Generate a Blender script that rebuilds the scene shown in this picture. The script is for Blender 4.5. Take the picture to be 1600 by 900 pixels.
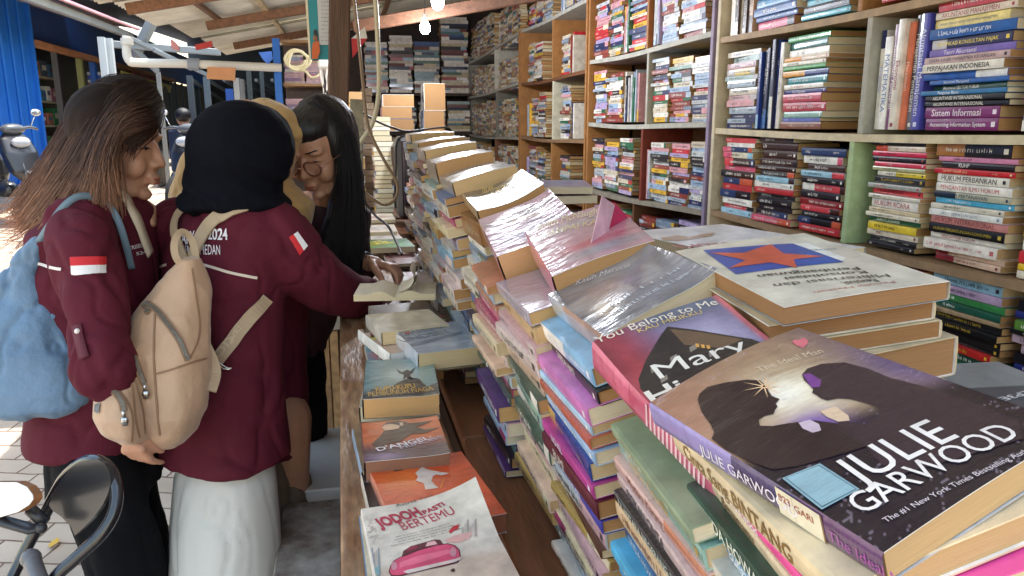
import bpy, bmesh, math, random
import numpy as np
from mathutils import Vector, Matrix, noise as mnoise
from mathutils.bvhtree import BVHTree

R = math.radians
rnd = random.Random(7)
scn = bpy.context.scene
for o in list(bpy.data.objects):
    bpy.data.objects.remove(o)

# ---------------------------------------------------------------- camera
F = 1180.0                                  # focal length in 1600-px units
TH = math.atan(255.0 / F)                   # pitch down
PSI = math.atan(270.0 / F * math.cos(TH))   # yaw to the right of the row of books
CAM = np.array([0.0, 0.0, 1.4])
FWD = np.array([math.sin(PSI) * math.cos(TH), math.cos(PSI) * math.cos(TH), -math.sin(TH)])
RGT = np.array([math.cos(PSI), -math.sin(PSI), 0.0])
UPV = np.cross(RGT, FWD)
cd = bpy.data.cameras.new('camera')
cam = bpy.data.objects.new('camera', cd)
scn.collection.objects.link(cam)
cam.matrix_world = Matrix([list(RGT) + [0], list(UPV) + [0], list(-FWD) + [1.4], [0, 0, 0, 1]]).transposed().to_4x4() if False else \
    Matrix(((RGT[0], UPV[0], -FWD[0], 0), (RGT[1], UPV[1], -FWD[1], 0), (RGT[2], UPV[2], -FWD[2], 1.4), (0, 0, 0, 1)))
cd.sensor_width = 36.0
cd.lens = 36.0 * F / 1600.0
cd.clip_start = 0.02
cd.clip_end = 800
scn.camera = cam

# ---------------------------------------------------------------- light
w = bpy.data.worlds.new('World')
scn.world = w
w.use_nodes = True
nt = w.node_tree
bgn = nt.nodes['Background']
sky = nt.nodes.new('ShaderNodeTexSky')
sky.sky_type = 'NISHITA'
sky.sun_disc = False
SUN_EL, SUN_AZ = 75.0, 62.0                # azimuth measured from +Y towards +X
sky.sun_elevation = R(SUN_EL)
sky.sun_rotation = R(SUN_AZ)
sky.air_density = 1.6
sky.dust_density = 1.5
sky.ozone_density = 1.0
wb = nt.nodes.new('ShaderNodeMix'); wb.data_type = 'RGBA'; wb.blend_type = 'MULTIPLY'; wb.inputs[0].default_value = 1.0
wb.inputs[7].default_value = (1.08, 0.99, 0.88, 1)          # camera white balance for open shade
nt.links.new(sky.outputs[0], wb.inputs[6]); nt.links.new(wb.outputs[2], bgn.inputs[0])
bgn.inputs[1].default_value = 0.15
sl = bpy.data.lights.new('sun', 'SUN')
sl.energy = 2.2
sl.angle = R(0.6)
sl.color = (1.0, 0.95, 0.88)
so = bpy.data.objects.new('sun', sl)
scn.collection.objects.link(so)
sd = Vector((math.sin(R(SUN_AZ)) * math.cos(R(SUN_EL)), math.cos(R(SUN_AZ)) * math.cos(R(SUN_EL)), math.sin(R(SUN_EL))))
so.rotation_euler = (-sd).to_track_quat('-Z', 'Y').to_euler()
vs = scn.view_settings
vs.view_transform = 'Standard'
vs.look = 'None'
vs.gamma = 1.0
vs.use_curve_mapping = False
vs.exposure = 1.95
scn.render.engine = 'CYCLES'
scn.cycles.max_bounces = 8
scn.cycles.diffuse_bounces = 5
scn.cycles.glossy_bounces = 3
scn.cycles.use_denoising = True
scn.cycles.sample_clamp_indirect = 6.0

# ---------------------------------------------------------------- where things stand
def ray(x, y):
    return FWD + RGT * ((x - 800) / F) - UPV * ((y - 450) / F)
def at_z(x, y, z):
    r = ray(x, y); return CAM + r * ((z - 1.4) / r[2])
def at_y(x, y, Y):
    r = ray(x, y); return CAM + r * (Y / r[1])
def at_x(x, y, X):
    r = ray(x, y); return CAM + r * (X / r[0])
def at_d(x, y, d):
    return CAM + ray(x, y) * d
def seen(p):
    d = np.asarray(p, float) - CAM; k = max(d @ FWD, 1e-3)
    return 800 + F * (d @ RGT) / k, 450 - F * (d @ UPV) / k, k

# ---------------------------------------------------------------- numpy noise
def _h(ix, iy, iz, s):
    n = (ix * 374761393 + iy * 668265263 + iz * 2147483647 + s * 974634777) & 0xFFFFFFFF
    n = ((n ^ (n >> 13)) * 1274126177) & 0xFFFFFFFF
    return ((n ^ (n >> 16)) & 0xFFFF) / 65535.0
def vnoise(P, scale=1.0, seed=0, octaves=3):
    P = np.asarray(P, float) * scale
    out = np.zeros(len(P)); amp = 1.0; tot = 0
    for o in range(octaves):
        q = P * (2 ** o) + 17.3 * o
        i = np.floor(q).astype(np.int64); f = q - i; f = f * f * (3 - 2 * f)
        v = 0
        for dx in (0, 1):
            for dy in (0, 1):
                for dz in (0, 1):
                    wt = (f[:, 0] if dx else 1 - f[:, 0]) * (f[:, 1] if dy else 1 - f[:, 1]) * (f[:, 2] if dz else 1 - f[:, 2])
                    v = v + wt * _h(i[:, 0] + dx, i[:, 1] + dy, i[:, 2] + dz, seed)
        out += amp * v; tot += amp; amp *= 0.5
    return out / tot * 2 - 1

# ---------------------------------------------------------------- materials
def srgb(h):
    c = [int(h[i:i + 2], 16) / 255.0 for i in (0, 2, 4)]
    return tuple(((x + 0.055) / 1.055) ** 2.4 if x > 0.04045 else x / 12.92 for x in c)
MATS = {}
def mat(name, color=(0.5, 0.5, 0.5), rough=0.6, attr=False, noise=0.0, nscale=20.0, stretch=(1, 1, 1), bump=0.0,
        bscale=60.0, metal=0.0, coat=0.0, spec=0.5, sheen=0.0, emit=None, color2=None, trans=0.0, sss=0.0, coords='Object'):
    if name in MATS: return MATS[name]
    m = bpy.data.materials.new(name); m.use_nodes = True
    t = m.node_tree; b = t.nodes['Principled BSDF']
    b.inputs['Roughness'].default_value = rough
    b.inputs['Metallic'].default_value = metal
    b.inputs['Coat Weight'].default_value = coat
    b.inputs['Coat Roughness'].default_value = 0.12
    b.inputs['Specular IOR Level'].default_value = spec
    b.inputs['Sheen Weight'].default_value = sheen
    b.inputs['Transmission Weight'].default_value = trans
    if sss:
        b.inputs['Subsurface Weight'].default_value = sss
        b.inputs['Subsurface Radius'].default_value = (0.012, 0.005, 0.003)
        b.inputs['Subsurface Scale'].default_value = 0.6
    if emit:
        b.inputs['Emission Color'].default_value = (*emit[0], 1); b.inputs['Emission Strength'].default_value = emit[1]
    src = None
    if attr:
        a = t.nodes.new('ShaderNodeAttribute'); a.attribute_name = 'Col'; src = a.outputs['Color']
    else:
        b.inputs['Base Color'].default_value = (*color, 1)
    tc = mp = None
    def coord():
        nonlocal tc, mp
        if mp is None:
            tc = t.nodes.new('ShaderNodeTexCoord'); mp = t.nodes.new('ShaderNodeMapping')
            mp.inputs['Scale'].default_value = stretch
            t.links.new(tc.outputs[coords], mp.inputs[0])
        return mp.outputs[0]
    if noise or color2:
        n = t.nodes.new('ShaderNodeTexNoise'); n.inputs['Scale'].default_value = nscale
        n.inputs['Detail'].default_value = 5; n.inputs['Roughness'].default_value = 0.6
        t.links.new(coord(), n.inputs['Vector'])
        if color2:
            rp = t.nodes.new('ShaderNodeValToRGB')
            rp.color_ramp.elements[0].position = 0.38; rp.color_ramp.elements[1].position = 0.62
            rp.color_ramp.elements[0].color = (*color, 1); rp.color_ramp.elements[1].color = (*color2, 1)
            t.links.new(n.outputs[0], rp.inputs[0]); src = rp.outputs[0]
        if noise:
            mr = t.nodes.new('ShaderNodeMapRange')
            mr.inputs[1].default_value = 0.3; mr.inputs[2].default_value = 0.7
            mr.inputs[3].default_value = 1 - noise; mr.inputs[4].default_value = 1 + noise
            n2 = n
            if color2:
                n2 = t.nodes.new('ShaderNodeTexNoise'); n2.inputs['Scale'].default_value = nscale * 3.3
                t.links.new(coord(), n2.inputs['Vector'])
            t.links.new(n2.outputs[0], mr.inputs[0])
            mx = t.nodes.new('ShaderNodeMix'); mx.data_type = 'RGBA'; mx.blend_type = 'MULTIPLY'
            mx.inputs[0].default_value = 1.0
            if src is not None: t.links.new(src, mx.inputs[6])
            else: mx.inputs[6].default_value = (*color, 1)
            t.links.new(mr.outputs[0], mx.inputs[7])
            src = mx.outputs[2]
    if src is not None: t.links.new(src, b.inputs['Base Color'])
    if bump:
        n = t.nodes.new('ShaderNodeTexNoise'); n.inputs['Scale'].default_value = bscale
        n.inputs['Detail'].default_value = 4
        t.links.new(coord(), n.inputs['Vector'])
        bp = t.nodes.new('ShaderNodeBump'); bp.inputs['Strength'].default_value = bump
        bp.inputs['Distance'].default_value = 0.01
        t.links.new(n.outputs[0], bp.inputs['Height']); t.links.new(bp.outputs[0], b.inputs['Normal'])
    MATS[name] = m
    return m

def M_cover(): return mat('book_cover', attr=True, rough=0.34, noise=0.24, nscale=30, bump=0.06, bscale=30, coat=0.25)
def M_film(): return mat('plastic_wrapped_cover', attr=True, rough=0.28, noise=0.08, nscale=30, bump=0.35, bscale=26, stretch=(1, 2.5, 1), coat=0.8)
def M_page(): return mat('page_edges', attr=True, rough=0.85, noise=0.16, nscale=9, stretch=(2.5, 2.5, 330), bump=0.2, bscale=9)
def M_flat(): return mat('printed_ink', attr=True, rough=0.45)
def M_wood(): return mat('old_wood', attr=True, rough=0.62, noise=0.32, nscale=5, stretch=(7, 1.2, 7), bump=0.25, bscale=18)

# ---------------------------------------------------------------- mesh building
class MB:
    def __init__(s):
        s.v = []; s.f = []; s.c = []; s.m = []; s.n = 0
    def add(s, verts, faces, col=(0.5, 0.5, 0.5), mi=0):
        verts = np.asarray(verts, float).reshape(-1, 3)
        s.v.append(verts)
        k = s.n
        for f in faces: s.f.append([i + k for i in f])
        if isinstance(col, (list, np.ndarray)) and len(col) == len(faces) and np.ndim(col) == 2: s.c.extend([tuple(x) for x in col])
        else: s.c.extend([tuple(col)] * len(faces))
        s.m.extend([mi] * len(faces))
        s.n += len(verts)
    def box(s, c, size, col=(.5, .5, .5), mi=0, rot=None, bev=0.0):
        hx, hy, hz = [x / 2 for x in size]
        if bev:
            V = []; b = min(bev, hx * .9, hy * .9, hz * .9)
            for sx in (-1, 1):
                for sy in (-1, 1):
                    for sz in (-1, 1):
                        V += [(sx * (hx - b), sy * (hy - b), sz * hz), (sx * (hx - b), sy * hy, sz * (hz - b)), (sx * hx, sy * (hy - b), sz * (hz - b))]
            bm = bmesh.new()
            for v in V: bm.verts.new(v)
            r = bmesh.ops.convex_hull(bm, input=bm.verts)
            bm.verts.index_update()
            vv = np.array([v.co[:] for v in bm.verts]); ff = [[v.index for v in f.verts] for f in bm.faces]
            bm.free()
        else:
            vv = np.array([(x, y, z) for x in (-hx, hx) for y in (-hy, hy) for z in (-hz, hz)])
            ff = [(0, 1, 3, 2), (4, 6, 7, 5), (0, 4, 5, 1), (2, 3, 7, 6), (0, 2, 6, 4), (1, 5, 7, 3)]
        if rot is not None: vv = vv @ np.array(rot).T
        s.add(vv + np.asarray(c, float), ff, col, mi)
    def tube(s, pts, r, seg=8, col=(.5, .5, .5), mi=0, caps=True, flat=1.0):
        pts = [np.asarray(p, float) for p in pts]; n = len(pts)
        rr = [r] * n if np.isscalar(r) else list(r)
        V = []; prev = None
        for i in range(n):
            d = pts[min(i + 1, n - 1)] - pts[max(i - 1, 0)]
            L = np.linalg.norm(d); d = d / L if L > 1e-9 else np.array([0, 0, 1.0])
            if prev is None:
                a = np.cross(d, [0, 0, 1.0]) if abs(d[2]) < 0.9 else np.cross(d, [0, 1.0, 0])
            else: a = prev - d * (prev @ d)
            a = a / (np.linalg.norm(a) + 1e-12); prev = a; b = np.cross(d, a)
            for k in range(seg):
                t = 2 * math.pi * k / seg
                V.append(pts[i] + (a * math.cos(t) + b * math.sin(t) * flat) * rr[i])
        Fc = []
        for i in range(n - 1):
            for k in range(seg):
                k2 = (k + 1) % seg
                Fc.append((i * seg + k, i * seg + k2, (i + 1) * seg + k2, (i + 1) * seg + k))
        if caps:
            Fc.append(tuple(range(seg - 1, -1, -1))); Fc.append(tuple(range((n - 1) * seg, n * seg)))
        s.add(V, Fc, col, mi)
    def bar(s, a, b, wd, ht, col=(.5, .5, .5), mi=0, up=(0, 0, 1)):
        a = np.asarray(a, float); b = np.asarray(b, float); d = b - a; L = np.linalg.norm(d); d = d / L
        sd_ = np.cross(d, np.asarray(up, float)); sd_ = sd_ / np.linalg.norm(sd_); u = np.cross(sd_, d)
        s.box((a + b) / 2, (L, wd, ht), col, mi, rot=np.stack([d, sd_, u], 1), bev=min(wd, ht) * .08)
    def prism(s, outline, n, th, col=(.5, .5, .5), mi=0):
        """outline: 3-D points of a flat polygon; extruded by th along n"""
        P = np.asarray(outline, float); k = len(P); n = np.asarray(n, float) * th
        s.add(np.vstack([P, P + n]), [tuple(range(k - 1, -1, -1)), tuple(range(k, 2 * k))] + [(i, (i + 1) % k, (i + 1) % k + k, i + k) for i in range(k)], col, mi)
    def ball(s, c, r, col=(.5, .5, .5), mi=0, seg=14, rot=None):
        r = (r, r, r) if np.isscalar(r) else r
        V = []; Fc = []; nr = seg // 2
        for i in range(nr + 1):
            p = math.pi * i / nr
            for k in range(seg):
                t = 2 * math.pi * k / seg
                V.append((r[0] * math.sin(p) * math.cos(t), r[1] * math.sin(p) * math.sin(t), r[2] * math.cos(p)))
        for i in range(nr):
            for k in range(seg):
                k2 = (k + 1) % seg
                Fc.append((i * seg + k, (i + 1) * seg + k, (i + 1) * seg + k2, i * seg + k2))
        V = np.array(V)
        if rot is not None: V = V @ np.array(rot).T
        s.add(V + np.asarray(c, float), Fc, col, mi)
    def build(s, name, mats, parent=None, smooth=False, origin=None, autosm=None):
        V = np.vstack(s.v) if s.v else np.zeros((0, 3))
        if origin is not None: V = V - np.asarray(origin, float)
        me = bpy.data.meshes.new(name)
        me.from_pydata(V.tolist(), [], s.f)
        if not isinstance(mats, (list, tuple)): mats = [mats]
        for m_ in mats: me.materials.append(m_)
        if len(mats) > 1: me.polygons.foreach_set('material_index', s.m)
        ca = me.color_attributes.new('Col', 'FLOAT_COLOR', 'CORNER')
        reps = np.array([len(f) for f in s.f])
        c4 = np.ones((len(s.c), 4), dtype=np.float32); c4[:, :3] = np.array(s.c, dtype=np.float32).reshape(-1, 3)
        ca.data.foreach_set('color', np.repeat(c4, reps, axis=0).ravel())
        if smooth: me.polygons.foreach_set('use_smooth', [True] * len(me.polygons))
        me.update()
        o = bpy.data.objects.new(name, me)
        scn.collection.objects.link(o)
        if origin is not None: o.location = Vector(origin)
        if parent: o.parent = parent
        if autosm: me.set_sharp_from_angle(angle=R(autosm))
        return o

def tag(o, label=None, cat=None, group=None, kind=None):
    if label: o['label'] = label
    if cat: o['category'] = cat
    if group: o['group'] = group
    if kind: o['kind'] = kind
    return o
def empty(name, loc=(0, 0, 0), label=None, cat=None, group=None):
    o = bpy.data.objects.new(name, None)
    o.empty_display_size = 0.05
    scn.collection.objects.link(o); o.location = Vector(loc)
    tag(o, label, cat, group)
    return o
def frame(o, M, size=None):
    """set matrix from origin + axes"""
    org, ex, ey, ez = M
    o.matrix_world = Matrix(((ex[0], ey[0], ez[0], org[0]), (ex[1], ey[1], ez[1], org[1]), (ex[2], ey[2], ez[2], org[2]), (0, 0, 0, 1)))
def unit(v):
    v = np.asarray(v, float); return v / np.linalg.norm(v)

# ---------------------------------------------------------------- lettering
_T = {}
def glyphs(s, bold=0.0, shear=0.0, space=1.0, sub=False, res=2):
    if 'M' in s: bold = 0.0            # this letter fills wrongly when thickened
    key = (s, bold, shear, space, sub, res)
    if key in _T: return _T[key]
    cu = bpy.data.curves.new('t', 'FONT'); cu.body = s; cu.offset = bold; cu.shear = shear; cu.space_character = space
    cu.resolution_u = res; cu.size = 1.0; cu.dimensions = '2D'; cu.fill_mode = 'BOTH'
    o = bpy.data.objects.new('t', cu); scn.collection.objects.link(o)
    dg = bpy.context.evaluated_depsgraph_get(); dg.update()
    me = bpy.data.meshes.new_from_object(o.evaluated_get(dg))
    if sub:
        bm = bmesh.new(); bm.from_mesh(me)
        if len(bm.verts):
            xs_ = [v.co.x for v in bm.verts]; ys_ = [v.co.y for v in bm.verts]
            for ax, lo, hi in ((0, min(xs_), max(xs_)), (1, min(ys_), max(ys_))):
                k = lo + .22
                while k < hi:
                    bmesh.ops.bisect_plane(bm, geom=bm.verts[:] + bm.edges[:] + bm.faces[:], plane_co=(k, k, 0), plane_no=(1, 0, 0) if ax == 0 else (0, 1, 0)); k += .22
        bm.to_mesh(me); bm.free()
    V = np.array([v.co[:] for v in me.vertices]).reshape(-1, 3); Fc = [tuple(p.vertices) for p in me.polygons]
    bpy.data.objects.remove(o); bpy.data.curves.remove(cu); bpy.data.meshes.remove(me)
    if len(V):
        V[:, 0] -= V[:, 0].min()
        wd = V[:, 0].max()
    else: wd = 0.0
    _T[key] = (V, Fc, wd)
    return _T[key]
def scribble(n, seed):
    """illegible small print: n words of short strokes, height 0.7, returned like glyphs()"""
    r = random.Random(seed); V = []; Fc = []; x = 0
    for wds in range(n):
        for k in range(r.randint(3, 8)):
            h0 = r.choice([0, 0, 0.05]); h1 = r.choice([0.5, 0.5, 0.7]); wdt = r.uniform(0.16, 0.3)
            for (a, b, c, d) in ((x, h0, x + .1, h1), (x + .1, r.choice([0, .22, .4]), x + wdt + .1, 0), (x + wdt + .1, h0, x + wdt + .2, 0.5)):
                if d == 0: d = b + 0.11
                i = len(V); V += [(a, b, 0), (c, b, 0), (c, d, 0), (a, d, 0)]; Fc.append((i, i + 1, i + 2, i + 3))
                if r.random() < .25: break
            x += wdt + 0.3
        x += 0.25
    V = np.array(V); return V, Fc, V[:, 0].max()
# ================================================================ books
PAGES = [srgb(h) for h in ('c9b288', 'bd9c6e', 'b08658', 'd6c8aa', 'a67c4e', 'cbb792', 'b8935f')]
PAL = [srgb(h) for h in ('e9e4dc', 'f3eee6', 'd9a3b0', 'c9607c', '9fb9d6', '3f78b8', '1e4d92', '20243a', '8d7bb0', 'b7a6cf', 'b23a35', 'd8603c',
                         'e3b33f', '4b8a86', '2c6a4d', '7a4a2f', '2a1e22', 'c4c9cc', '6ea3c4', 'e8d9b4', 'a52d55', '5d2a6b', '87b3a0', 'f0c9c0')]
SHELFPAL = [srgb(h) for h in ('f2efe9', 'efe6d2', '1d2a5c', '2552a0', '4fa3d8', '9fcbe3', 'c22f38', 'd8454f', 'e0607e', '111218', '1b1416', '2a7a4c',
                              '0f6f7c', 'e8c030', 'e88a32', '7a2f7c', 'b8b6c8', 'c9a9b0', 'd7d9dc', '6b2420', 'f0d7c2', '35302e', 'e4dfd2', 'b5302c')]
FARPAL = [srgb(h) for h in ('d9cdb8', 'c4b49a', 'a9917a', 'e0dcd2', '8b3a32', '2e4a76', '3f6d62', '26242c', 'b59a3c', '7d8fa5', 'cfc3ae', '9c5a4a', 'd8d2c4')]

def book_geometry(mb, M, wd, ht, th, bands, cover, page, title=None, tcol=(1, 1, 1), seed=0, bulge=0.0012, bold=0.012,
                  extra=None, tsize=None, scrib=True, fancy=True, tpos=None, art=None):
    """adds cover (material 0) and pages (material 1 or other mesh). M None = local"""
    org, ex, ey, ez = (np.zeros(3), np.array([1., 0, 0]), np.array([0, 1., 0]), np.array([0, 0, 1.])) if M is None else [np.asarray(a, float) for a in M]
    def W(p): p = np.asarray(p, float).reshape(-1, 3); return org + p[:, :1] * ex + p[:, 1:2] * ey + p[:, 2:3] * ez
    cmb, pmb = mb; c = 0.0011 if th < 0.05 else 0.0014
    pm = 0 if cmb is not pmb else 1
    if fancy:
        out = [(wd, 0), (0.003, 0), (-bulge * .3, 0.0006)] + [(-bulge, th * .3), (-bulge, th * .7)] + [(-bulge * .3, th - 0.0006), (0.003, th), (wd, th), (wd, th - c), (c, th - c), (c, c), (wd, c)]
        sp = {2, 3, 4}; top = {6, 5}; k = len(out)
        ys = [0.0]
        for fr, _ in bands: ys.append(ys[-1] + fr * ht)
        ys[-1] = ht
        V = []; Fc = []; C = []
        for y in ys:
            V += [(x, y, z) for x, z in out]
        tb = art or []
        for j in range(len(ys) - 1):
            for i in range(k):
                i2 = (i + 1) % k
                Fc.append((j * k + i, j * k + i2, (j + 1) * k + i2, (j + 1) * k + i))
                C.append(bands[j][1] if (i in sp or i == 1) else cover if (i in top or i == 0) else (.8, .78, .72))
        Fc.append(tuple(range(k - 1, -1, -1))[::1]); C.append(cover)
        Fc.append(tuple(range((len(ys) - 1) * k, len(ys) * k))); C.append(cover)
        cmb.add(W(V), [f[::-1] for f in Fc], C, 0)
    else:
        ys = [0.0]
        for fr, _ in bands: ys.append(ys[-1] + fr * ht)
        ys[-1] = ht
        V = []; Fc = []; C = []
        for y in ys: V += [(0, y, 0), (0, y, th)]
        for j in range(len(ys) - 1):
            Fc.append((2 * j, 2 * j + 1, 2 * j + 3, 2 * j + 2)); C.append(bands[j][1])
        cmb.add(W(V), Fc, C, 0)
        cmb.add(W([(0, 0, th), (wd, 0, th), (wd, ht, th), (0, ht, th), (0, 0, 0), (wd, 0, 0), (wd, ht, 0), (0, ht, 0)]), [(0, 1, 2, 3), (7, 6, 5, 4)], cover, 0)
    r = random.Random(seed)
    i0 = 0.0012 if fancy else 0.0002; e = r.uniform(0.0005, 0.002)
    V = [(x, y, z) for x in (i0, wd - e) for y in (e, ht - e) for z in (c, th - c)]
    ff = [(0, 1, 3, 2), (4, 6, 7, 5), (0, 4, 5, 1), (2, 3, 7, 6), (0, 2, 6, 4), (1, 5, 7, 3)]
    pmb.add(W(V), ff, page, pm)
    # lettering on the spine: reads from the book's top down, letters' tops towards +z
    def put(g, size, y_start, z0, col):
        gv, gf, gw = g
        P = np.zeros((len(gv), 3)); P[:, 0] = -bulge - 0.0004 if fancy else -0.0004
        P[:, 1] = y_start - gv[:, 0] * size; P[:, 2] = z0 + gv[:, 1] * size
        cmb.add(W(P), gf, col, 0)
    if title:
        g = glyphs(title, bold=bold, res=2 if len(title) > 14 else 3); sz = min(th * .62 / .72, ht * .78 / max(g[2], .1)) if tsize is None else tsize
        ln = g[2] * sz
        off = ht - (ht - ln) * (tpos if tpos is not None else r.uniform(.25, .6))
        put(g, sz, off, (th - .7 * sz) / 2, tcol)
    elif scrib and th > 0.008:
        n = r.randint(1, 3); g = scribble(n, seed); sz = min(th * .66, ht * .62 / g[2]); put(g, sz, ht * r.uniform(.75, .95), (th - .6 * sz) / 2, tcol)
        if r.random() < .5: g = scribble(1, seed + 1); sz = min(th * .35, ht * .2 / g[2]); put(g, sz, ht * .26, (th - .6 * sz) / 2, tcol)
    if r.random() < .5 and fancy and th > .012:   # publisher's block near the foot of the spine
        s_ = th * .4; V = [(-bulge - .0003, .008, th * .3), (-bulge - .0003, .008 + s_, th * .3), (-bulge - .0003, .008 + s_, th * .3 + s_), (-bulge - .0003, .008, th * .3 + s_)]
        cmb.add(W(V), [(0, 3, 2, 1)], tcol, 0)

def contrast(c):
    return (0.92, 0.9, 0.84) if (c[0] * .3 + c[1] * .6 + c[2] * .1) < 0.33 else (0.03, 0.03, 0.05)
def rand_bands(r, pal, base=None):
    base = base or r.choice(pal); k = r.random()
    if k < .5: return [(1.0, base)]
    o = r.choice(pal)
    if k < .75: f = r.uniform(.08, .25); return [(f, o), (1 - f, base)]
    if k < .9: f = r.uniform(.25, .5); return [(f, base), (1 - f, o)]
    f = r.uniform(.1, .2); return [(f, o), (.7 - f, base), (.3, r.choice(pal))]

CNAMES = [('white', (.8, .8, .78)), ('cream', (.8, .72, .52)), ('pink', (.75, .3, .4)), ('red', (.5, .04, .05)), ('orange', (.75, .22, .06)), ('yellow', (.8, .55, .1)),
          ('green', (.06, .25, .12)), ('teal', (.05, .25, .28)), ('light blue', (.35, .55, .72)), ('blue', (.05, .18, .45)), ('navy', (.02, .03, .12)),
          ('purple', (.2, .06, .28)), ('lilac', (.4, .33, .6)), ('black', (.015, .015, .02)), ('grey', (.4, .42, .45)), ('brown', (.2, .08, .04)), ('tan', (.5, .38, .22)), ('maroon', (.13, .02, .03)), ('sea green', (.22, .4, .34))]
def cname(c):
    return min(CNAMES, key=lambda t: sum((math.sqrt(max(a, 0)) - math.sqrt(b)) ** 2 for a, b in zip(c, t[1])))[0]

BOOKS = []      # every ordinary book: a spec; the largest ones become things, the rest one mesh
def add_book(M, wd, ht, th, bands, page, title=None, tcol=None, cover=None, where='', seed=None, film=False, group='', pri=1.0, vertical=False, tsize=None, tpos=None, fixed=False):
    M = [np.asarray(a, float) for a in M]
    seed = len(BOOKS) if seed is None else seed
    base = max(bands, key=lambda b: b[0])[1]
    cover = cover or base
    cen = M[0] + M[2] * ht / 2 + M[3] * th / 2
    x, y, d = seen(cen)
    inside = -60 < x < 1660 and -60 < y < 960 and d > .1
    n = unit(CAM - cen); fs = abs(n @ M[1])
    area = (F / d) ** 2 * ht * th * (0.25 + fs) * pri if inside else -1
    BOOKS.append(dict(M=M, w=wd, h=ht, t=th, bands=bands, page=page, title=title, tcol=tcol or contrast(base), cover=cover, where=where, seed=seed, film=film,
                      group=group, area=area, base=base, inside=inside, d=d, tsize=tsize, tpos=tpos, fixed=fixed, n=None))
    return BOOKS[-1]

def ordinal(n):
    return {1: 'first', 2: 'second', 3: 'third', 4: 'fourth', 5: 'fifth', 6: 'sixth', 7: 'seventh', 8: 'eighth', 9: 'ninth', 10: 'tenth', 11: 'eleventh', 12: 'twelfth',
            13: 'thirteenth', 14: 'fourteenth', 15: 'fifteenth', 16: 'sixteenth', 17: 'seventeenth', 18: 'eighteenth', 19: 'nineteenth', 20: 'twentieth', 21: 'twenty-first', 22: 'twenty-second', 23: 'twenty-third', 24: 'twenty-fourth'}.get(n, '%dth' % n)

def make_books(limit):
    ins = sorted([b for b in BOOKS if b['inside']], key=lambda b: -b['area'])
    big = [b for b in ins if b['fixed']] + [b for b in ins if not b['fixed']]
    big = big[:limit]
    ids = {id(b) for b in big}
    for b in big:
        M = b['M']
        lab = b['where'].format(c=cname(b['base'])) if b['where'] else 'paperback'
        root = empty('book', (0, 0, 0), lab, 'book', b['group'])
        frame(root, M)
        c, p = MB(), MB()
        book_geometry((c, p), None, b['w'], b['h'], b['t'], b['bands'], b['cover'], b['page'], b['title'], b['tcol'], b['seed'], tsize=b['tsize'], tpos=b['tpos'])
        c.build('cover', M_film() if b['film'] else M_cover(), root)
        p.build('pages', M_page(), root)
    far = MB()
    for b in BOOKS:
        if id(b) in ids: continue
        near = b['d'] < 4.5 and b['inside']
        book_geometry((far, far), b['M'], b['w'], b['h'], b['t'], b['bands'], b['cover'], b['page'], None, b['tcol'], b['seed'], scrib=near or (b['inside'] and b['d'] < 7 and b['seed'] % 2 == 0), fancy=False)
    if far.n:
        o = far.build('distant_books', [M_cover(), M_page()])
        tag(o, 'many more used books packed on the shelves and piles further back', 'books', kind='stuff')

# ---------------------------------------------------------------- display copies with printed covers
def grid_sheet(fn, art, nx, ny, eps=0.0, flip=False):
    """fn(u,v)->Nx3 points, u,v in 0..1 (v from the book's foot to its head); art(u,v)->Nx3 colours"""
    u, v = np.meshgrid(np.linspace(0, 1, nx), np.linspace(0, 1, ny)); u = u.ravel(); v = v.ravel()
    P = fn(u, v); C = art(u, v)
    i = np.arange(nx * ny).reshape(ny, nx)
    Fc = np.stack([i[:-1, :-1], i[:-1, 1:], i[1:, 1:], i[1:, :-1]], -1).reshape(-1, 4)
    return P, Fc[:, ::-1] if flip else Fc, np.clip(C, 0.0, 1.0)

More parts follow.
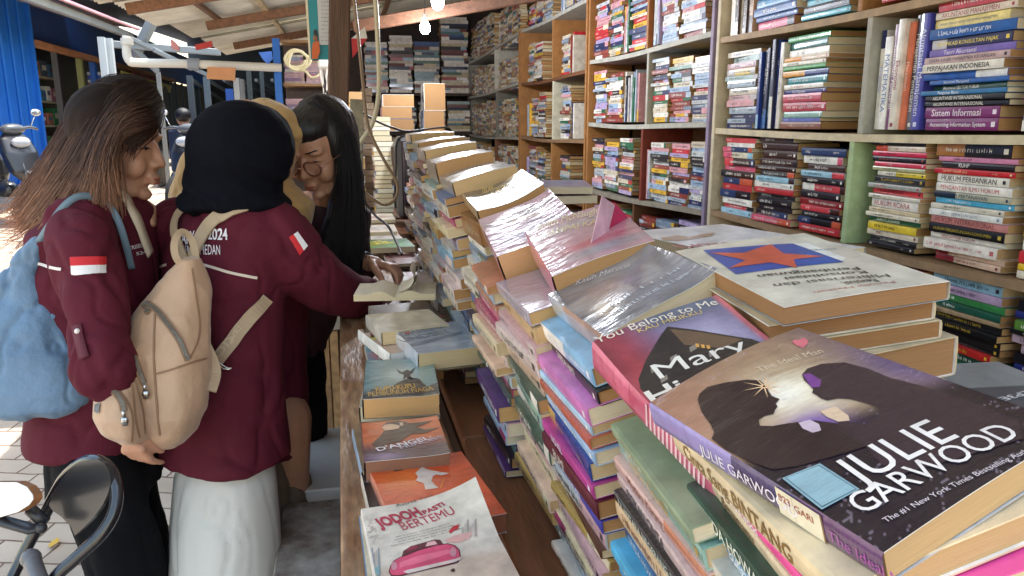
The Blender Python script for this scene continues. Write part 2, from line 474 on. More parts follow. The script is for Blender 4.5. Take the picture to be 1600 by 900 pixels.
class Art:
    """a cover sheet in metres: x from the spine, y from the foot; warp(x,y)->height"""
    def __init__(s, M, w, h, t, warp=None, tw=None):
        s.M = [np.asarray(a, float) for a in M]; s.w = w; s.h = h; s.t = t; s.warp = warp or (lambda x, y: 0 * x); s.dec = []
    def uv(s, px):
        """photo pixels -> metres on the top cover plane"""
        o, ex, ey, ez = s.M; o = o + ez * s.t; out = []
        for x, y in px:
            r = ray(x, y); k = ((o - CAM) @ ez) / (r @ ez); q = CAM + r * k - o
            out.append((q @ ex, q @ ey))
        return np.array(out)
    def poly(s, pts, col, eps=0.0005, px=False, fine=0.012):
        p = s.uv(pts) if px else np.asarray(pts, float)
        p[:, 0] = np.clip(p[:, 0], .0004, s.w - .0004); p[:, 1] = np.clip(p[:, 1], .0004, s.h - .0004)
        bm = bmesh.new(); vs_ = [bm.verts.new((a, b, 0)) for a, b in p]
        try: bm.faces.new(vs_)
        except ValueError: bm.free(); return
        bmesh.ops.triangulate(bm, faces=bm.faces)
        for _ in range(4):
            ed = [e for e in bm.edges if e.calc_length() > fine]
            if not ed: break
            bmesh.ops.subdivide_edges(bm, edges=ed, cuts=1); bmesh.ops.triangulate(bm, faces=bm.faces)
        bm.verts.index_update()
        V = np.array([v.co[:2] for v in bm.verts]); Fc = []
        for f in bm.faces:
            ii = [v.index for v in f.verts]
            if f.normal.z < 0: ii = ii[::-1]
            Fc.append(ii)
        bm.free(); s.dec.append((V, Fc, col, eps))
    def text(s, txt, x, y, size, col, bold=0.01, shear=0.0, rot=0.0, align='l', space=1.0, eps=0.0008, sx=1.0, width=None):
        gv, gf, gw = glyphs(txt, bold, shear, space, True, 3)
        if width: size_x = width / gw
        else: size_x = size * sx
        V = np.stack([gv[:, 0] * size_x, gv[:, 1] * size], 1)
        if align == 'c': V[:, 0] -= gw * size_x / 2
        elif align == 'r': V[:, 0] -= gw * size_x
        c_, s_ = math.cos(rot), math.sin(rot)
        V = np.stack([x + V[:, 0] * c_ - V[:, 1] * s_, y + V[:, 0] * s_ + V[:, 1] * c_], 1)
        s.dec.append((V, gf, col, eps))
    def small(s, n, x, y, size, col, seed=1, width=None, rot=0, eps=.0007):
        gv, gf, gw = scribble(n, seed); k = width / gw if width else size
        V = np.stack([gv[:, 0] * k, gv[:, 1] * size], 1); c_, s_ = math.cos(rot), math.sin(rot)
        V = np.stack([x + V[:, 0] * c_ - V[:, 1] * s_, y + V[:, 0] * s_ + V[:, 1] * c_], 1)
        s.dec.append((V, gf, col, eps))
    def build(s, art, bands, page, label, seed=0, film=False, spine=None, step=0.0022, group=None, back=None, tapered=0.0, extra_spine=None, name='book'):
        root = empty(name, (0, 0, 0), label, 'book', group); frame(root, s.M)
        w_, h_, t_ = s.w, s.h, s.t; nx = max(8, int(w_ / step)); ny = max(8, int(h_ / step))
        mb = MB()
        def top(u, v): x = u * w_; y = v * h_; return np.stack([x, y, t_ + s.warp(x, y)], 1)
        P, Fc, C = grid_sheet(top, art, nx, ny)
        mb.add(P, Fc.tolist(), (.5, .5, .5)); nf = len(Fc); VC = C
        # spine strip, following the warp
        bulge = min(0.0016, t_ * .08)
        ysn = np.linspace(0, h_, 30); prof = [(0, 1.0), (-bulge * .7, .93), (-bulge, .7), (-bulge, .3), (-bulge * .7, .07), (0, 0.0)]
        V = []; 
        for y in ysn:
            zt = t_ + float(s.warp(np.array([0.0]), np.array([y]))[0])
            V += [(a, y, b * zt) for a, b in prof]
        k = len(prof); Fs = []; Cs = []
        edges = np.cumsum([b[0] for b in bands])
        for j in range(29):
            fr = (j + .5) / 29; bi = min(int(np.searchsorted(edges, fr)), len(bands) - 1)
            for i in range(k - 1):
                Fs.append((j * k + i, (j + 1) * k + i, (j + 1) * k + i + 1, j * k + i + 1)); Cs.append(bands[bi][1])
        mb.add(V, Fs, Cs)
        bk = back or (.6, .58, .55)
        mb.add([(0, 0, 0), (w_, 0, 0), (w_, h_, 0), (0, h_, 0)], [(3, 2, 1, 0)], bk)
        # underside of the top sheet
        P2 = P.copy(); P2[:, 2] -= 0.0006; mb.add(P2, Fc[:, ::-1].tolist(), (.75, .72, .66))
        edge = [(i, i + 1) for i in range(nx - 1)]; 
        ev = []; 
        for idx in ([i for i in range(nx)], [(ny - 1) * nx + i for i in range(nx)], [j * nx + nx - 1 for j in range(ny)]):
            A = P[idx]; B = P2[idx]; n_ = len(idx); mb.add(np.vstack([A, B]), [(i, i + 1, i + 1 + n_, i + n_) for i in range(n_ - 1)], (.7, .68, .62))
        for (V2, F2, col, eps) in s.dec:
            z = t_ + s.warp(V2[:, 0], V2[:, 1]) + eps
            mb.add(np.stack([V2[:, 0], V2[:, 1], z], 1), F2, col)
        for (txt, size, y0, zf, col, bold, sx) in (spine or []):
            gv, gf, gw = glyphs(txt, bold, 0, 1, True, 3)
            yy = y0 - gv[:, 0] * size * sx
            zt = t_ + s.warp(0 * yy, yy)
            mb.add(np.stack([np.full(len(gv), -bulge - .0005), yy, zt * zf + gv[:, 1] * size], 1), gf, col)
        for (y0, y1, z0, z1, col) in (extra_spine or []):
            mb.add([(-bulge - .0003, y0, z0), (-bulge - .0003, y1, z0), (-bulge - .0003, y1, z1), (-bulge - .0003, y0, z1)], [(0, 3, 2, 1)], col)
        o = mb.build('cover', M_film() if film else M_cover(), root)
        # smooth vertex colours on the printed sheet
        ca = o.data.color_attributes['Col']; buf = np.empty(len(ca.data) * 4, dtype=np.float32); ca.data.foreach_get('color', buf); buf = buf.reshape(-1, 4)
        buf[:nf * 4, :3] = VC[Fc.ravel()]; ca.data.foreach_set('color', buf.ravel())
        sm = np.zeros(len(o.data.polygons), dtype=bool); sm[:nf] = True; sm[nf:nf + len(Fs)] = True; o.data.polygons.foreach_set('use_smooth', sm)
        # page block, top following the warp
        pb = MB(); e = .0012; nn = 24
        xs = np.linspace(.001, w_ - e, 14); ys2 = np.linspace(e, h_ - e, nn)
        X, Y = np.meshgrid(xs, ys2); zt = t_ - .0009 + s.warp(X.ravel(), Y.ravel())
        Vt = np.stack([X.ravel(), Y.ravel(), zt], 1); Vb = Vt.copy(); Vb[:, 2] = .0008
        m = len(Vt); idx = np.arange(m).reshape(nn, 14); Fp = []
        per = list(idx[0, :]) + list(idx[1:, -1]) + list(idx[-1, -2::-1]) + list(idx[-2:0:-1, 0])
        for a, b in zip(per, per[1:] + per[:1]): Fp.append((a + m, b + m, b, a))
        for j in range(nn - 1):
            for i in range(13): Fp.append((idx[j, i], idx[j, i + 1], idx[j + 1, i + 1], idx[j + 1, i]))
        pb.add(np.vstack([Vt, Vb]), [tuple(int(q) for q in f) for f in Fp], page)
        pb.build('pages', M_page(), root)
        return root

def lerp(a, b, t): return a + (b - a) * t
def mixc(A, col, m):
    m = np.clip(m, 0, 1)[:, None]; return A * (1 - m) + np.array(col)[None, :] * m
def sstep(a, b, x):
    t = np.clip((x - a) / (b - a), 0, 1); return t * t * (3 - 2 * t)
def n2(u, v, sc, seed=0, oc=3): return vnoise(np.stack([u, v, 0 * u], 1), sc, seed, oc)

def face_frame(P0, P1, P2):
    """P0 head-left, P1 foot-left, P2 head-right corners of a top cover -> origin at foot-left, axes"""
    P0, P1, P2 = [np.asarray(p, float) for p in (P0, P1, P2)]
    ex = unit(P2 - P0); ey = P0 - P1; ey = unit(ey - ex * (ey @ ex)); ez = np.cross(ex, ey)
    return P1, ex, ey, ez
def under(M, t):
    """move a top-cover frame down so its top surface stays where it was"""
    o, ex, ey, ez = M; return (o - ez * t, ex, ey, ez)
# ================================================================ ground and street
def ground_z(X, Y):
    return 0.09 * float(np.clip(Y - 3.5, 0, 10.5))
def brick_mat():
    m = bpy.data.materials.new('brick_paving'); m.use_nodes = True; t = m.node_tree; b = t.nodes['Principled BSDF']
    tc = t.nodes.new('ShaderNodeTexCoord'); mp = t.nodes.new('ShaderNodeMapping'); mp.inputs['Rotation'].default_value = (0, 0, R(16))
    t.links.new(tc.outputs['Object'], mp.inputs[0])
    wn = t.nodes.new('ShaderNodeTexNoise'); wn.inputs['Scale'].default_value = 6; t.links.new(mp.outputs[0], wn.inputs['Vector'])
    wm = t.nodes.new('ShaderNodeMix'); wm.data_type = 'RGBA'; wm.blend_type = 'LINEAR_LIGHT'; wm.inputs[0].default_value = 0.02
    t.links.new(mp.outputs[0], wm.inputs[6]); t.links.new(wn.outputs['Color'], wm.inputs[7])
    br = t.nodes.new('ShaderNodeTexBrick'); br.inputs['Scale'].default_value = 1.0
    br.inputs['Brick Width'].default_value = 0.21; br.inputs['Row Height'].default_value = 0.125; br.inputs['Mortar Size'].default_value = 0.005
    br.inputs['Mortar Smooth'].default_value = 0.4
    br.inputs['Color1'].default_value = (.50, .42, .33, 1); br.inputs['Color2'].default_value = (.42, .34, .255, 1); br.inputs['Mortar'].default_value = (.16, .10, .065, 1)
    t.links.new(wm.outputs[2], br.inputs['Vector'])
    n = t.nodes.new('ShaderNodeTexNoise'); n.inputs['Scale'].default_value = 2.2; n.inputs['Detail'].default_value = 8; t.links.new(mp.outputs[0], n.inputs['Vector'])
    mr = t.nodes.new('ShaderNodeMapRange'); mr.inputs[1].default_value = .3; mr.inputs[2].default_value = .7; mr.inputs[3].default_value = .72; mr.inputs[4].default_value = 1.2
    t.links.new(n.outputs[0], mr.inputs[0])
    mx = t.nodes.new('ShaderNodeMix'); mx.data_type = 'RGBA'; mx.blend_type = 'MULTIPLY'; mx.inputs[0].default_value = 1
    t.links.new(br.outputs[0], mx.inputs[6]); t.links.new(mr.outputs[0], mx.inputs[7]); t.links.new(mx.outputs[2], b.inputs['Base Color'])
    bp = t.nodes.new('ShaderNodeBump'); bp.inputs['Strength'].default_value = .6; bp.inputs['Distance'].default_value = .01; bp.invert = True
    t.links.new(br.outputs['Fac'], bp.inputs['Height']); t.links.new(bp.outputs[0], b.inputs['Normal'])
    b.inputs['Roughness'].default_value = .85
    return m
g = MB()
xs = [-200, -40, -12, -8, -6, -4, -2, 0, 2, 4, 12, 40, 200]; ys = [-60, -10, -2, 1, 3.5, 5, 6.5, 8, 9.5, 11, 12.5, 14, 20, 60, 300]
V = [(x, y, ground_z(x, y)) for y in ys for x in xs]; n_ = len(xs)
g.add(V, [(j * n_ + i, j * n_ + i + 1, (j + 1) * n_ + i + 1, (j + 1) * n_ + i) for j in range(len(ys) - 1) for i in range(n_ - 1)])
tag(g.build('ground', brick_mat()), kind='structure')

WOODC = [srgb(h) for h in ('8a6646', '9b7a56', '7a5334', 'a98a63', '6a452c')]
W_T = srgb('7d5536'); W_D = srgb('4d3020'); W_L = srgb('b08d64'); W_G = srgb('8f8a7c')

def lfl(n, label, loc=(0, 0, 0), cat=None, group=None): return empty(n, loc, label, cat, group)

# ---------------------------------------------------------------- display table and the step behind it
t = lfl('display_table', 'long worn brown wooden plank table with paperbacks laid out for sale', (0.07, 1.6, 0), 'table')
def tp(name, mb, m=None, root=None): 
    o = mb.build(name, m or M_wood(), root)
    if root: o.location = -root.location
    return o
for (x0, x1, y0, y1, c) in ((-0.022, 0.152, 0.2, 5.0, srgb('8b6a4c')),):
    m = MB(); m.box(((x0 + x1) / 2, (y0 + y1) / 2, 0.888), (x1 - x0, y1 - y0, 0.024), c, bev=.003); tp('tabletop', m, mat('worn_tabletop', (.19, .085, .038), .45, noise=.3, nscale=9, stretch=(4, .8, 1), color2=(.38, .23, .125), bump=.3, bscale=25), t)
for (x, y) in ((0.01, .4), (.13, .4), (0.01, 4.8), (.13, 4.8)):
    m = MB(); m.box((x, y, .438), (.04, .05, .876), W_L, bev=.003); tp('leg', m, None, t)
m = MB(); m.box((.07, 2.6, .80), (.03, 4.3, .07), W_T); tp('apron', m, None, t)

t = lfl('book_counter', 'broad brown plank counter carrying the long row of stacked paperbacks', (0.5, 2.0, 0), 'counter')
yb = [0.0, 1.19, 2.45, 4.6]
for i in range(3):
    m = MB(); m.box((.30, (yb[i] + yb[i + 1]) / 2, .866), (.235, yb[i + 1] - yb[i] - .004, .028), [srgb('7a4f35'), srgb('85583a'), srgb('6d4630')][i], bev=.003)
    tp('plank', m, mat('counter_plank', attr=True, rough=.5, noise=.28, nscale=6, stretch=(7, 1, 7), bump=.2, bscale=20), t)
    m = MB(); m.box((.565, (yb[i] + yb[i + 1]) / 2, .866), (.285, yb[i + 1] - yb[i] - .004, .028), [srgb('6d4630'), srgb('7a4f35'), srgb('85583a')][i], bev=.003); tp('plank', m, mat('counter_plank'), t)
m = MB(); m.box((.191, 2.3, .44), (.02, 4.5, .81), srgb('4a2c1c')); tp('front_board', m, None, t)
for (x, y) in ((.62, .15), (.62, 2.2), (.62, 4.4), (.25, .15), (.25, 2.2), (.25, 4.4)):
    m = MB(); m.box((x, y, .426), (.05, .05, .852), W_T); tp('leg', m, None, t)

def roof_z(X): return 2.1 + 0.2 * (X + 1.3)
# post holding the roof, with the hand-cut foot
t = lfl('roof_post', 'tall dark brown square wooden post standing behind the girls', (0.0, 3.25, 0), 'post')
m = MB(); p0 = at_y(521, 640, 3.2); p1 = at_y(531, 0, 3.2); dv = (p1 - p0) / (p1[2] - p0[2])
m.bar(p0 + dv * (.01 - p0[2]), p0 + dv * (roof_z(p1[0]) - .02 - p0[2]), .082, .082, srgb('4a3122'), up=(0, 1, 0)); tp('shaft', m, mat('dark_post', (.085, .045, .028), .7, noise=.35, nscale=4, stretch=(6, 6, .8), bump=.35, bscale=15), t)
m = MB(); m.box((p0[0] - .03, 3.13, .35), (.06, .05, .70), srgb('a98560'), bev=.003); tp('foot_splint', m, None, t)

# grey board hung on the post
t = lfl('switch_board', 'narrow grey green board fixed to the side of the wooden post', (0.05, 3.1, 1.2), 'board')
m = MB(); a = at_y(557, 155, 3.12); b = at_y(558, 268, 3.12)
m.bar(a, b, .05, .022, srgb('7e7663'), up=(0, 1, 0)); tp('board', m, None, t)
a = at_y(556, 230, 3.08); m = MB(); m.box(a, (.045, .03, .03), srgb('cfc9ba'), bev=.006); tp('power_socket', m, mat('cream_plastic', attr=True, rough=.4), t)

# ---------------------------------------------------------------- roof over the stall
t = lfl('corrugated_roof', 'low corrugated sheet roof with rough timber rafters over the book stall', (0.2, 4, 2.3), 'roof')
def corr_sheet(x0, x1, y0, y1, dz, col, pitch=0.076, amp=0.009):
    n = int((y1 - y0) / pitch * 6); m = MB(); V = []
    for i in range(n + 1):
        y = y0 + (y1 - y0) * i / n; h = amp * math.sin(2 * math.pi * y / pitch)
        for x in (x0, x1): V.append((x, y, roof_z(x) + h + dz)); V.append((x, y, roof_z(x) + h + dz + .004))
    Fc = []
    for i in range(n):
        a = i * 4; Fc += [(a, a + 4, a + 6, a + 2), (a + 1, a + 3, a + 7, a + 5)]
        Fc += [(a, a + 1, a + 5, a + 4), (a + 2, a + 6, a + 7, a + 3)]
    m.add(V, Fc, col); return m
msheet = mat('weathered_roof_sheet', attr=True, rough=.7, noise=.22, nscale=3.5, stretch=(1, 1, 1), bump=.1, bscale=30)
r = random.Random(3)
for yy in (0.2, 1.2, 2.8, 4.0, 5.3, 6.4, 7.5):
    y1 = {0.2: 1.3, 1.2: 2.9, 2.8: 4.1, 4.0: 5.42, 5.3: 6.5, 6.4: 7.6, 7.5: 9.15}[yy]
    for (xa, xb, dz) in ((-1.3 + r.uniform(-.1, .06) + (.12 if yy > 6 else 0) + (.28 if yy < 3.5 else 0), .5, 0.0), (.42, 2.6, .014)):
        if yy == 4.0 and xa < 0: xa -= .05
        tp('roof_sheet', corr_sheet(xa, xb, yy, y1, dz + r.choice([0, .006, .012]) + (.05 if yy in (-2.4, 1.2, 4.0, 6.4) else .03), r.choice([srgb('dcd6c4'), srgb('ccc4b0'), srgb('e2dbc8')])), msheet, t)
for yy in (0.62, 2.0, 3.3, 4.25, 5.25, 6.45, 8.0):
    m = MB(); m.bar((-1.0 if yy < 3.5 else -1.22 if yy < 6 else -.95, yy - .05, roof_z(-1.0 if yy < 3.5 else -1.22 if yy < 6 else -.95) - .035), (2.4, yy + .04, roof_z(2.4) - .035), .045, .065, srgb('80583a')); tp('rafter', m, None, t)
for (xx, ya, yb2, c) in ((-.93, 4.0, 6.6, srgb('7a5539')), (-.55, 3.2, 8.1, srgb('c9b48c')), (-.05, 3.2, 8.1, srgb('84603f')), (.42, .5, 8.1, srgb('7a5539')), (1.4, .5, 8.3, srgb('6b4a32'))):
    m = MB(); m.bar((xx, ya, roof_z(xx) + .012), (xx + .06, yb2, roof_z(xx + .06) + .012), .04, .03, c); tp('batten', m, None, t)
# post beams and the tie beam
t = lfl('tie_beam', 'dark timber beam crossing under the roof above the hanging bulbs', (0.6, 4.6, 2.2), 'beam')
m = MB(); m.bar(at_y(553, 42, 5.0), at_y(900, -18, 4.6), .05, .07, srgb('5d3c28')); tp('beam', m, None, t)

# ---------------------------------------------------------------- bulbs
def bulb(px_, y_, Y, label):
    p = at_y(px_, y_, Y); t = lfl('light_bulb', label, p, 'light bulb', 'bulbs hanging under the stall roof')
    m = MB(); m.ball((0, 0, 0), (.030, .030, .038)); m.build('bulb_glass', mat('lit_bulb', (1, 1, 1), emit=((.88, .92, 1.0), 30)), t, smooth=True)
    m = MB(); m.tube([(0, 0, .035), (0, 0, .075)], .016, 12); m.build('socket', mat('white_plastic', (.75, .74, .7), .4), t, smooth=True)
    m = MB(); m.tube([(0, 0, .075), (.004, 0, .14), (0, .01, max(.2, roof_z(p[0]) - p[2]))], .0025, 6); m.build('cord', mat('dark_cable', (.03, .03, .03), .5), t)
    l = bpy.data.lights.new('bulb_light', 'POINT'); l.energy = 9; l.color = (.86, .91, 1.0); l.shadow_soft_size = .035
    lo = bpy.data.objects.new('bulb_light', l); scn.collection.objects.link(lo); lo.location = p + np.array([0, 0, -.06]); lo.parent = None
bulb(684, 3, 3.7, 'glowing round white bulb hanging nearest, cut by the top of the picture')
bulb(664, 43, 4.7, 'glowing white bulb hanging lower in front of the back wall stacks')

# ---------------------------------------------------------------- bookcases along the right
def shx(Y): return 1.505 - 0.015 * (Y - 1.5)
M_sh = mat('painted_shelf_wood', attr=True, rough=.6, noise=.2, nscale=6, stretch=(3, 3, 3), bump=.25, bscale=22)
def bookcase(label, Ya, Yb, boards, divs, cols, depth=.27, side_cols=None, tilt=0.0):
    """Ya near, Yb far; divs: {row index: [(Y, colour)]}"""
    t = lfl('bookcase', label, (shx((Ya + Yb) / 2) + depth / 2, (Ya + Yb) / 2, 0), 'bookcase')
    xa, xb = shx(Ya), shx(Yb)
    for i, z in enumerate(boards):
        c = cols[i % len(cols)]
        z0, z1 = (z if not isinstance(z, tuple) else z[0]), (z if not isinstance(z, tuple) else z[1])
        m = MB(); n = 10; V = []
        for k in range(n + 1):
            Y = Ya + (Yb - Ya) * k / n; sag = -.010 * math.sin(math.pi * k / n) + .003 * math.sin(7 * k); zz = z0 + (z1 - z0) * k / n + sag
            X = shx(Y); V += [(X, Y, zz - .022), (X, Y, zz), (X + depth, Y, zz), (X + depth, Y, zz - .022)]
        Fc = []
        for k in range(n):
            for q in range(4): Fc.append((k * 4 + q, (k + 1) * 4 + q, (k + 1) * 4 + (q + 1) % 4, k * 4 + (q + 1) % 4))
        Fc += [(3, 2, 1, 0), (n * 4, n * 4 + 1, n * 4 + 2, n * 4 + 3)]
        m.add(V, Fc, c); tp('shelf_board', m, M_sh, t)
    zt = max(z if not isinstance(z, tuple) else max(z) for z in boards)
    for (Y, c) in ((Ya, side_cols[0]), (Yb, side_cols[1])):
        m = MB(); m.box((shx(Y) + depth / 2 - .004, Y, zt / 2 - .002), (depth, .024, zt), c, bev=.002); tp('side_panel', m, M_sh, t)
    for row, ds in divs.items():
        for (Y, c) in ds:
            f = (Y - Ya) / (Yb - Ya)
            g_ = lambda z: z if not isinstance(z, tuple) else z[0] + (z[1] - z[0]) * f
            z0, z1 = g_(boards[row]) - .012, g_(boards[row + 1]) - .02
            m = MB(); m.box((shx(Y) + depth / 2 + .002, Y, (z0 + z1) / 2), (depth, .022, z1 - z0), c, bev=.002); tp('divider', m, M_sh, t)
    m = MB(); m.box(((xa + xb) / 2 + depth + .01, (Ya + Yb) / 2, zt / 2), (.012, Yb - Ya, zt), srgb('6b4a30')); tp('back_panel', m, M_sh, t)
    return t
CW = srgb('cbbfa6'); CGR = srgb('a9a79c'); CG = srgb('a5bb8e'); CO = srgb('a06e3c'); CL = srgb('8d7f9a'); CB = srgb('6e4529'); CR = srgb('7a2f1e')
A_B = [.38, .73, 1.055, 1.385, 1.735, 2.09]
bookcase('nearest bookcase with pale cream boards and a light green divider', .62, 2.88, A_B,
         {0: [(2.02, CG), (1.2, CW)], 1: [(2.02, CG), (1.2, CW)], 2: [(2.03, CG), (1.2, CW)], 3: [(2.0, CGR), (1.18, CW)], 4: [(2.05, CO), (1.2, CW)]},
         [CB, CGR, srgb('93785a'), srgb('d2c3a4'), srgb('a58a66'), CO], side_cols=(CB, CW))
B_B = [.62, (1.045, 1.02), 1.412, 1.77, 2.14]
bookcase('middle bookcase with a lilac side and grey blue shelf boards', 2.93, 4.44, B_B,
         {0: [(3.7, CB)], 1: [(3.62, CR)], 2: [(3.58, CGR)], 3: [(3.60, CO)]}, [CB, srgb('8b8375'), CGR, CGR, CO], side_cols=(CL, CO))
C_B = [.55, .92, 1.31, 1.725, 2.13]
bookcase('reddish wooden bookcase of square open boxes beyond the lilac one', 4.49, 6.1, C_B,
         {0: [(5.2, CO)], 1: [(5.22, CO)], 2: [(5.2, srgb('c9c4ae'))], 3: [(5.22, CO)]}, [CB, CB, srgb('8a6a4c'), CB, CGR], side_cols=(CO, CO))
D_B = [.5, (.88, .85), 1.3, (1.74, 1.70), (2.13, 2.06)]
bookcase('sagging grey shelves in the far corner crammed with small paperbacks', 6.15, 8.5, D_B,
         {1: [(7.1, CB)], 2: [(7.05, srgb('77736a'))], 3: [(7.1, srgb('c0bdb2'))]}, [CGR, CB, srgb('9a958a'), CGR, CGR], side_cols=(CO, CGR))

# end wall behind everything
t = lfl('end_wall', 'dark plank wall closing the far end of the stall', (1, 8.9, 0), 'wall')
m = MB(); m.box((1.0, 8.92, 1.45), (2.1, .04, 3.0), srgb('33231a')); tp('boards', m, None, t)
t = lfl('side_wall', 'brown plank wall behind the right hand bookcases', (1.9, 4, 0), 'wall')
m = MB(); m.box((1.86, 3.6, 1.35), (.03, 10.6, 2.7), srgb('5a4030')); tp('boards', m, None, t)
t = lfl('wall_shelf', 'two dark shelves across the end wall holding tall textbook piles', (.8, 8.6, 0), 'shelf')
for z in (.55, .95, 1.32, 1.735):
    m = MB(); m.box((.82, 8.6, z - .015), (1.25, .42, .03), srgb('3b291e')); tp('shelf_board', m, None, t)
for x in (.22, .62, 1.0, 1.40):
    m = MB(); m.box((x, 8.62, .87), (.03, .4, 1.70), srgb('3b291e')); tp('upright', m, None, t)

# ---------------------------------------------------------------- fill the bookcases
EX, EY, EZ = np.array([1., 0, 0]), np.array([0, 1., 0]), np.array([0, 0, 1.])
def pile(Yfar, length, z0, z1, r, pal, where, group, titles=None, thick=(.014, .03), xoff=.015, pri=1.0, X=None, dims=None):
    """books lying flat, spines to the aisle. Yfar = far end of the spines"""
    specs = []; z = z0; i = 0
    while True:
        th = r.uniform(*thick)
        tt = None
        if titles and i < len(titles) and titles[i]:
            tt = titles[i]; th = tt.get('t', .024)
        if z + th > z1: break
        specs.append((z, th, tt)); z += th + .0006; i += 1
    n = len(specs)
    for k, (z, th, tt) in enumerate(specs):
        hh = length * r.uniform(.86, 1.0); wd = min(hh * r.uniform(.66, .75), .2)
        y0 = Yfar - hh - r.uniform(0, length - hh)
        yaw = R(r.gauss(0, 1.6)); ex = np.array([math.cos(yaw), math.sin(yaw), 0]); ey = np.array([-math.sin(yaw), math.cos(yaw), 0])
        X0 = (shx(y0) if X is None else X) + xoff + r.uniform(0, .016)
        if tt: base = srgb(tt['c']); bands = [(1.0, base)] if 'b' not in tt else [(1 - tt['b'][0], base), (tt['b'][0], srgb(tt['b'][1]))]
        else: bands = rand_bands(r, pal)
        bs = max(bands, key=lambda q: q[0])[1]
        lab = '%s book %s from top%s' % ('{c}', ordinal(n - k), where)
        add_book((np.array([X0, y0, z]), ex, ey, EZ), wd, hh, th, bands, r.choice(PAGES), title=tt.get('s') if tt else None, tcol=srgb(tt['k']) if tt and 'k' in tt else None,
                 where=lab, group=group, pri=pri * (1.3 if tt else 1), tpos=.3 if tt else None, seed=r.randint(0, 10 ** 6))
    return z
def upright(Yfar, ths, z0, z1, r, pal, where, group, titles=None, pri=1.0, n0=0, hts=None):
    y = Yfar
    for k, th in enumerate(ths):
        hh = (z1 - z0) * r.uniform(.82, .97) if hts is None else hts[k]; wd = min(hh * .72, .2); lean = R(r.gauss(0, .8))
        ey = np.array([0, -math.sin(lean), math.cos(lean)]); ez = np.array([0, -math.cos(lean), -math.sin(lean)]); ex = np.cross(ey, ez)
        tt = titles[k] if titles and k < len(titles) else None
        if tt: base = srgb(tt['c']); bands = [(1.0, base)] if 'b' not in tt else [(tt['b'][0], srgb(tt['b'][1])), (1 - tt['b'][0], base)]
        else: bands = rand_bands(r, pal)
        lab = '%s upright book, %s from left%s' % ('{c}', ordinal(k + 1 + n0), where)
        X0 = shx(y) + .012 + r.uniform(0, .02)
        # frame: ex into the shelf, ey up; spine faces the aisle (x=0)
        add_book((np.array([X0, y, z0 + .001]), ex, ey, ez), wd, hh, th, bands, r.choice(PAGES), title=tt.get('s') if tt else None, tcol=srgb(tt['k']) if tt and 'k' in tt else None,
                 where=lab, group=group, pri=pri, tpos=.5, seed=r.randint(0, 10 ** 6))
        y -= th + .001
    return y
def T(s, c, k='f4f0e6', t=.024, b=None):
    d = dict(s=s, c=c, k=k, t=t)
    if b: d['b'] = b
    return d
GA = 'used books packed in the nearest bookcase'; GB = 'used books in the middle bookcase'; GC = 'used books in the far bookcases'
r = random.Random(11)
REDS = [srgb(h) for h in ('c22f38', '111218', 'f2efe9', '8c1c20', '1a1420', 'd8454f', 'e9dfc8', '9fcbe3', 'e0607e', '3a1a14', 'cf5a3c', '223a6a')]
LAWP = [srgb(h) for h in ('f2efe9', 'd8343f', '111218', 'e8e0cc', 'e8c030', 'c9b7a0', '2b6a4a', 'e07a90', '7fb8d8', 'b5b0a8')]
TEALP = [srgb(h) for h in ('0f6f7c', 'f2efe9', 'e8a030', 'd8434f', '2a9a4c', '1d3a8c', '8fc8d0', 'b8455a', '8a5a4a', 'c9a9b0')]
PALEP = [srgb(h) for h in ('b8b6b8', '9fb8b8', 'c9a9b0', 'a8b8c8', '1d2a5c', 'd9d2c4', 'd8a0a8', 'e8d080')]
# upper bay right of the divider: uprights, then the long pile of economics books
W1 = ', upper bay above the green divider'
zA = A_B[3] + .001; zB = A_B[4] - .03
y = upright(1.975, [.022, .03, .022, .026, .02, .026, .03], zA, zB, r, SHELFPAL, W1, GA, [
    T('Pengantar', '23285a', 'b8c0e8', b=(.82, 'e8e6e0')), T('MATEMATIKA', 'eeeeea', '4a6fb0'), T('Manajemen Pemasaran', '7a3a6e'), T('Ekonomi', 'dcd4c6', '9a3040'),
    T('Manajemen', 'e07a55', 'f8e8d8'), T('Manajemen Pemasaran', '2a2c38', 'e8e4da', b=(.3, '6a6a78')), T('Akuntansi Manajemen', '4a4aa8', 'd8d8f0')], pri=1.4, hts=[.275, .255, .285, .295, .285, .30, .30])
ttl = [T('Accounting Information System', '7a2468', 'f0e8f0', .030), T('Sistem Informasi', '7d2a6c', 'f0e0ee', .028), T('AKUNTANSI INTERNASIONAL', '15151a', 'e8e4dc', .014), T('AKUNTANSI INTERNASIONAL', '17171d', 'e8e4dc', .014),
       T('Pengantar Bisnis', '3a7ab0', 'e8f0f8', .012), T('Akuntansi SEKTOR PUBLIK', '1d4a3a', 'f0ece0', .013), T('Ekonomi Manajerial', '2a62b0', 'dfe8f8', .012), T('Management', 'e8eaec', '2360b8', .017, (.65, '1f5cb4')),
       T('PERPAJAKAN INDONESIA', 'e6e2da', '22222c', .022), T('DASAR-DASAR MANAJEMEN KEUANGAN', 'c4a8aa', '2a2226', .018), T('Teori Akuntansi', '7a68b8', 'e0d8f0', .018), T('SERTIFIKASI KONSULTAN PAJAK', '2c2c58', 'e8d050', .024, (.2, 'c8c6cc')),
       T('', '1f5ca8', 'e0e8f8', .026), T('PRINSIP-PRINSIP SISTEM INFORMASI MANAJEMEN', 'ead88a', '3a3020', .022), T('AKUNTANSI MANAJEMEN', 'e0d4c4', 'a03040', .018)]
pile(y - .004, .27, zA, zB + .01, r, SHELFPAL, ', first pile' + W1, GA, ttl, pri=1.6)
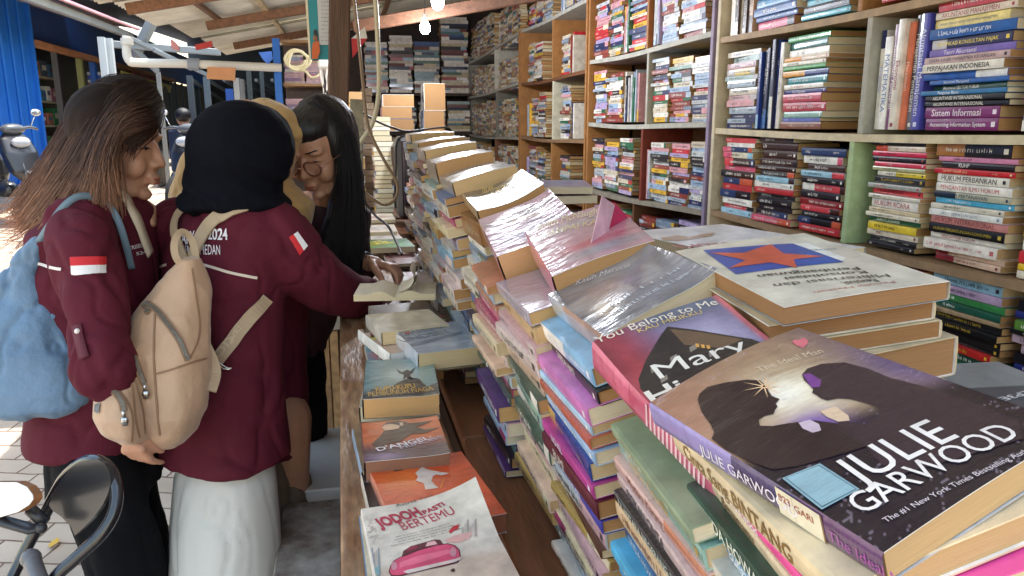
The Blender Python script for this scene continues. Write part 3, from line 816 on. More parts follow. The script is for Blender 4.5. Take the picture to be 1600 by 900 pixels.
ttl = [T('CASE FAIR', 'eceae4', 'c03a4a', .024), T('', '8fb0d0', 'f0f0f0', .018), T('', '4a2048', 'e8d8e8', .022), T('PERPAJAKAN', 'a03a70', 'f4ecf0', .034), T('', 'b8c8dc', 'c03030', .036, (.4, '3a3a78')), T('', 'e8e2d4', '2a2a2a', .01),
       T('', '1f6a48', 'e8f0e8', .026), T('', 'e8d8a8', '2a2a2a', .01), T('', 'd03a3a', 'f8e8e0', .022), T('', 'a8a8ac', '333333', .026), T('', '22307a', 'f0d060', .018), T('', 'c04020', 'f0e0d0', .026)]
pile(y - .31, .25, zA, zB - .01, r, SHELFPAL, ', second pile' + W1, GA, ttl, pri=1.2)
# lower bay right of the divider
W2 = ', bay right of the green divider'
zA = A_B[2] - .004; zB = A_B[3] - .028
ttl = [T('', '17151c', 'e8e0d8', .015), T('', '1a1820', 'e8e0d8', .015), T('', 'e8dcc8', '7a2a2a', .018), T('', 'e8cc40', '3a3020', .022), T('HUKUM AGRARIA', '1f5a3c', 'e8f0e0', .014), T('', 'e8e0cc', '3a3020', .013), T('', 'd8c8a8', '3a2020', .013),
       T('HUKUM ACARA', 'ece6de', 'c05a60', .026), T('', 'dcd6c8', '5a5040', .012), T('HUKUM PIDANA', 'd83a40', '2a1010', .016), T('', 'a8a8a4', 'c03040', .014), T('', '1b1c20', 'c8a840', .02), T('', 'e8cc40', '3a3020', .014, (.4, 'e8e4d8')),
       T('', 'b8b890', '202020', .012), T('', 'd84058', 'f0e0e0', .013), T('', '181418', 'b85a50', .015), T('', 'd82a50', '301018', .014), T('', 'e8d8c8', 'c04030', .015, (.25, 'd84a30')), T('', '24261f', 'e0e0d0', .014)]
pile(1.965, .215, zA, zB, r, LAWP, ', left pile' + W2, GA, ttl, pri=1.5)
ttl = [T('', 'e0c0a8', '7a2a2a', .016, (.3, '8a1f2a')), T('', 'e6c4ac', '7a2a2a', .013, (.2, '8a1f2a')), T('', 'ece4da', 'c87078', .028), T('PENGANTAR HUKUM', 'e4ded2', 'b04050', .013), T('HUKUM PERLINDUNGAN KONSUMEN', '14161a', 'c8b048', .024),
       T('HUKUM INTERNASIONAL', 'cf8a86', '8a3a3c', .02), T('', 'e8e8e4', '8a9ab0', .017), T('', 'dcd4c4', '3a3a3a', .014), T('', '4aa8d0', 'f0f4f8', .014), T('HUKUM PERTANAHAN', 'b8b8a4', '1f3a5a', .016, (.3, '1a2a3a')),
       T('PENGANTAR ILMU HUKUM', 'ece8e2', 'c03a4a', .022), T('HUKUM PERBANKAN', 'e8e4dc', '1a1a1e', .022), T('', 'c9252f', 'f0d0a0', .014), T('KUHP', '181014', 'e8e0e0', .016), T('', 'd88ab0', '3a2030', .013), T('', '1c1a1e', 'e0d8c8', .032, (.4, 'a8703a')),
       T('HUKUM PIDANA KHUSUS', '16141a', 'e0d8c8', .024)]
pile(1.715, .245, zA, zB + .004, r, LAWP, ', middle pile' + W2, GA, ttl, pri=1.5)
pile(1.44, .21, zA, zB, r, LAWP, ', right pile' + W2, GA, pri=.9)
# bays left of the divider
W3 = ', upper bay left of the grey divider'
zA = A_B[3] + .001; zB = A_B[4] - .03
pile(2.845, .235, zA, zB - .015, r, PALEP, ', left pile' + W3, GA)
y = upright(2.60, [.016, .022, .018, .024, .02, .016, .022], zA, zB, r, [srgb(h) for h in ('e8e6e0', '1f3a8a', '2a2c4a', '9fc4e0', 'd8d4ca', 'e0e4ea', '3a6aa8')], W3, GA, pri=.9)
pile(y - .006, .25, zA, zB, r, TEALP, ', right pile' + W3, GA, [T('', '8a5a4e', 'd8c0b0', .024), T('', '5a6ac0', 'e0e0f0', .012), T('', '8fb8b0', 'f0f0e8', .02), T('', 'b8404e', 'f0d8d8', .03), T('', 'c0455a', 'f0d8d8', .028), T('Teori Organisasi', '20287a', 'e0e0f0', .014), T('', 'e8e6e0', 'c03a3a', .016),
     T('', '0f7a88', 'd8f0f0', .024), T('', '2a3a7a', 'e8a838', .02, (.5, 'e0a040')), T('', '3a9a48', 'f0f0e0', .014), T('', 'eceae2', '2a2a2a', .014), T('', 'e8d8c8', 'c04a4a', .014, (.4, 'e8a030')), T('', 'f0eee8', '4a4a4a', .024), T('', '0e6a6a', 'c8e0e0', .024)], pri=1.0)
W4 = ', bay left of the green divider'
zA = A_B[2] - .002; zB = A_B[3] - .03
pile(2.83, .24, zA, zB, r, REDS, ', left pile' + W4, GA); pile(2.575, .25, zA, zB + .004, r, REDS, ', middle pile' + W4, GA); pile(2.30, .235, zA, zB, r, REDS, ', right pile' + W4, GA)
# top bays, cut by the frame
W5 = ', topmost visible bay left side'
zA = A_B[4] + .001
y = upright(2.82, [.03, .026, .014, .03, .02, .022], zA, zA + .3, r, [srgb(h) for h in ('c8a890', '8a2f28', 'e8e0d4', '4a3a34')], W5, GA, pri=.7)
pile(y - .01, .27, zA, zA + .3, r, [srgb(h) for h in ('7a2a48', 'd84a78', '2a8ac8', '1a1a2a', '1f5aa0')], ', pile' + W5, GA, pri=.8)
pile(y - .3, .25, zA, zA + .3, r, [srgb(h) for h in ('2a9ac0', '15151f', '4ab0c8', 'e0e4e8')], ', second pile' + W5, GA, pri=.7)
W6 = ', topmost visible bay right side'
pile(1.98, .22, zA, zA + .3, r, SHELFPAL, ', left pile' + W6, GA, pri=.7); pile(1.74, .22, zA, zA + .3, r, SHELFPAL, ', middle pile' + W6, GA, pri=.7); pile(1.5, .24, zA, zA + .3, r, SHELFPAL, ', right pile' + W6, GA, pri=.7)
# bays below
W7 = ', low bay under the green divider'
zA = A_B[1] + .001; zB = A_B[2] - .04
pile(1.96, .24, zA, zB, r, TEALP, ', left pile' + W7, GA)
ttl = [T('', '161820', 'e0e0e0', .02), T('', '1a2a3a', 'c8d0c0', .02), T('', '1f7a48', 'd8f0d8', .03), T('', '1f4a3c', 'e0e8e0', .022), T('', 'c02a2a', 'e8c030', .02, (.4, 'e8c030')), T('', '15161a', 'd0b040', .018), T('', '17181c', 'd0b040', .018),
       T('', '15161a', 'd0b040', .018), T('', '17181c', 'd0b040', .018), T('', 'a89070', '302010', .012), T('', '1f5a4a', 'e0e8e0', .018), T('', '3a8a4a', 'f0f0f0', .018), T('', 'b8a0c0', '4a3050', .022)]
pile(1.70, .25, zA, zB + .01, r, SHELFPAL, ', middle pile' + W7, GA, ttl, pri=1.2)
pile(1.43, .22, zA, zB - .01, r, [srgb(h) for h in ('e8e4dc', 'c02a38', '8ab0c8', 'b8a0b0', '22307a', '15151f', '5a8a3a')], ', right pile' + W7, GA, pri=1.2)
for (Yf, w_) in ((2.83, .24), (2.57, .24), (2.31, .24)): pile(Yf, w_, zA, zB - r.uniform(0, .06), r, TEALP, ', back pile' + W7 + ' %s' % ('left' if Yf > 2.7 else 'middle' if Yf > 2.4 else 'right'), GA, pri=.6)
for Yf in (1.96, 1.70, 1.44): pile(Yf, .23, A_B[0] + .001, A_B[1] - .05, r, SHELFPAL, ' of the bottom shelf', GA, pri=.2)
for row in (1, 2, 3, 4):   # nearer than the picture's edge
    for Yf in (1.15, .9):
        pile(Yf, .23, A_B[row] + .001, A_B[row] + .28, r, SHELFPAL, ', off the right edge', GA, pri=.1)

def fill(Ya, Yb, z0, z1, r, pal, where, group, pri=1.0, full=.9, lens=(.19, .25), thick=(.012, .026), upr=.25):
    y = Yb - .015; k = 0; names = ['left', 'second', 'third', 'fourth', 'fifth', 'sixth', 'seventh', 'eighth']
    while y - Ya > lens[0] * .8:
        L = min(r.uniform(*lens), y - Ya - .01)
        if r.random() < upr and y - Ya > .12:
            nb = r.randint(2, 4); y = upright(y, [r.uniform(.014, .028) for _ in range(nb)], z0, min(z1, z0 + .27), r, pal, where, group, pri=pri) - .004
        else:
            pile(y, L, z0, z0 + (z1 - z0) * r.uniform(full - .15, full), r, pal, ', %s pile%s' % (names[min(k, 7)], where), group, thick=thick, pri=pri); y -= L + .008; k += 1
BP = [srgb(h) for h in ('e9e4dc', 'd9cdb8', 'c22f38', '1d2a5c', '7d8fa5', 'a9b8c8', '8b3a32', '26242c', 'e3b33f', '2c6a4d', 'b7a6cf', 'c4c9cc', 'd8a0a8', 'f0ece2', '9fb9d6')]
for (Ya, Yb, row, w_) in ((2.95, 3.61, 1, ', lower near bay of the lilac bookcase'), (3.63, 4.42, 1, ', lower far bay of the lilac bookcase'), (2.95, 3.57, 2, ', middle near bay of the lilac bookcase'), (3.59, 4.42, 2, ', middle far bay of the lilac bookcase'),
                       (2.95, 3.59, 3, ', top near bay of the lilac bookcase'), (3.61, 4.42, 3, ', top far bay of the lilac bookcase'), (2.95, 3.69, 0, ', bottom of the lilac bookcase'), (3.71, 4.42, 0, ', bottom far of the lilac bookcase')):
    z0 = B_B[row] if not isinstance(B_B[row], tuple) else B_B[row][0] - .012; z1 = B_B[row + 1] if not isinstance(B_B[row + 1], tuple) else B_B[row + 1][1]
    fill(Ya, Yb, z0 + .001, z1 - .03, r, BP, w_, GB, full=.97)
fill(2.95, 4.42, 2.141, 2.4, r, BP, ' on top of the lilac bookcase', GB, pri=.3)
for (Ya, Yb) in ((4.53, 5.19), (5.24, 6.07)):
    for row in (0, 1, 2, 3, 4):
        z1 = C_B[row + 1] if row < 4 else 2.38
        fill(Ya + .16 if row in (1, 2, 3) else Ya, Yb - .1, C_B[row] + .001, z1 - .04, r, FARPAL + BP, ', far box bookcase', GC, full=.95 if row != 3 else .8, pri=.4)
for (Ya, Yb) in ((6.2, 7.04), (7.12, 8.4)):
    for row in range(5):
        a = D_B[row] if not isinstance(D_B[row], tuple) else min(D_B[row]); z1 = (D_B[row + 1] if not isinstance(D_B[row + 1], tuple) else min(D_B[row + 1])) if row < 4 else 2.5
        fill(Ya, Yb, a - .005, z1 - .04, r, FARPAL + [srgb('e8e2d4'), srgb('b09c7c')], ', far corner', GC, full=.97, lens=(.12, .19), thick=(.012, .024), pri=.3, upr=.1)
# back wall piles, spines towards the camera
BACKP = [srgb(h) for h in ('e0dcd2', 'd8d4cc', 'c9bfae', 'b8a888', 'e4e0da', '3f6a5c', 'a0484e', '3a5a8a', '22222a', 'c8b898', 'd8d0c8', '1d2a4c', '6a3a3a', '8fa8b8', '5c7f86')]
def back_pile(X0, L, Y, z0, z1, r, pal=BACKP, thick=(.02, .036), where=', back wall', pri=1.0, group=GC, faceout=True, yaw=0.0):
    z = z0; sp = []
    while True:
        th = r.uniform(*thick)
        if z + th > z1: break
        sp.append((z, th)); z += th + .001
    for k, (z, th) in enumerate(sp):
        h = L * r.uniform(.88, 1.0); a = R(r.gauss(0, 2)) + yaw; x1 = X0 + h + r.uniform(0, L - h)
        ex = np.array([-math.sin(a), math.cos(a), 0]); ey = np.array([-math.cos(a), -math.sin(a), 0])
        if not faceout: ey = -ey; o = np.array([x1 - h, Y + .2, z]); ex = -ex
        else: o = np.array([x1, Y, z])
        add_book((o, ex, ey, EZ), h * .7, h, th, rand_bands(r, pal), r.choice(PAGES), where='{c} book %s from top%s' % (ordinal(len(sp) - k), where), group=group, pri=pri, seed=r.randint(0, 10 ** 6))
for i, (xa, xb, top) in enumerate(((572, 608, 63), (609, 647, 54), (648, 688, 62), (690, 733, 22))):
    p = at_y(xa, 145, 8.4); q = at_y(xb, 145, 8.4)
    back_pile(p[0], q[0] - p[0], 8.4, 1.736, at_y(xa, top, 8.4)[2], r, where=', %s tall pile on the back wall shelf' % ['first', 'second', 'third', 'rightmost'][i], pri=2.0)
for (xa, xb, zt) in ((655, 697, 1.66), (699, 735, 1.66), (610, 652, 1.6)):
    p = at_y(xa, 200, 8.4); q = at_y(xb, 200, 8.4); back_pile(p[0], q[0] - p[0], 8.4, 1.33, zt, r, pri=.8)
    back_pile(p[0], q[0] - p[0], 8.4, .96, 1.27, r, pri=.4)
# ================================================================ the long row of stacks on the counter
def seg_px(A, txt, pl, pr, ptop, col, bold=.01, shear=0.0, eps=.0008):
    """print txt with its baseline from pl to pr (points on the cover seen in the photo)"""
    a, b, c = A.uv([pl, pr, ptop]); d = b - a; L = np.linalg.norm(d); n_ = np.array([-d[1], d[0]]) / L
    A.text(txt, a[0], a[1], abs((c - a) @ n_) / .72, col, bold, shear, math.atan2(d[1], d[0]), 'l', width=L, eps=eps)
def blobf(u, v, cu, cv, ru, rv): return np.exp(-(((u - cu) / ru) ** 2 + ((v - cv) / rv) ** 2))

GR = 'paperbacks stacked in the long counter row'
ROWP = [srgb(h) for h in ('dcc8c2', 'cfa6ae', 'b8657a', '9fb6ca', '5f8ab4', '3c659a', '2a3350', '8f84a8', 'b5acc4', 'e0d8ca', 'e8e2d6', '8c443c', 'b8785a', 'b89858', '7c9690', 'e2dace', 'cdc4b4', 'a9b8c4', '43584c',
                          '5a3a2c', '2a2024', 'b8bec4', '78a8c4', 'e0cfa8', 'a8406a', '50306a', '8fb4a4', 'd8b8a0', 'c8d4dc')]
def stack(P1, ex0, tilt, L, wd, zbase, r, where, thick=(.011, .023), first=None, n_max=40, jit=.008, yaw0=0.0, X_lean=0.0, pal=ROWP, pri=1.5, titles=None, film=.15):
    """books under point P1 (near spine corner of the lowest top surface), going down to zbase; tilt falls away towards the base"""
    z = P1[2]; n_est = max(1, int((z - zbase) / (sum(thick) / 2))); k = 0
    while z - zbase > thick[0] * .95 and k < n_max:
        tt = titles[k] if titles and k < len(titles) else None
        th = tt['t'] if tt else r.uniform(*thick)
        if z - th < zbase: th = z - zbase
        if th < .008: break
        f = max(0.0, 1 - (k + 1) / n_est); ti = tilt * f ** .8; yw = yaw0 + R(r.gauss(0, 1.3))
        Lk = L * r.uniform(.93, 1.0); wk = wd * r.uniform(.93, 1.03)
        ex = np.array([math.cos(ti) * math.cos(yw), math.sin(yw), math.sin(ti)]); ey = unit(np.array([-math.sin(yw), math.cos(yw), 0.0])); ez = unit(np.cross(ex, ey)); ex = np.cross(ey, ez)
        x = P1[0] + r.uniform(-jit, jit) + X_lean * (P1[2] - z); y = P1[1] + r.uniform(0, L - Lk) + r.uniform(-.004, .004)
        if tt: bands = [(1.0, srgb(tt['c']))] if 'b' not in tt else [(1 - tt['b'][0], srgb(tt['c'])), (tt['b'][0], srgb(tt['b'][1]))]
        else: bands = rand_bands(r, pal)
        add_book((np.array([x, y, z - th]), ex, ey, ez), wk, Lk, th - .0008, bands, r.choice(PAGES), title=tt.get('s') if tt else None, tcol=srgb(tt['k']) if tt else None,
                 where='{c} paperback %s from top %s' % (ordinal(k + 2), where), group=GR, pri=pri, film=r.random() < film, seed=r.randint(0, 10 ** 6), tpos=.3 if tt else None)
        z -= th; k += 1

r = random.Random(23)
# --- novel with the toasting couple
P0, P1, P2 = (.196, .443, 1.219), (.224, .256, 1.217), (.313, .461, 1.260)
M = face_frame(P0, P1, P2); tG = .018
A = Art(under(M, tG), .127, .192, tG, warp=lambda x, y: .0035 * np.sin(np.clip(x / .127, 0, 1) * 3.1) * (0.4 + .6 * (y / .19)) - .002 * (x / .127) ** 3)
c6 = lambda *p: [(1000 + a / 2.25, 500 + b / 2.25) for a, b in p]
gu, gv = (A.uv([(1225, 622)])[0] / np.array([.127, .192]))
def art(u, v):
    C = np.ones((len(u), 3)) * np.array(srgb('8f6f5a'))
    C = mixc(C, srgb('6d5660'), sstep(.75, 1.0, u) * .7)
    C = mixc(C, srgb('b89a78'), blobf(u, v, gu, gv, .5, .3)); C = mixc(C, srgb('e8d8b4'), blobf(u, v, gu + .05, gv - .03, .26, .15) * .95)
    C = mixc(C, srgb('fbf3df'), blobf(u, v, gu, gv, .13, .09)); C = mixc(C, srgb('a9705a'), blobf(u, v, .05, .85, .3, .3) * .6); C = mixc(C, srgb('5a4a78'), blobf(u, v, .98, .55, .18, .22) * .8)
    C = mixc(C, srgb('1d1722'), sstep(.50, .38, v + .12 * (u - .5)))
    C = mixc(C, srgb('6a3fae'), blobf(u, v, .36, .47, .13, .075) * .85)
    C = mixc(C, srgb('b9a8b8'), (np.abs(n2(u * .5, v * 4, 9, 8)) < .012) * .35); return C * (1 + .16 * n2(u, v, 14, 3))[:, None]
A.poly(c6((205, 290), (212, 270), (240, 248), (300, 235), (380, 225), (425, 228), (445, 245), (455, 265), (468, 283), (494, 292), (488, 300), (480, 308), (487, 318), (478, 330), (472, 344), (440, 350), (420, 362), (424, 382), (470, 384), (520, 376),
           (610, 366), (690, 376), (745, 420), (800, 455), (720, 480), (640, 500), (560, 520), (470, 530), (380, 500), (300, 460), (252, 420), (262, 398), (248, 370), (218, 330)), srgb('2a1d22'), px=True)
A.poly(c6((572, 205), (590, 182), (640, 162), (720, 152), (800, 172), (880, 205), (980, 228), (1150, 280), (1330, 350), (1345, 420), (1200, 470), (1040, 520), (900, 560), (830, 500), (790, 450), (735, 420), (690, 395), (700, 370), (740, 372), (800, 380),
           (845, 345), (840, 318), (800, 305), (740, 290), (700, 288), (662, 297), (640, 290), (622, 277), (608, 270), (612, 258), (596, 240), (580, 225)), srgb('33252f'), px=True)
A.poly(c6((560, 375), (600, 365), (632, 380), (640, 402), (610, 410), (575, 395)), srgb('c9b4c0'), px=True, eps=.0007)
A.poly(c6((635, 335), (690, 318), (735, 350), (740, 368), (700, 372), (660, 355)), srgb('d9bb9c'), px=True, eps=.0007)
A.poly(c6((575, 205), (600, 200), (640, 225), (635, 250), (605, 252)), srgb('7a3f8a'), px=True, eps=.0007)
for k in range(9):
    a = 2 * math.pi * k / 9; c_ = (440, 250); A.poly(c6((c_[0] + 6 * math.cos(a + .5), c_[1] + 4 * math.sin(a + .5)), (c_[0] + 80 * math.cos(a), c_[1] + 42 * math.sin(a)), (c_[0] + 6 * math.cos(a - .5), c_[1] + 4 * math.sin(a - .5))), srgb('f0c89a'), px=True, eps=.0008)
A.poly(c6((533, 82), (545, 72), (560, 72), (575, 62), (592, 72), (588, 88), (575, 104), (555, 96)), srgb('d9707c'), px=True, eps=.0006)
seg_px(A, 'The Ideal Man', c6((425, 200))[0], c6((650, 118))[0], c6((422, 178))[0], srgb('d8c4a8'), .004)
seg_px(A, 'KEKASIH IDEAL', c6((465, 212))[0], c6((660, 138))[0], c6((463, 200))[0], srgb('c0a080'), .004)
seg_px(A, 'JULIE', c6((770, 592))[0], c6((1125, 420))[0], c6((715, 492))[0], srgb('ece4dc'), .004)
seg_px(A, 'GARWOOD', c6((790, 690))[0], c6((1345, 405))[0], c6((758, 610))[0], srgb('ece4dc'), .004)
seg_px(A, 'The #1 New York Times Bestselling Author', c6((868, 720))[0], c6((1400, 455))[0], c6((862, 700))[0], srgb('d8ccd0'), .0)
A.poly(c6((500, 562), (635, 515), (775, 605), (640, 672)), srgb('86a6b0'), px=True, eps=.0009)
A.poly(c6((512, 562), (632, 521), (764, 605), (642, 664)), srgb('3a5560'), px=True, eps=.0010)
A.poly(c6((515, 562), (631, 524), (760, 605), (642, 661)), srgb('8fb0b8'), px=True, eps=.0011)
ya = A.uv(c6((498, 566)))[0][1]; yb_ = A.uv(c6((640, 676)))[0][1]
A.build(art, [(.26, srgb('5a3560')), (.30, srgb('4a3f66')), (.44, srgb('8c80b8'))], PAGES[1], 'glossy brown novel with a couple toasting, blue label at its spine, nearest the camera', film=True, step=.0012, group=GR,
        spine=[('JULIE GARWOOD', .0105, A.uv(c6((195, 405)))[0][1], .26, srgb('e8e2ee'), .004, 1.0), ('823', .0062, ya - .0015, .55, srgb('a04030'), .01, 1), ('GAR', .0062, ya - .013, .5, srgb('a04030'), .01, 1), ('1', .0062, ya - .0255, .5, srgb('a04030'), .01, 1), ('The Ideal Man', .009, yb_ - .004, .3, srgb('9a3a9a'), .004, 1)],
        extra_spine=[(yb_, ya, .0005, tG - .0005, srgb('e0d8c0')), (yb_ - .0012, yb_, .0005, tG - .0005, srgb('7a5a30')), (ya - .0122, ya - .0119, .001, tG - .001, srgb('b09050'))])
MG = M
# books below it, same slant
def row_T(s, c, k, t, b=None): return T(s, c, k, t, b)
stack(np.array([.214, .262, 1.198]), None, R(17), .19, .125, .882, r, 'below the toasting couple novel', titles=[row_T('Cinta Sang BINTANG', 'd8c4a0', '8a6a3c', .018), row_T('Julie Garwood', 'e8559a', 'f4e8ee', .011, (.45, 'e070a8')),
      row_T('Bersamamu', 'dcc8a8', '7a5a3a', .013), row_T('LINDA HOWARD', '2a4a3c', 'e0e4d8', .016), row_T('Bunga', '78b0d8', 'f0f4f8', .015, (.3, '3a7ac0')), row_T('Duka Duyung', 'c8c4b8', '5a4a4a', .020), row_T('Linda Howard', '8fc0c8', '2a4a5a', .016)], X_lean=.09, pri=2.5, yaw0=R(-4), film=.4, jit=.004)
# --- novel with the burning house
P0, P1a, P2 = np.array((.197, .576, 1.222)), np.array((.226, .445, 1.184)), np.array((.317, .593, 1.252))
P1 = P0 + (P1a - P0) * 1.34
M = face_frame(P0, P1, P2); tM = .028; LM = float(np.linalg.norm(P1 - P0))
A = Art(under(M, tM), .124, LM, tM, warp=lambda x, y: .003 * np.sin(x / .124 * 3.1) + .002 * np.sin(y * 40))
c8 = lambda *p: [(820 + a / 2.648, 380 + b / 2.648) for a, b in p]
def art(u, v):
    C = np.ones((len(u), 3)) * np.array(srgb('7a6f90'))
    C = mixc(C, srgb('a8a0b8'), blobf(u, v, .7, .75, .25, .14)); C = mixc(C, srgb('8a2a34'), sstep(.55, .1, u) * sstep(.35, .8, v) * .9)
    C = mixc(C, srgb('5a6470'), sstep(.86, .95, v) * sstep(.2, .5, u) * .8)
    C = mixc(C, srgb('c03c30'), blobf(u, v, .1, .45, .16, .25)); C = mixc(C, srgb('e0b060'), blobf(u, v, .08, .25, .06, .06))
    C = mixc(C, srgb('c86a70'), sstep(.93, .99, u))
    nn = n2(u, v, 9, 5, 4); return C * (1 + .35 * nn)[:, None]
A.poly(c8((470, 560), (500, 490), (560, 400), (590, 362), (700, 370), (940, 395), (1010, 420), (960, 470), (860, 520), (700, 580), (560, 660), (480, 600)), srgb('2e2b2c'), px=True)
A.poly(c8((600, 372), (720, 378), (900, 398), (820, 440), (660, 430)), srgb('6a5442'), px=True, eps=.0006)
for q in ((520, 520), (600, 480), (680, 440), (560, 560), (760, 460)): A.poly(c8(q, (q[0] + 28, q[1] - 14), (q[0] + 32, q[1] + 4), (q[0] + 5, q[1] + 20)), srgb('8a8074'), px=True, eps=.0007)
for q in ((705, 425), (728, 428), (750, 430)): A.poly(c8(q, (q[0] + 14, q[1]), (q[0] + 18, q[1] + 14), (q[0] + 4, q[1] + 14)), srgb('d8a050'), px=True, eps=.0008)
seg_px(A, 'You Belong to Me', c8((300, 425))[0], c8((802, 262))[0], c8((295, 398))[0], srgb('e8dcc8'), .016)
seg_px(A, 'KAU MILIKKU', c8((474, 388))[0], c8((738, 304))[0], c8((472, 370))[0], srgb('d8b878'), .006)
seg_px(A, 'Mary', c8((560, 562))[0], c8((935, 440))[0], c8((525, 505))[0], srgb('ece4d6'), .02)
seg_px(A, 'Higgins', c8((530, 662))[0], c8((980, 505))[0], c8((490, 612))[0], srgb('ece4d6'), .02)
A.build(art, [(.5, srgb('c05a78')), (.2, srgb('b84a68')), (.3, srgb('c8607c'))], PAGES[4], 'shiny purple and red novel with a dark house, behind the toasting couple novel', film=True, step=.0014, group=GR,
        extra_spine=[(i * .0055 + .03, i * .0055 + .0325, .003, tM - .003, srgb('e8c0c8')) for i in range(14)])
stack(np.array([.215, .40, 1.148]), None, R(16), .185, .125, .882, r, 'under the dark house novel', titles=[row_T('', '8a9a7c', 'e0e0c8', .013), row_T('Sophie Kinsella', '88b0a4', 'c8a860', .018), row_T('Mutiara Karang', 'c07a5c', '7a3a2a', .015, (.6, 'd8b0a8')),
      row_T('BISIKAN CINTA', 'c8b0b0', '2a2428', .015), row_T('DI ANTARA NEGERANG SUNYI', '1c1c20', 'd8dccc', .013), row_T('', 'cdb08c', '8a5a3a', .020), row_T('LINDA HOWARD  Mr. Perfect', '35527e', 'e0e4e8', .020), row_T('', '4fa8d0', 'f0f4f8', .016), row_T('BISIKAN SUKMA', '48a0d8', 'f0f0f0', .016)],
      X_lean=.09, pri=2.5, yaw0=R(-2), film=.4, jit=.005)
# --- silver plastic wrapped novel
def plain_art(base, spots, noise_=.2, sc=7, seed=1, stre=(1, 1)):
    def f(u, v):
        C = np.ones((len(u), 3)) * np.array(srgb(base))
        for (cu, cv, ru, rv, col, a) in spots: C = mixc(C, srgb(col), blobf(u, v, cu, cv, ru, rv) * a)
        return C * (1 + noise_ * n2(u * stre[0], v * stre[1], sc, seed, 4))[:, None]
    return f
M = face_frame((.228, .827, 1.208), (.23, .637, 1.209), (.341, .829, 1.261)); tS = .03
A = Art(under(M, tS), .126, .188, tS, warp=lambda x, y: .004 * np.sin(x / .126 * 3.1) * (.6 + .4 * np.sin(y * 30)) + .006 * np.clip((x - .09) / .036, 0, 1) ** 2)
seg_px(A, 'Kasih Merona', (900, 447), (985, 418), (899, 440), srgb('d8d4d8'), .0)
A.small(2, .02, .05, .014, srgb('c8ccd4'), 4, .09); A.small(2, .03, .028, .014, srgb('c8ccd4'), 5, .08)
A.build(plain_art('6e6e76', [(.35, .55, .2, .18, '9a7a78', .9), (.2, .3, .1, .1, 'b8986a', .7), (.6, .8, .4, .1, '8f929a', .9), (.75, .35, .3, .3, '888c98', .8)], .5, 6, 9), [(.3, srgb('b08a78')), (.4, srgb('c09a88')), (.3, srgb('b8bcc4'))], PAGES[5],
        'silver grey novel in crinkled shiny plastic, third cover from the camera', film=True, group=GR, step=.0018)
stack(np.array([.222, .642, 1.176]), None, R(17), .188, .126, .882, r, 'under the silver plastic novel', titles=[row_T('', '8ab8d8', 'f0f4f8', .021, (.5, 'ece8e0')), row_T('SABDA HATI', '22201f', 'e8e0d0', .016), row_T('', 'c878b8', 'f0e0f0', .020), row_T('', 'a8c8e0', 'f0f4f8', .013),
      row_T('', 'c0604c', 'f0d0c0', .013), row_T('', '9ab8d8', 'f0f4f8', .016), row_T('', '22408a', 'c8a850', .021, (.25, 'c8a050')), row_T('NOVEL', 'b0408a', 'f0e0f0', .016), row_T('BUMI', '5a2430', 'f0e0d8', .021), row_T('DEWI LESTARI', '4a4aa8', 'e0e0f8', .016)], X_lean=.09, pri=2.2, film=.4, jit=.006)
# --- pink novel with raised cover
M = face_frame((.244, 1.003, 1.256), (.229, .815, 1.231), (.357, .989, 1.294)); tP = .044
A = Art(under(M, tP), .125, .19, tP, warp=lambda x, y: .003 * np.sin(x / .125 * 3.1))
seg_px(A, 'Judith McNaught', (838, 362), (940, 335), (836, 352), srgb('e8d8b0'), .004)
seg_px(A, 'SAMPAI KAU', (850, 374), (945, 350), (848, 366), srgb('e8c890'), .01)
ro = A.build(plain_art('b88a94', [(.5, .3, .35, .09, 'b84a58', .95), (.6, .15, .4, .08, '8a9098', .9), (.4, .75, .4, .1, 'a8a0a4', .9)], .25, 5, 4, (3, 1)), [(.35, srgb('c8708a')), (.65, srgb('d88a98'))], PAGES[4], 'thick pink novel whose magenta inner cover stands up at the corner', film=True, group=GR, step=.002)
def raised(name, pix, Yd, col, parent, matn):
    m = MB(); P = [at_d(x, y, d) for (x, y), d in zip(pix, Yd)]
    m.prism(P, unit(np.cross(P[1] - P[0], P[2] - P[0])), .0008, col); o = m.build(name, matn)
    bpy.context.view_layer.update(); o.parent = parent; o.matrix_parent_inverse = parent.matrix_world.inverted(); return o
bpy.context.view_layer.update()
d_ = seen(M[0] + M[1] * .09 + M[2] * .02)[2]
raised('cover_flap', [(922, 388), (941, 306), (961, 321), (946, 380)], [d_ + .03, d_ + .03, d_ + .06, d_ + .05], srgb('c9a0ac'), ro, M_cover())
raised('inner_cover', [(946, 380), (962, 318), (991, 350), (968, 372)], [d_ + .052, d_ + .065, d_ + .09, d_ + .07], srgb('a81f4c'), ro, M_cover())
stack(np.array([.218, .82, 1.187]), None, R(16), .19, .125, .882, r, 'under the pink novel with the raised cover', titles=[row_T('', 'a89aa8', 'e8e0e8', .018), row_T('', 'c0a070', '5a4020', .021)], X_lean=.09, pri=2.0, film=.4, jit=.010, thick=(.012, .026))
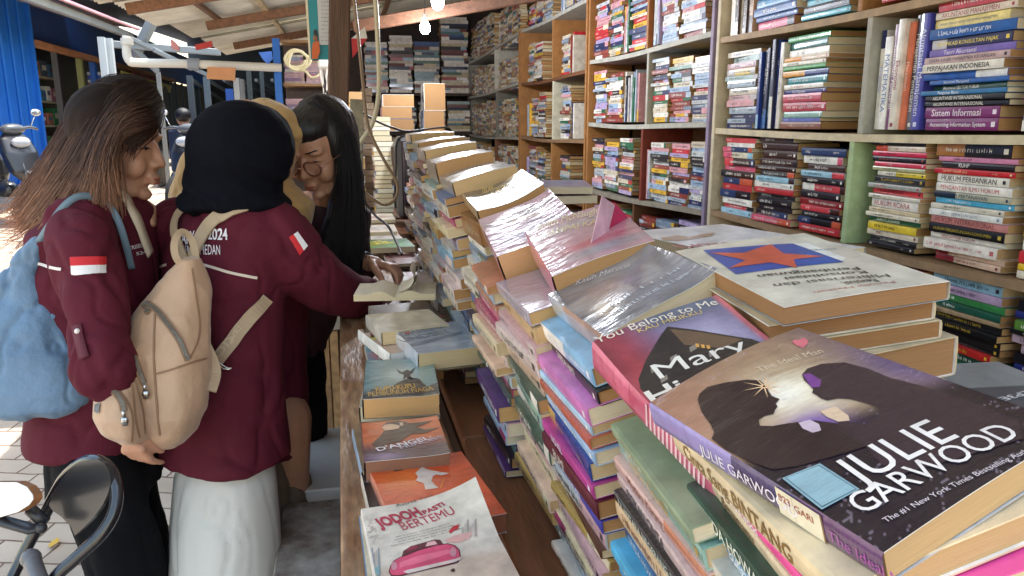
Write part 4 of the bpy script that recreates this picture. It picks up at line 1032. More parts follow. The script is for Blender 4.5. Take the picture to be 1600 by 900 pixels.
# --- pink and grey novel
M = face_frame((.214, 1.205, 1.250), (.206, 1.017, 1.221), (.326, 1.194, 1.292)); tQ = .042
A = Art(under(M, tQ), .125, .19, tQ, warp=lambda x, y: .006 * np.clip((x - .08) / .045, 0, 1) ** 2 - .002 * np.sin(x / .125 * 3.1))
A.text('LOCKED', .03, .055, .02, srgb('d8d0d8'), .01); A.small(2, .03, .09, .012, srgb('c8c8e0'), 3, .08)
A.build(plain_art('b08a9c', [(.5, .75, .5, .07, '6f7a74', .9), (.4, .62, .3, .03, 'c8bc8a', .9), (.5, .3, .5, .14, 'a498b4', .8)], .2, 5, 7, (1, 3)), [(.3, srgb('c8909c')), (.4, srgb('8a4a5c')), (.3, srgb('d0a098'))], srgb('c79a6c'), 'thick pink and grey striped novel in front of the black and gold one', film=True, group=GR, step=.002)
stack(np.array([.205, 1.022, 1.178]), None, R(15), .19, .125, .882, r, 'under the pink and grey striped novel', X_lean=.09, pri=1.7, film=.4, jit=.012, thick=(.012, .026))
# --- black and gold novel
M = face_frame((.222, 1.40, 1.277), (.215, 1.225, 1.262), (.34, 1.395, 1.312)); tB = .022
A = Art(under(M, tB), .12, .175, tB, warp=lambda x, y: .010 * (x / .12) ** 2 - .006 * np.sin(x / .12 * 3.1))
seg_px(A, 'TELAH', (752, 300), (770, 295), (751, 291), srgb('e0c060'), .01); seg_px(A, 'CACAT ALAT', (765, 301), (812, 290), (764, 293), srgb('e8c060'), .015)
A.small(3, .01, .06, .012, srgb('d8b060'), 8, .1)
A.build(plain_art('1a1716', [(.2, .2, .5, .16, '9a8468', .9), (.8, .95, .1, .06, 'c89030', .9)], .3, 8, 3), [(1, srgb('b09a7c'))], PAGES[4], 'black novel with gold lettering, its near edge wrapped in shiny plastic', film=True, group=GR, step=.003)
stack(np.array([.222, 1.228, 1.24]), None, R(14), .185, .14, .882, r, 'under the black and gold novel', titles=[row_T('', '8a6038', 'c8b090', .041)], X_lean=.09, pri=1.4, film=.3, jit=.012, thick=(.012, .026))
# --- the further tops, wrapped in plastic
for i, (y0, x0, z0, ti, tt, cc, lab) in enumerate(((1.44, .205, 1.292, 14, .03, '7d7a78', 'grey novel with silver lettering behind the black and gold one'), (1.66, .20, 1.318, 11, .045, '9a9490', 'thick grey novel with tan page edges, sixth stack back'),
        (1.87, .20, 1.338, 9, .03, 'b8b4b0', 'glinting silver wrapped paperback on the seventh stack'), (2.07, .205, 1.352, 7, .03, 'a8a8a8', 'glossy pale paperback on the eighth stack'), (2.28, .205, 1.372, 3, .026, 'c8c8c4', 'thick white paperback crowning the farthest stack'))):
    e = R(ti); M = (np.array([x0, y0, z0]), np.array([math.cos(e), 0, math.sin(e)]), np.array([0, 1., 0]), np.array([-math.sin(e), 0, math.cos(e)]))
    A = Art(under(M, tt), .13, .185, tt, warp=lambda x, y: .003 * np.sin(x / .13 * 3.1) + .0015 * np.sin(y * 70))
    if i == 0: A.text('SANG NYAI', .02, .06, .02, srgb('e0e0e0'), .015)
    else: A.small(2, .015, .06, .02, srgb('e8e8e8'), 30 + i, .1)
    A.build(plain_art(cc, [(.5, .3, .4, .2, 'd8d8dc', .5)], .4, 6, i), [(1, srgb('b8a898'))], PAGES[1 + i % 2], lab, film=True, group=GR, step=.004)
    stack(np.array([x0, y0, z0 - tt]), None, e, .188, .13, .882, r, 'in the %s stack from the camera' % ['seventh', 'eighth', 'ninth', 'tenth', 'eleventh'][i], X_lean=.09, pri=1.0, jit=.014, film=.2, thick=(.012, .024))
for (y0, x0, z0) in ((2.5, .30, 1.22), (2.72, .29, 1.16), (2.95, .31, 1.2), (3.2, .30, 1.12), (3.5, .30, 1.15)):
    stack(np.array([x0, y0, z0]), None, 0, .19, .13, .882, r, 'in a far counter stack', pri=.5, jit=.015)
# short dark edged stack standing out to the left, far end
q = at_z(668, 400, .885)
stack(np.array([q[0] - .01, q[1], 1.17]), None, 0, .2, .05, .905, r, 'in the short leaning stack beside the black box', pri=1.1, jit=.006, pal=[srgb(h) for h in ('e8e4dc', 'c8d8cc', 'b8a8c8', 'd8b0b8', 'f0ece4')], thick=(.01, .022))

# ---------------------------------------------------------------- second row: star cover and neighbours
S0, S1, S2 = np.array((.335, .519, 1.259)), np.array((.339, .729, 1.270)), np.array((.484, .516, 1.274))
M = face_frame(S2, S2 + (S1 - S0), S0); tS = .016
A = Art(under(M, tS), .1495, .2103, tS, warp=lambda x, y: .0015 * np.sin(x / .15 * 3.1))
cs = lambda *p: [(1000 + a / 2.6667, 330 + b / 2.6667) for a, b in p]
A.poly(cs((262, 167), (635, 140), (850, 218), (400, 266)), srgb('2f4fa0'), px=True)
A.poly(cs((290, 178), (430, 182), (545, 146), (600, 185), (770, 195), (640, 210), (655, 245), (545, 222), (370, 242), (440, 212)), srgb('cf5a3e'), px=True, eps=.0008)
K = srgb('34302e')
seg_px(A, 'Revolusi,', cs((975, 290))[0], cs((835, 306))[0], cs((968, 306))[0], K, .01)
seg_px(A, 'Militerisasi dan', cs((1025, 268))[0], cs((553, 310))[0], cs((1018, 283))[0], K, .01)
seg_px(A, 'Konsolidasi', cs((935, 256))[0], cs((600, 284))[0], cs((930, 268))[0], K, .01)
seg_px(A, 'Pembangunan', cs((905, 240))[0], cs((487, 272))[0], cs((900, 253))[0], K, .01)
seg_px(A, 'Penulis Naskah', cs((1055, 300))[0], cs((720, 344))[0], cs((1052, 308))[0], srgb('b04a40'), .0)
seg_px(A, 'KOMUNITAS', cs((810, 158))[0], cs((690, 168))[0], cs((806, 165))[0], srgb('5a6a80'), .01)
A.poly(cs((640, 140), (700, 137), (860, 200), (840, 212)), srgb('f0ece2'), px=True, eps=.0003)
A.build(plain_art('d8d0bc', [], .06, 4), [(1, srgb('d8d0bc'))], srgb('9a7048'), 'white cover with an orange star on a blue block, topping the tan edged stack', group='large books stacked behind the row', step=.004)
b0 = M[0] - M[3] * tS; ezs = M[3]; pos = b0; r2 = random.Random(5)
for k, th in enumerate((.017, .017, .036, .026, .028, .022, .03, .03, .03, .03, .03, .03)):
    if pos[2] - th < .882: break
    o = pos - ezs * th; f = max(0, 1 - k / 9); ex, ey = M[1], M[2]; a = R(r2.gauss(0, 1.5) + (3 if k == 2 else 0)); ex2 = ex * math.cos(a) + ey * math.sin(a); ey2 = -ex * math.sin(a) + ey * math.cos(a)
    add_book((o + ex * r2.uniform(-.003, .004) - ey * r2.uniform(-.002, .006), ex2, ey2, ezs), .149 + r2.uniform(-.006, .002), .21 + r2.uniform(-.004, .003), th - .0005, [(1.0, srgb(['a08a68', 'a08a68', 'c8bca0', '8a4a50', '3a4a40', '8a7050'][k % 6]))], [srgb('8f653c'), srgb('8f653a'), srgb('9a7248'), srgb('7c5632'), srgb('72502e'), srgb('5a371f')][k % 6],
             where='tan edged book %s from top of the star cover stack' % ordinal(k + 2), group='large books stacked behind the row', pri=3, fixed=True, seed=k, cover=srgb('b8a888'))
    pos = o
def flat_book(hl, fl, hr, z, t_, wd, ht, art, page, label, group, decs=None, film=False, zt=None, **kw):
    """hl, fl, hr: photo points of head-left, foot-left and head-right corners lying at height z"""
    a, b, c = at_z(*hl, z), at_z(*fl, z), at_z(*hr, z)
    M = face_frame(a, b, c)
    if 'ang' in kw:
        g_ = R(kw['ang']); ex = np.array([math.cos(g_), math.sin(g_), 0]); ey = np.array([-math.sin(g_), math.cos(g_), 0]); M = (a - ey * ht, ex, ey, EZ)
    A = Art(under(M, t_), wd or float(np.linalg.norm(c - a)), ht or float(np.linalg.norm(b - a)), t_, warp=kw.get('warp'))
    if decs: decs(A)
    return A, A.build(art, kw.get('bands', [(1, srgb('c8c0b4'))]), page, label, film=film, group=group, step=kw.get('step', .003), spine=kw.get('spine'))
def d_(A):
    seg_px(A, 'KORUPSI', (1160, 378), (1048, 384), (1158, 384), srgb('b02a3c'), .012)
    A.poly([(1032, 372), (1060, 368), (1075, 371), (1098, 366), (1118, 364), (1112, 369), (1080, 374), (1060, 377), (1036, 376)], srgb('b08a68'), px=True)
    A.small(5, .02, .04, .004, srgb('50586a'), 4, .1)
flat_book((1245, 392), (1130, 350), (1050, 412), 1.235, .02, None, None, plain_art('dcdcdc', [], .05), PAGES[5], 'white book with red lettering lying behind the star cover', 'large books stacked behind the row', d_)
flat_book((1240, 400), (1126, 356), (1046, 418), 1.213, .033, None, None, plain_art('8a5a40', [], .1), PAGES[1], 'thick book directly under the white red lettered one', 'large books stacked behind the row')
def d_(A):
    a = A.uv([(1600, 640), (1545, 652)]); 
    seg_px(A, 'LP3ES', (1600, 612), (1548, 626), (1599, 620), srgb('d8d8d4'), .012)
flat_book((1690, 640), (1560, 565), (1330, 660), 1.168, .02, None, None, lambda u, v: mixc(np.ones((len(u), 3)) * np.array(srgb('7d8584')), srgb('3d4a50'), sstep(.5, .52, v)), PAGES[1], 'dark and light grey cover lying at the right edge past the couple novel', 'large books stacked behind the row', d_)
flat_book((1690, 650), (1560, 575), (1330, 670), 1.146, .03, None, None, plain_art('5a3a30', [], .1), PAGES[4], 'tan edged book under the grey cover at the right edge', 'large books stacked behind the row')
stack(np.array([.62, .35, 1.11]), None, 0, .2, .14, .882, r, 'in the pile at the right edge', pri=.5)
# tan and red copies under the couple novel's right side
def d_(A): seg_px(A, 'BINTANG', (1485, 897), (1600, 862), (1483, 885), srgb('7a5a3a'), .01)
flat_book((1372, 780), (1440, 930), (1680, 760), 1.150, .02, .15, .2, plain_art('b89c74', [(.5, .5, .3, .3, '8a6a48', .5)], .3), PAGES[3], 'tan novel jutting out to the right below the couple novel', GR, d_, step=.004)
flat_book((1490, 890), (1560, 990), (1700, 850), 1.158, .006, .12, .16, plain_art('b02838', [], .1), PAGES[3], 'red cover corner at the bottom right of the row', GR, step=.01)
# flat pair further back
flat_book((795, 283), (812, 292), (868, 283), 1.235, .02, .2, .26, plain_art('8a8ab0', [(.6, .6, .4, .3, '5a6ab8', .8)], .2), PAGES[3], 'blue paperback lying flat beside the black and gold novel', 'large books stacked behind the row', step=.006)
flat_book((800, 292), (825, 308), (895, 290), 1.21, .022, .2, .26, plain_art('b07a80', [(.4, .6, .4, .3, '8a8a98', .8)], .2), PAGES[3], 'pinkish paperback lying flat under the blue one beside the row', 'large books stacked behind the row', step=.006)

# ---------------------------------------------------------------- laid out on the display table
GT = 'paperbacks laid out on the display table'
def car(A):
    """pink cabriolet drawing, traced on the cover; crop coordinates of the enlarged photo"""
    f = lambda *p: [(480 + a / 3.4625, 640 + b / 3.4615) for a, b in p]
    o = srgb('5a2430')
    A.poly(f((440, 880), (448, 850), (465, 820), (500, 800), (540, 785), (600, 760), (690, 735), (760, 725), (800, 735), (825, 760), (832, 800), (815, 830), (740, 850), (640, 870), (560, 890), (500, 905), (455, 905)), o, px=True)
    A.poly(f((446, 878), (454, 850), (470, 822), (504, 803), (545, 790), (605, 765), (692, 740), (758, 730), (795, 740), (818, 762), (826, 798), (808, 826), (738, 845), (638, 865), (558, 885), (500, 898), (458, 898)), srgb('d64a72'), px=True, eps=.0007)
    A.poly(f((500, 830), (600, 795), (760, 760), (790, 775), (620, 830), (500, 860)), srgb('e8708c'), px=True, eps=.0009)
    A.poly(f((512, 798), (520, 768), (560, 742), (690, 706), (720, 708), (735, 730), (600, 762)), o, px=True, eps=.0008)
    A.poly(f((535, 775), (548, 750), (590, 738), (600, 752)), srgb('8a2a44'), px=True, eps=.0010)
    A.poly(f((640, 745), (650, 722), (690, 714), (705, 732)), srgb('e0b0b0'), px=True, eps=.0010)
    A.poly(f((520, 880), (540, 872), (800, 812), (832, 800), (830, 815), (800, 828), (545, 892)), srgb('d8c8c0'), px=True, eps=.0010)
    A.poly(f((750, 820), (800, 805), (825, 812), (800, 835), (765, 838)), srgb('3a2428'), px=True, eps=.0006)
    for (x, y, s_) in ((470, 850, 16), (790, 775, 18)): A.poly(f(*[(x + s_ * math.cos(k * .7), y + 1.5 * s_ * math.sin(k * .7)) for k in range(9)]), srgb('c88a98'), px=True, eps=.0010)
    A.poly(f((765, 665), (790, 640), (825, 632), (815, 655), (790, 665), (775, 678)), srgb('b8283a'), px=True, eps=.0008)
    A.poly(f((740, 712), (800, 685), (895, 668), (880, 700), (820, 722), (760, 722)), srgb('d8a8a0'), px=True, eps=.0006)
    for k in range(6): A.poly(f((322 + k * 12, 780 - (k % 3) * 14), (330 + k * 12, 772 - (k % 3) * 14), (338 + k * 12, 900), (322 + k * 12, 900)), srgb(['a8a49c', 'c0bab0', '8f98a0'][k % 3]), px=True, eps=.0005)
    for k in range(6): A.poly(f((835 + k * 14, 650 - (k % 3) * 16), (845 + k * 14, 642 - (k % 3) * 16), (850 + k * 14, 690), (836 + k * 14, 690)), srgb(['b8b0a4', 'c8c0b4', 'a8a098'][k % 3]), px=True, eps=.0005)
    A.poly(f((775, 870), (792, 860), (802, 870), (795, 882), (780, 880)), srgb('4a2a2c'), px=True, eps=.0007)
    A.poly(f((310, 868), (388, 852), (392, 900), (312, 905)), srgb('7fb0b4'), px=True, eps=.0010)
    seg_px(A, 'Astrid Tito', f((482, 528))[0], f((680, 482))[0], f((480, 514))[0], srgb('3a3434'), .0)
    seg_px(A, 'JODOH', f((392, 642))[0], f((626, 572))[0], f((382, 590))[0], srgb('b02a48'), .045)
    seg_px(A, 'PASTI', f((636, 572))[0], f((748, 536))[0], f((633, 548))[0], srgb('b02a48'), .03)
    seg_px(A, 'BERTEMU', f((520, 655))[0], f((806, 580))[0], f((517, 608))[0], srgb('b02a48'), .045)
    for k in range(4): A.small(6 + (k == 3), A.uv(f((480 - 8 * k, 690 + 16 * k)))[0][0], A.uv(f((480, 694 + 15 * k)))[0][1], .0032, srgb('3a3434'), 40 + k, .062 + .006 * k, rot=math.radians(8))
def j_art(u, v):
    C = np.ones((len(u), 3)) * np.array(srgb('dcd4c4')); C = mixc(C, srgb('cdb8a4'), sstep(.42, .3, v) * .9)
    C = mixc(C, srgb('a89a8c'), (blobf(u, v, .03, .75, .1, .12) * (n2(u, v, 40, 2) > 0.1))); return C * (1 + .05 * n2(u, v, 6, 3))[:, None]
flat_book((565, 795), (569, 925), (722, 752), .956, .016, .139, .205, j_art, PAGES[5], 'white novel with a pink open car drawing, nearest on the table', GT, car, step=.002, ang=4,
          warp=lambda x, y: .022 * np.clip((x - .05) / .09, 0, 1) ** 2 * np.clip((y - .10) / .105, 0, 1), bands=[(1, srgb('d8d0c8'))])
flat_book((562, 806), (566, 935), (716, 765), .938, .012, .139, .20, plain_art('c8c0a8', [], .1), PAGES[5], 'cream book under the white car novel', GT, step=.01, ang=2, bands=[(1, srgb('3a6a9a'))])
def d_(A):
    f = lambda *p: [(480 + a / 3.4625, 640 + b / 3.4615) for a, b in p]
    A.poly(f((585, 345), (620, 310), (650, 325), (725, 340), (770, 345), (730, 358), (700, 352), (680, 362), (672, 385), (690, 410), (712, 425), (640, 435), (630, 400), (588, 385), (600, 365)), srgb('d8ccc0'), px=True)
    A.poly(f((470, 335), (478, 292), (520, 282), (610, 272), (570, 298), (605, 300), (540, 312), (510, 330)), srgb('241a1c'), px=True)
    A.poly(f((735, 380), (745, 365), (730, 420), (715, 432)), srgb('e88a30'), px=True)
flat_book((575, 728), (590, 800), (712, 702), .938, .026, .135, .19, plain_art('cf4a26', [(.3, .7, .3, .2, 'e07830', .8), (.7, .5, .3, .3, 'd85a34', .8)], .2, 5), srgb('7a4a34'), 'orange red novel with a white silhouette under the white car novel', GT, d_, film=True, bands=[(1, srgb('c8806a'))], ang=8)
flat_book((565, 742), (575, 812), (600, 735), .925, .02, .1, .17, plain_art('1f1a1c', [(.5, .5, .3, .3, 'b8b0a8', .4)], .3), PAGES[3], 'black cover peeking out left of the orange red novel', GT, step=.008, ang=4)
def d_(A):
    f = lambda *p: [(480 + a / 3.4625, 640 + b / 3.4615) for a, b in p]
    A.poly(f((350, 185), (400, 140), (420, 110), (405, 90), (430, 70), (490, 60), (560, 75), (610, 70), (680, 62), (640, 80), (590, 95), (640, 110), (740, 100), (640, 128), (560, 135), (500, 175), (430, 190), (370, 215)), srgb('3a2624'), px=True)
    A.poly(f((404, 98), (420, 84), (460, 80), (500, 88), (498, 102), (460, 112), (420, 116)), srgb('d8b090'), px=True, eps=.0008)
    A.poly(f((498, 72), (518, 70), (520, 88), (506, 92)), srgb('c8a890'), px=True, eps=.0008)
    seg_px(A, "D'ANGEL:", f((385, 228))[0], f((682, 160))[0], f((383, 206))[0], srgb('e8e4ea'), .02)
    seg_px(A, 'PRINCESS', f((510, 216))[0], f((735, 158))[0], f((508, 200))[0], srgb('b8b0c0'), .012)
flat_book((584, 660), (570, 722), (702, 650), .955, .030, None, None, lambda u, v: mixc(mixc(np.ones((len(u), 3)) * np.array(srgb('c9602f')), srgb('4a3440'), sstep(.55, .2, v)), srgb('8a7498'), blobf(u, v, .25, .08, .2, .08)) * (1 + .2 * n2(u, v, 6, 2))[:, None],
          srgb('8a5f48'), 'orange and purple novel with a dark haired figure drawing', GT, d_, film=True, bands=[(1, srgb('6a4a50'))], warp=lambda x, y: .004 * np.clip((x - .08) / .05, 0, 1) ** 2)
flat_book((582, 668), (566, 736), (700, 655), .923, .022, None, None, plain_art('8a7458', [], .1), PAGES[0], 'olive book directly beneath the dark haired figure novel', GT, step=.01, bands=[(1, srgb('8aa0b8'))])
def d_(A):
    k = srgb('16181a')
    A.poly([(600, 612), (622, 598), (640, 590), (655, 592), (662, 600), (668, 606), (668, 612), (610, 618)], k, px=True)
    A.poly([(618, 576), (628, 582), (636, 578), (641, 580), (650, 573), (645, 583), (640, 586), (646, 594), (640, 592), (634, 590), (630, 594), (631, 586), (624, 583)], k, px=True)
    A.poly([(580, 608), (640, 612), (684, 600), (683, 612), (576, 622)], srgb('20262a'), px=True, eps=.0004)
    seg_px(A, 'KUPU-KUPU', (588, 612), (650, 606), (587, 605), srgb('d8a838'), .02)
    seg_px(A, 'PEMBUNUH NAGA', (576, 620), (678, 611), (575, 613), srgb('d8a838'), .02)
flat_book((581, 563), (567, 624), (684, 558), .972, .034, None, None, lambda u, v: mixc(mixc(np.ones((len(u), 3)) * np.array(srgb('5f8a8e')), srgb('c8d4c8'), blobf(u, v, .55, .55, .3, .25)), srgb('1f2c34'), sstep(.25, .08, v)) * (1 + .15 * n2(u, v, 5, 2))[:, None],
          srgb('c89a64'), 'teal novel with a small dancing silhouette and yellow title', GT, d_, film=True, bands=[(1, srgb('3a4a50'))], warp=lambda x, y: .004 * np.clip((x - .09) / .04, 0, 1) ** 2)
flat_book((577, 572), (562, 636), (684, 568), .936, .028, None, None, plain_art('b8b0a0', [], .1), PAGES[3], 'cream edged book beneath the dancing silhouette novel', GT, step=.01)
def d_(A): seg_px(A, 'TILLU', (582, 562), (640, 556), (581, 552), srgb('e08a88'), .015)
flat_book((590, 536), (583, 566), (646, 530), .94, .03, .12, .18, plain_art('3a1a20', [(.3, .4, .3, .2, 'c0504a', .8), (.3, .8, .3, .1, '5a4a50', .9)], .3), srgb('a87a4c'), 'dark red cover half hidden below the grey blue novel', GT, d_, step=.005, ang=0)
flat_book((570, 540), (568, 572), (592, 536), .922, .02, .1, .17, plain_art('5aa8c0', [(.5, .5, .5, .2, 'c8303a', .9)], .1), PAGES[3], 'blue and red cover peeking out left of the dark red one', GT, step=.01, ang=2)
def d_(A):
    seg_px(A, 'JOHANNA', (626, 527), (700, 512), (625, 520), srgb('6a7888'), .006); seg_px(A, 'LINDSEY', (630, 535), (708, 519), (629, 528), srgb('6a7888'), .006)
    A.poly([(626, 540), (722, 517), (724, 521), (628, 544)], srgb('7a8896'), px=True); A.poly([(632, 519), (640, 518), (641, 522), (633, 523)], srgb('a04050'), px=True, eps=.0009)
flat_book((613, 512), (628, 550), (706, 499), .997, .034, .135, .195, plain_art('a2aeba', [(.4, .2, .4, .1, 'b8c0c8', .9)], .12), PAGES[0], 'grey blue novel with an author name lying across the table', GT, d_, film=True, bands=[(1, srgb('c8ccd4'))], ang=10)
flat_book((620, 522), (634, 566), (716, 508), .96, .028, .135, .195, plain_art('b8a890', [], .12), PAGES[0], 'cream edged book under the grey blue novel', GT, step=.01, ang=8)
def d_(A):
    seg_px(A, 'LANDAI', (640, 510), (700, 494), (639, 504), srgb('a83a3c'), .015); A.poly([(578, 520), (632, 502), (634, 512), (580, 528)], srgb('7a2a38'), px=True); A.poly([(566, 514), (590, 508), (592, 516), (570, 521)], srgb('5a4a3a'), px=True)
    A.poly([(566, 528), (600, 520), (610, 522), (572, 534)], srgb('b8a850'), px=True)
flat_book((560, 515), (566, 540), (690, 482), .972, .024, .17, .20, plain_art('c0a898', [(.2, .5, .2, .3, '8a5a50', .6)], .2), srgb('e0ddd6'), 'wide magazine like paperback with white edges under the grey blue novel', GT, d_, bands=[(1, srgb('e8e6e0'))], step=.005, ang=16)
flat_book((572, 492), (574, 505), (650, 480), 1.00, .028, .14, .15, plain_art('c8bca4', [], .1), PAGES[0], 'thick cream book just below the open pages', GT, step=.01, ang=10)
flat_book((576, 478), (576, 492), (665, 462), .965, .06, .145, .19, plain_art('8a7a64', [], .1), PAGES[0], 'thick paperback block supporting the open book', GT, step=.01, ang=8)
# ================================================================ people
FH = unit(np.array([FWD[0], FWD[1], 0.0])); UZ = np.array([0, 0, 1.0])
def D(x, y, d): return at_d(x, y, d)
def basis(f, u=UZ):
    """columns: forward, left side, up"""
    f = unit(f); s = unit(np.cross(u, f)); return np.stack([f, s, np.cross(f, s)], 1)
class Blob:
    def __init__(s): s.mb = MB()
    def cap(s, p0, p1, r0, r1=None, seg=14):
        p0 = np.asarray(p0, float); p1 = np.asarray(p1, float); r1 = r0 if r1 is None else r1
        d = p1 - p0; L = np.linalg.norm(d) + 1e-9; d = d / L; pts = []; rr = []
        for k in range(1, 5): a = math.pi / 2 * k / 5; pts.append(p0 - d * r0 * math.cos(a)); rr.append(r0 * math.sin(a))
        n = max(2, int(L / .03))
        for k in range(n + 1): pts.append(p0 + d * L * k / n); rr.append(lerp(r0, r1, k / n))
        for k in range(4, 0, -1): a = math.pi / 2 * k / 5; pts.append(p1 + d * r1 * math.cos(a)); rr.append(r1 * math.sin(a))
        s.mb.tube(pts, rr, seg)
    def chain(s, pts, rr):
        for i in range(len(pts) - 1): s.cap(pts[i], pts[i + 1], rr[i], rr[i + 1])
    def ell(s, c, r, rot=None): s.mb.ball(c, r, seg=20, rot=rot)
    def loft(s, secs, A, B, seg=28, p=2.3):
        """secs: (centre, half width along A, half depth along B)"""
        V = []; A = unit(A); B = unit(B)
        for (c, ra, rb) in secs:
            for k in range(seg):
                t = 2 * math.pi * k / seg; ct, st = math.cos(t), math.sin(t)
                V.append(np.asarray(c, float) + A * ra * math.copysign(abs(ct) ** (2 / p), ct) + B * rb * math.copysign(abs(st) ** (2 / p), st))
        n = len(secs); Fc = [(i * seg + k, i * seg + (k + 1) % seg, (i + 1) * seg + (k + 1) % seg, (i + 1) * seg + k) for i in range(n - 1) for k in range(seg)]
        Fc += [tuple(range(seg - 1, -1, -1)), tuple(range((n - 1) * seg, n * seg))]
        s.mb.add(V, Fc)
    def make(s, name, material, vox=.006, smooth=6, parent=None, disp=None, color=None):
        o = s.mb.build(name, material)
        me = o.data; bm = bmesh.new(); bm.from_mesh(me); bmesh.ops.recalc_face_normals(bm, faces=bm.faces); bm.to_mesh(me); bm.free()
        m = o.modifiers.new('r', 'REMESH'); m.mode = 'VOXEL'; m.voxel_size = vox
        m2 = o.modifiers.new('s', 'SMOOTH'); m2.factor = .5; m2.iterations = smooth
        bpy.context.view_layer.update(); dg = bpy.context.evaluated_depsgraph_get()
        nm = bpy.data.meshes.new_from_object(o.evaluated_get(dg)); o.modifiers.clear(); o.data = nm; bpy.data.meshes.remove(me)
        nm.name = name; nm.materials.clear(); nm.materials.append(material)
        n = len(nm.vertices)
        if disp is not None:
            P = np.empty(n * 3); nm.vertices.foreach_get('co', P); P = P.reshape(-1, 3)
            N = np.empty(n * 3); nm.vertex_normals.foreach_get('vector', N); N = N.reshape(-1, 3)
            h = disp(P, N); P = P + N * h[:, None]; nm.vertices.foreach_set('co', P.ravel())
        nm.polygons.foreach_set('use_smooth', [True] * len(nm.polygons))
        if color is not None:
            P = np.empty(n * 3); nm.vertices.foreach_get('co', P); P = P.reshape(-1, 3); C = color(P)
            ca = nm.color_attributes.new('Col', 'FLOAT_COLOR', 'POINT'); c4 = np.ones((n, 4)); c4[:, :3] = C; ca.data.foreach_set('color', c4.ravel())
        nm.update()
        if parent: o.parent = parent
        return o
def bvh_of(o):
    me = o.data; return BVHTree.FromPolygons([v.co[:] for v in me.vertices], [tuple(p.vertices) for p in me.polygons])
def hit(b, x, y, off=.002, dflt=None):
    d = unit(ray(x, y)); h = b.ray_cast(Vector(CAM), Vector(d))
    if h[0] is None:
        h2 = b.find_nearest(Vector(at_d(x, y, dflt or 1.7)))
        return np.array(h2[0]) + np.array(h2[1]) * off, np.array(h2[1])
    n = np.array(h[1]); n = n if n @ d < 0 else -n
    return np.array(h[0]) + n * off, n
def ribbon(b, px, width, th, col, mb, off=.004, dflt=None, sub=6, offs=None, cross=None):
    """a flat band following a traced line on a surface (b) – or free points when given as 3-D"""
    P = []; N = []
    pts = smooth_line(px, sub)
    for q in pts:
        if len(q) == 2: a, n = hit(b, q[0], q[1], off, dflt)
        else: a = np.asarray(q, float); n = -unit(a - CAM)
        P.append(a); N.append(n)
    P = np.array(P); N = np.array(N)
    for _ in range(2):
        P[1:-1] = (P[:-2] + 2 * P[1:-1] + P[2:]) / 4; N[1:-1] = (N[:-2] + N[1:-1] + N[2:]) / 3
    V = []
    for i in range(len(P)):
        t = unit(P[min(i + 1, len(P) - 1)] - P[max(i - 1, 0)]); s_ = unit(np.cross(N[i], t)); n = unit(np.cross(t, s_))
        V += [P[i] - s_ * width / 2, P[i] + s_ * width / 2, P[i] + s_ * width / 2 + n * th, P[i] - s_ * width / 2 + n * th]
    Fc = [(i * 4 + k, i * 4 + (k + 1) % 4, (i + 1) * 4 + (k + 1) % 4, (i + 1) * 4 + k) for i in range(len(P) - 1) for k in range(4)]
    Fc += [(3, 2, 1, 0), tuple(range((len(P) - 1) * 4, len(P) * 4))]
    mb.add(V, Fc, col)
def smooth_line(pts, sub=6):
    P = [np.asarray(p, float) for p in pts]; out = []
    for i in range(len(P) - 1):
        a = P[max(i - 1, 0)]; b = P[i]; c = P[i + 1]; d = P[min(i + 2, len(P) - 1)]
        for k in range(sub):
            t = k / sub; out.append(.5 * ((2 * b) + (-a + c) * t + (2 * a - 5 * b + 4 * c - d) * t * t + (-a + 3 * b - 3 * c + d) * t ** 3))
    out.append(P[-1]); return out
def patch(b, quad, nu, nv, colf, mb, off=.003, dflt=None):
    """quad: TL, TR, BR, BL photo points; a thin patch laid on the cloth"""
    q = [np.array(a, float) for a in quad]; V = []
    for j in range(nv + 1):
        for i in range(nu + 1):
            u, v = i / nu, j / nv; p = (q[0] * (1 - u) + q[1] * u) * (1 - v) + (q[3] * (1 - u) + q[2] * u) * v
            V.append(hit(b, p[0], p[1], off, dflt)[0])
    Fc = []; C = []
    for j in range(nv):
        for i in range(nu):
            a = j * (nu + 1) + i; Fc.append((a, a + nu + 1, a + nu + 2, a + 1)); C.append(colf((i + .5) / nu, (j + .5) / nv))
    mb.add(V, Fc, C)
def cloth_text(b, s, pl, pr, ptop, col, mb, off=.003, bold=.02, shear=0):
    gv, gf, gw = glyphs(s, bold, shear, 1.0, True, 3); pl = np.array(pl, float); pr = np.array(pr, float); up = (np.array(ptop, float) - pl) / .72
    V = [hit(b, *(pl + (pr - pl) * g_[0] / gw + up * g_[1]), off)[0] for g_ in gv]; mb.add(V, gf, col)

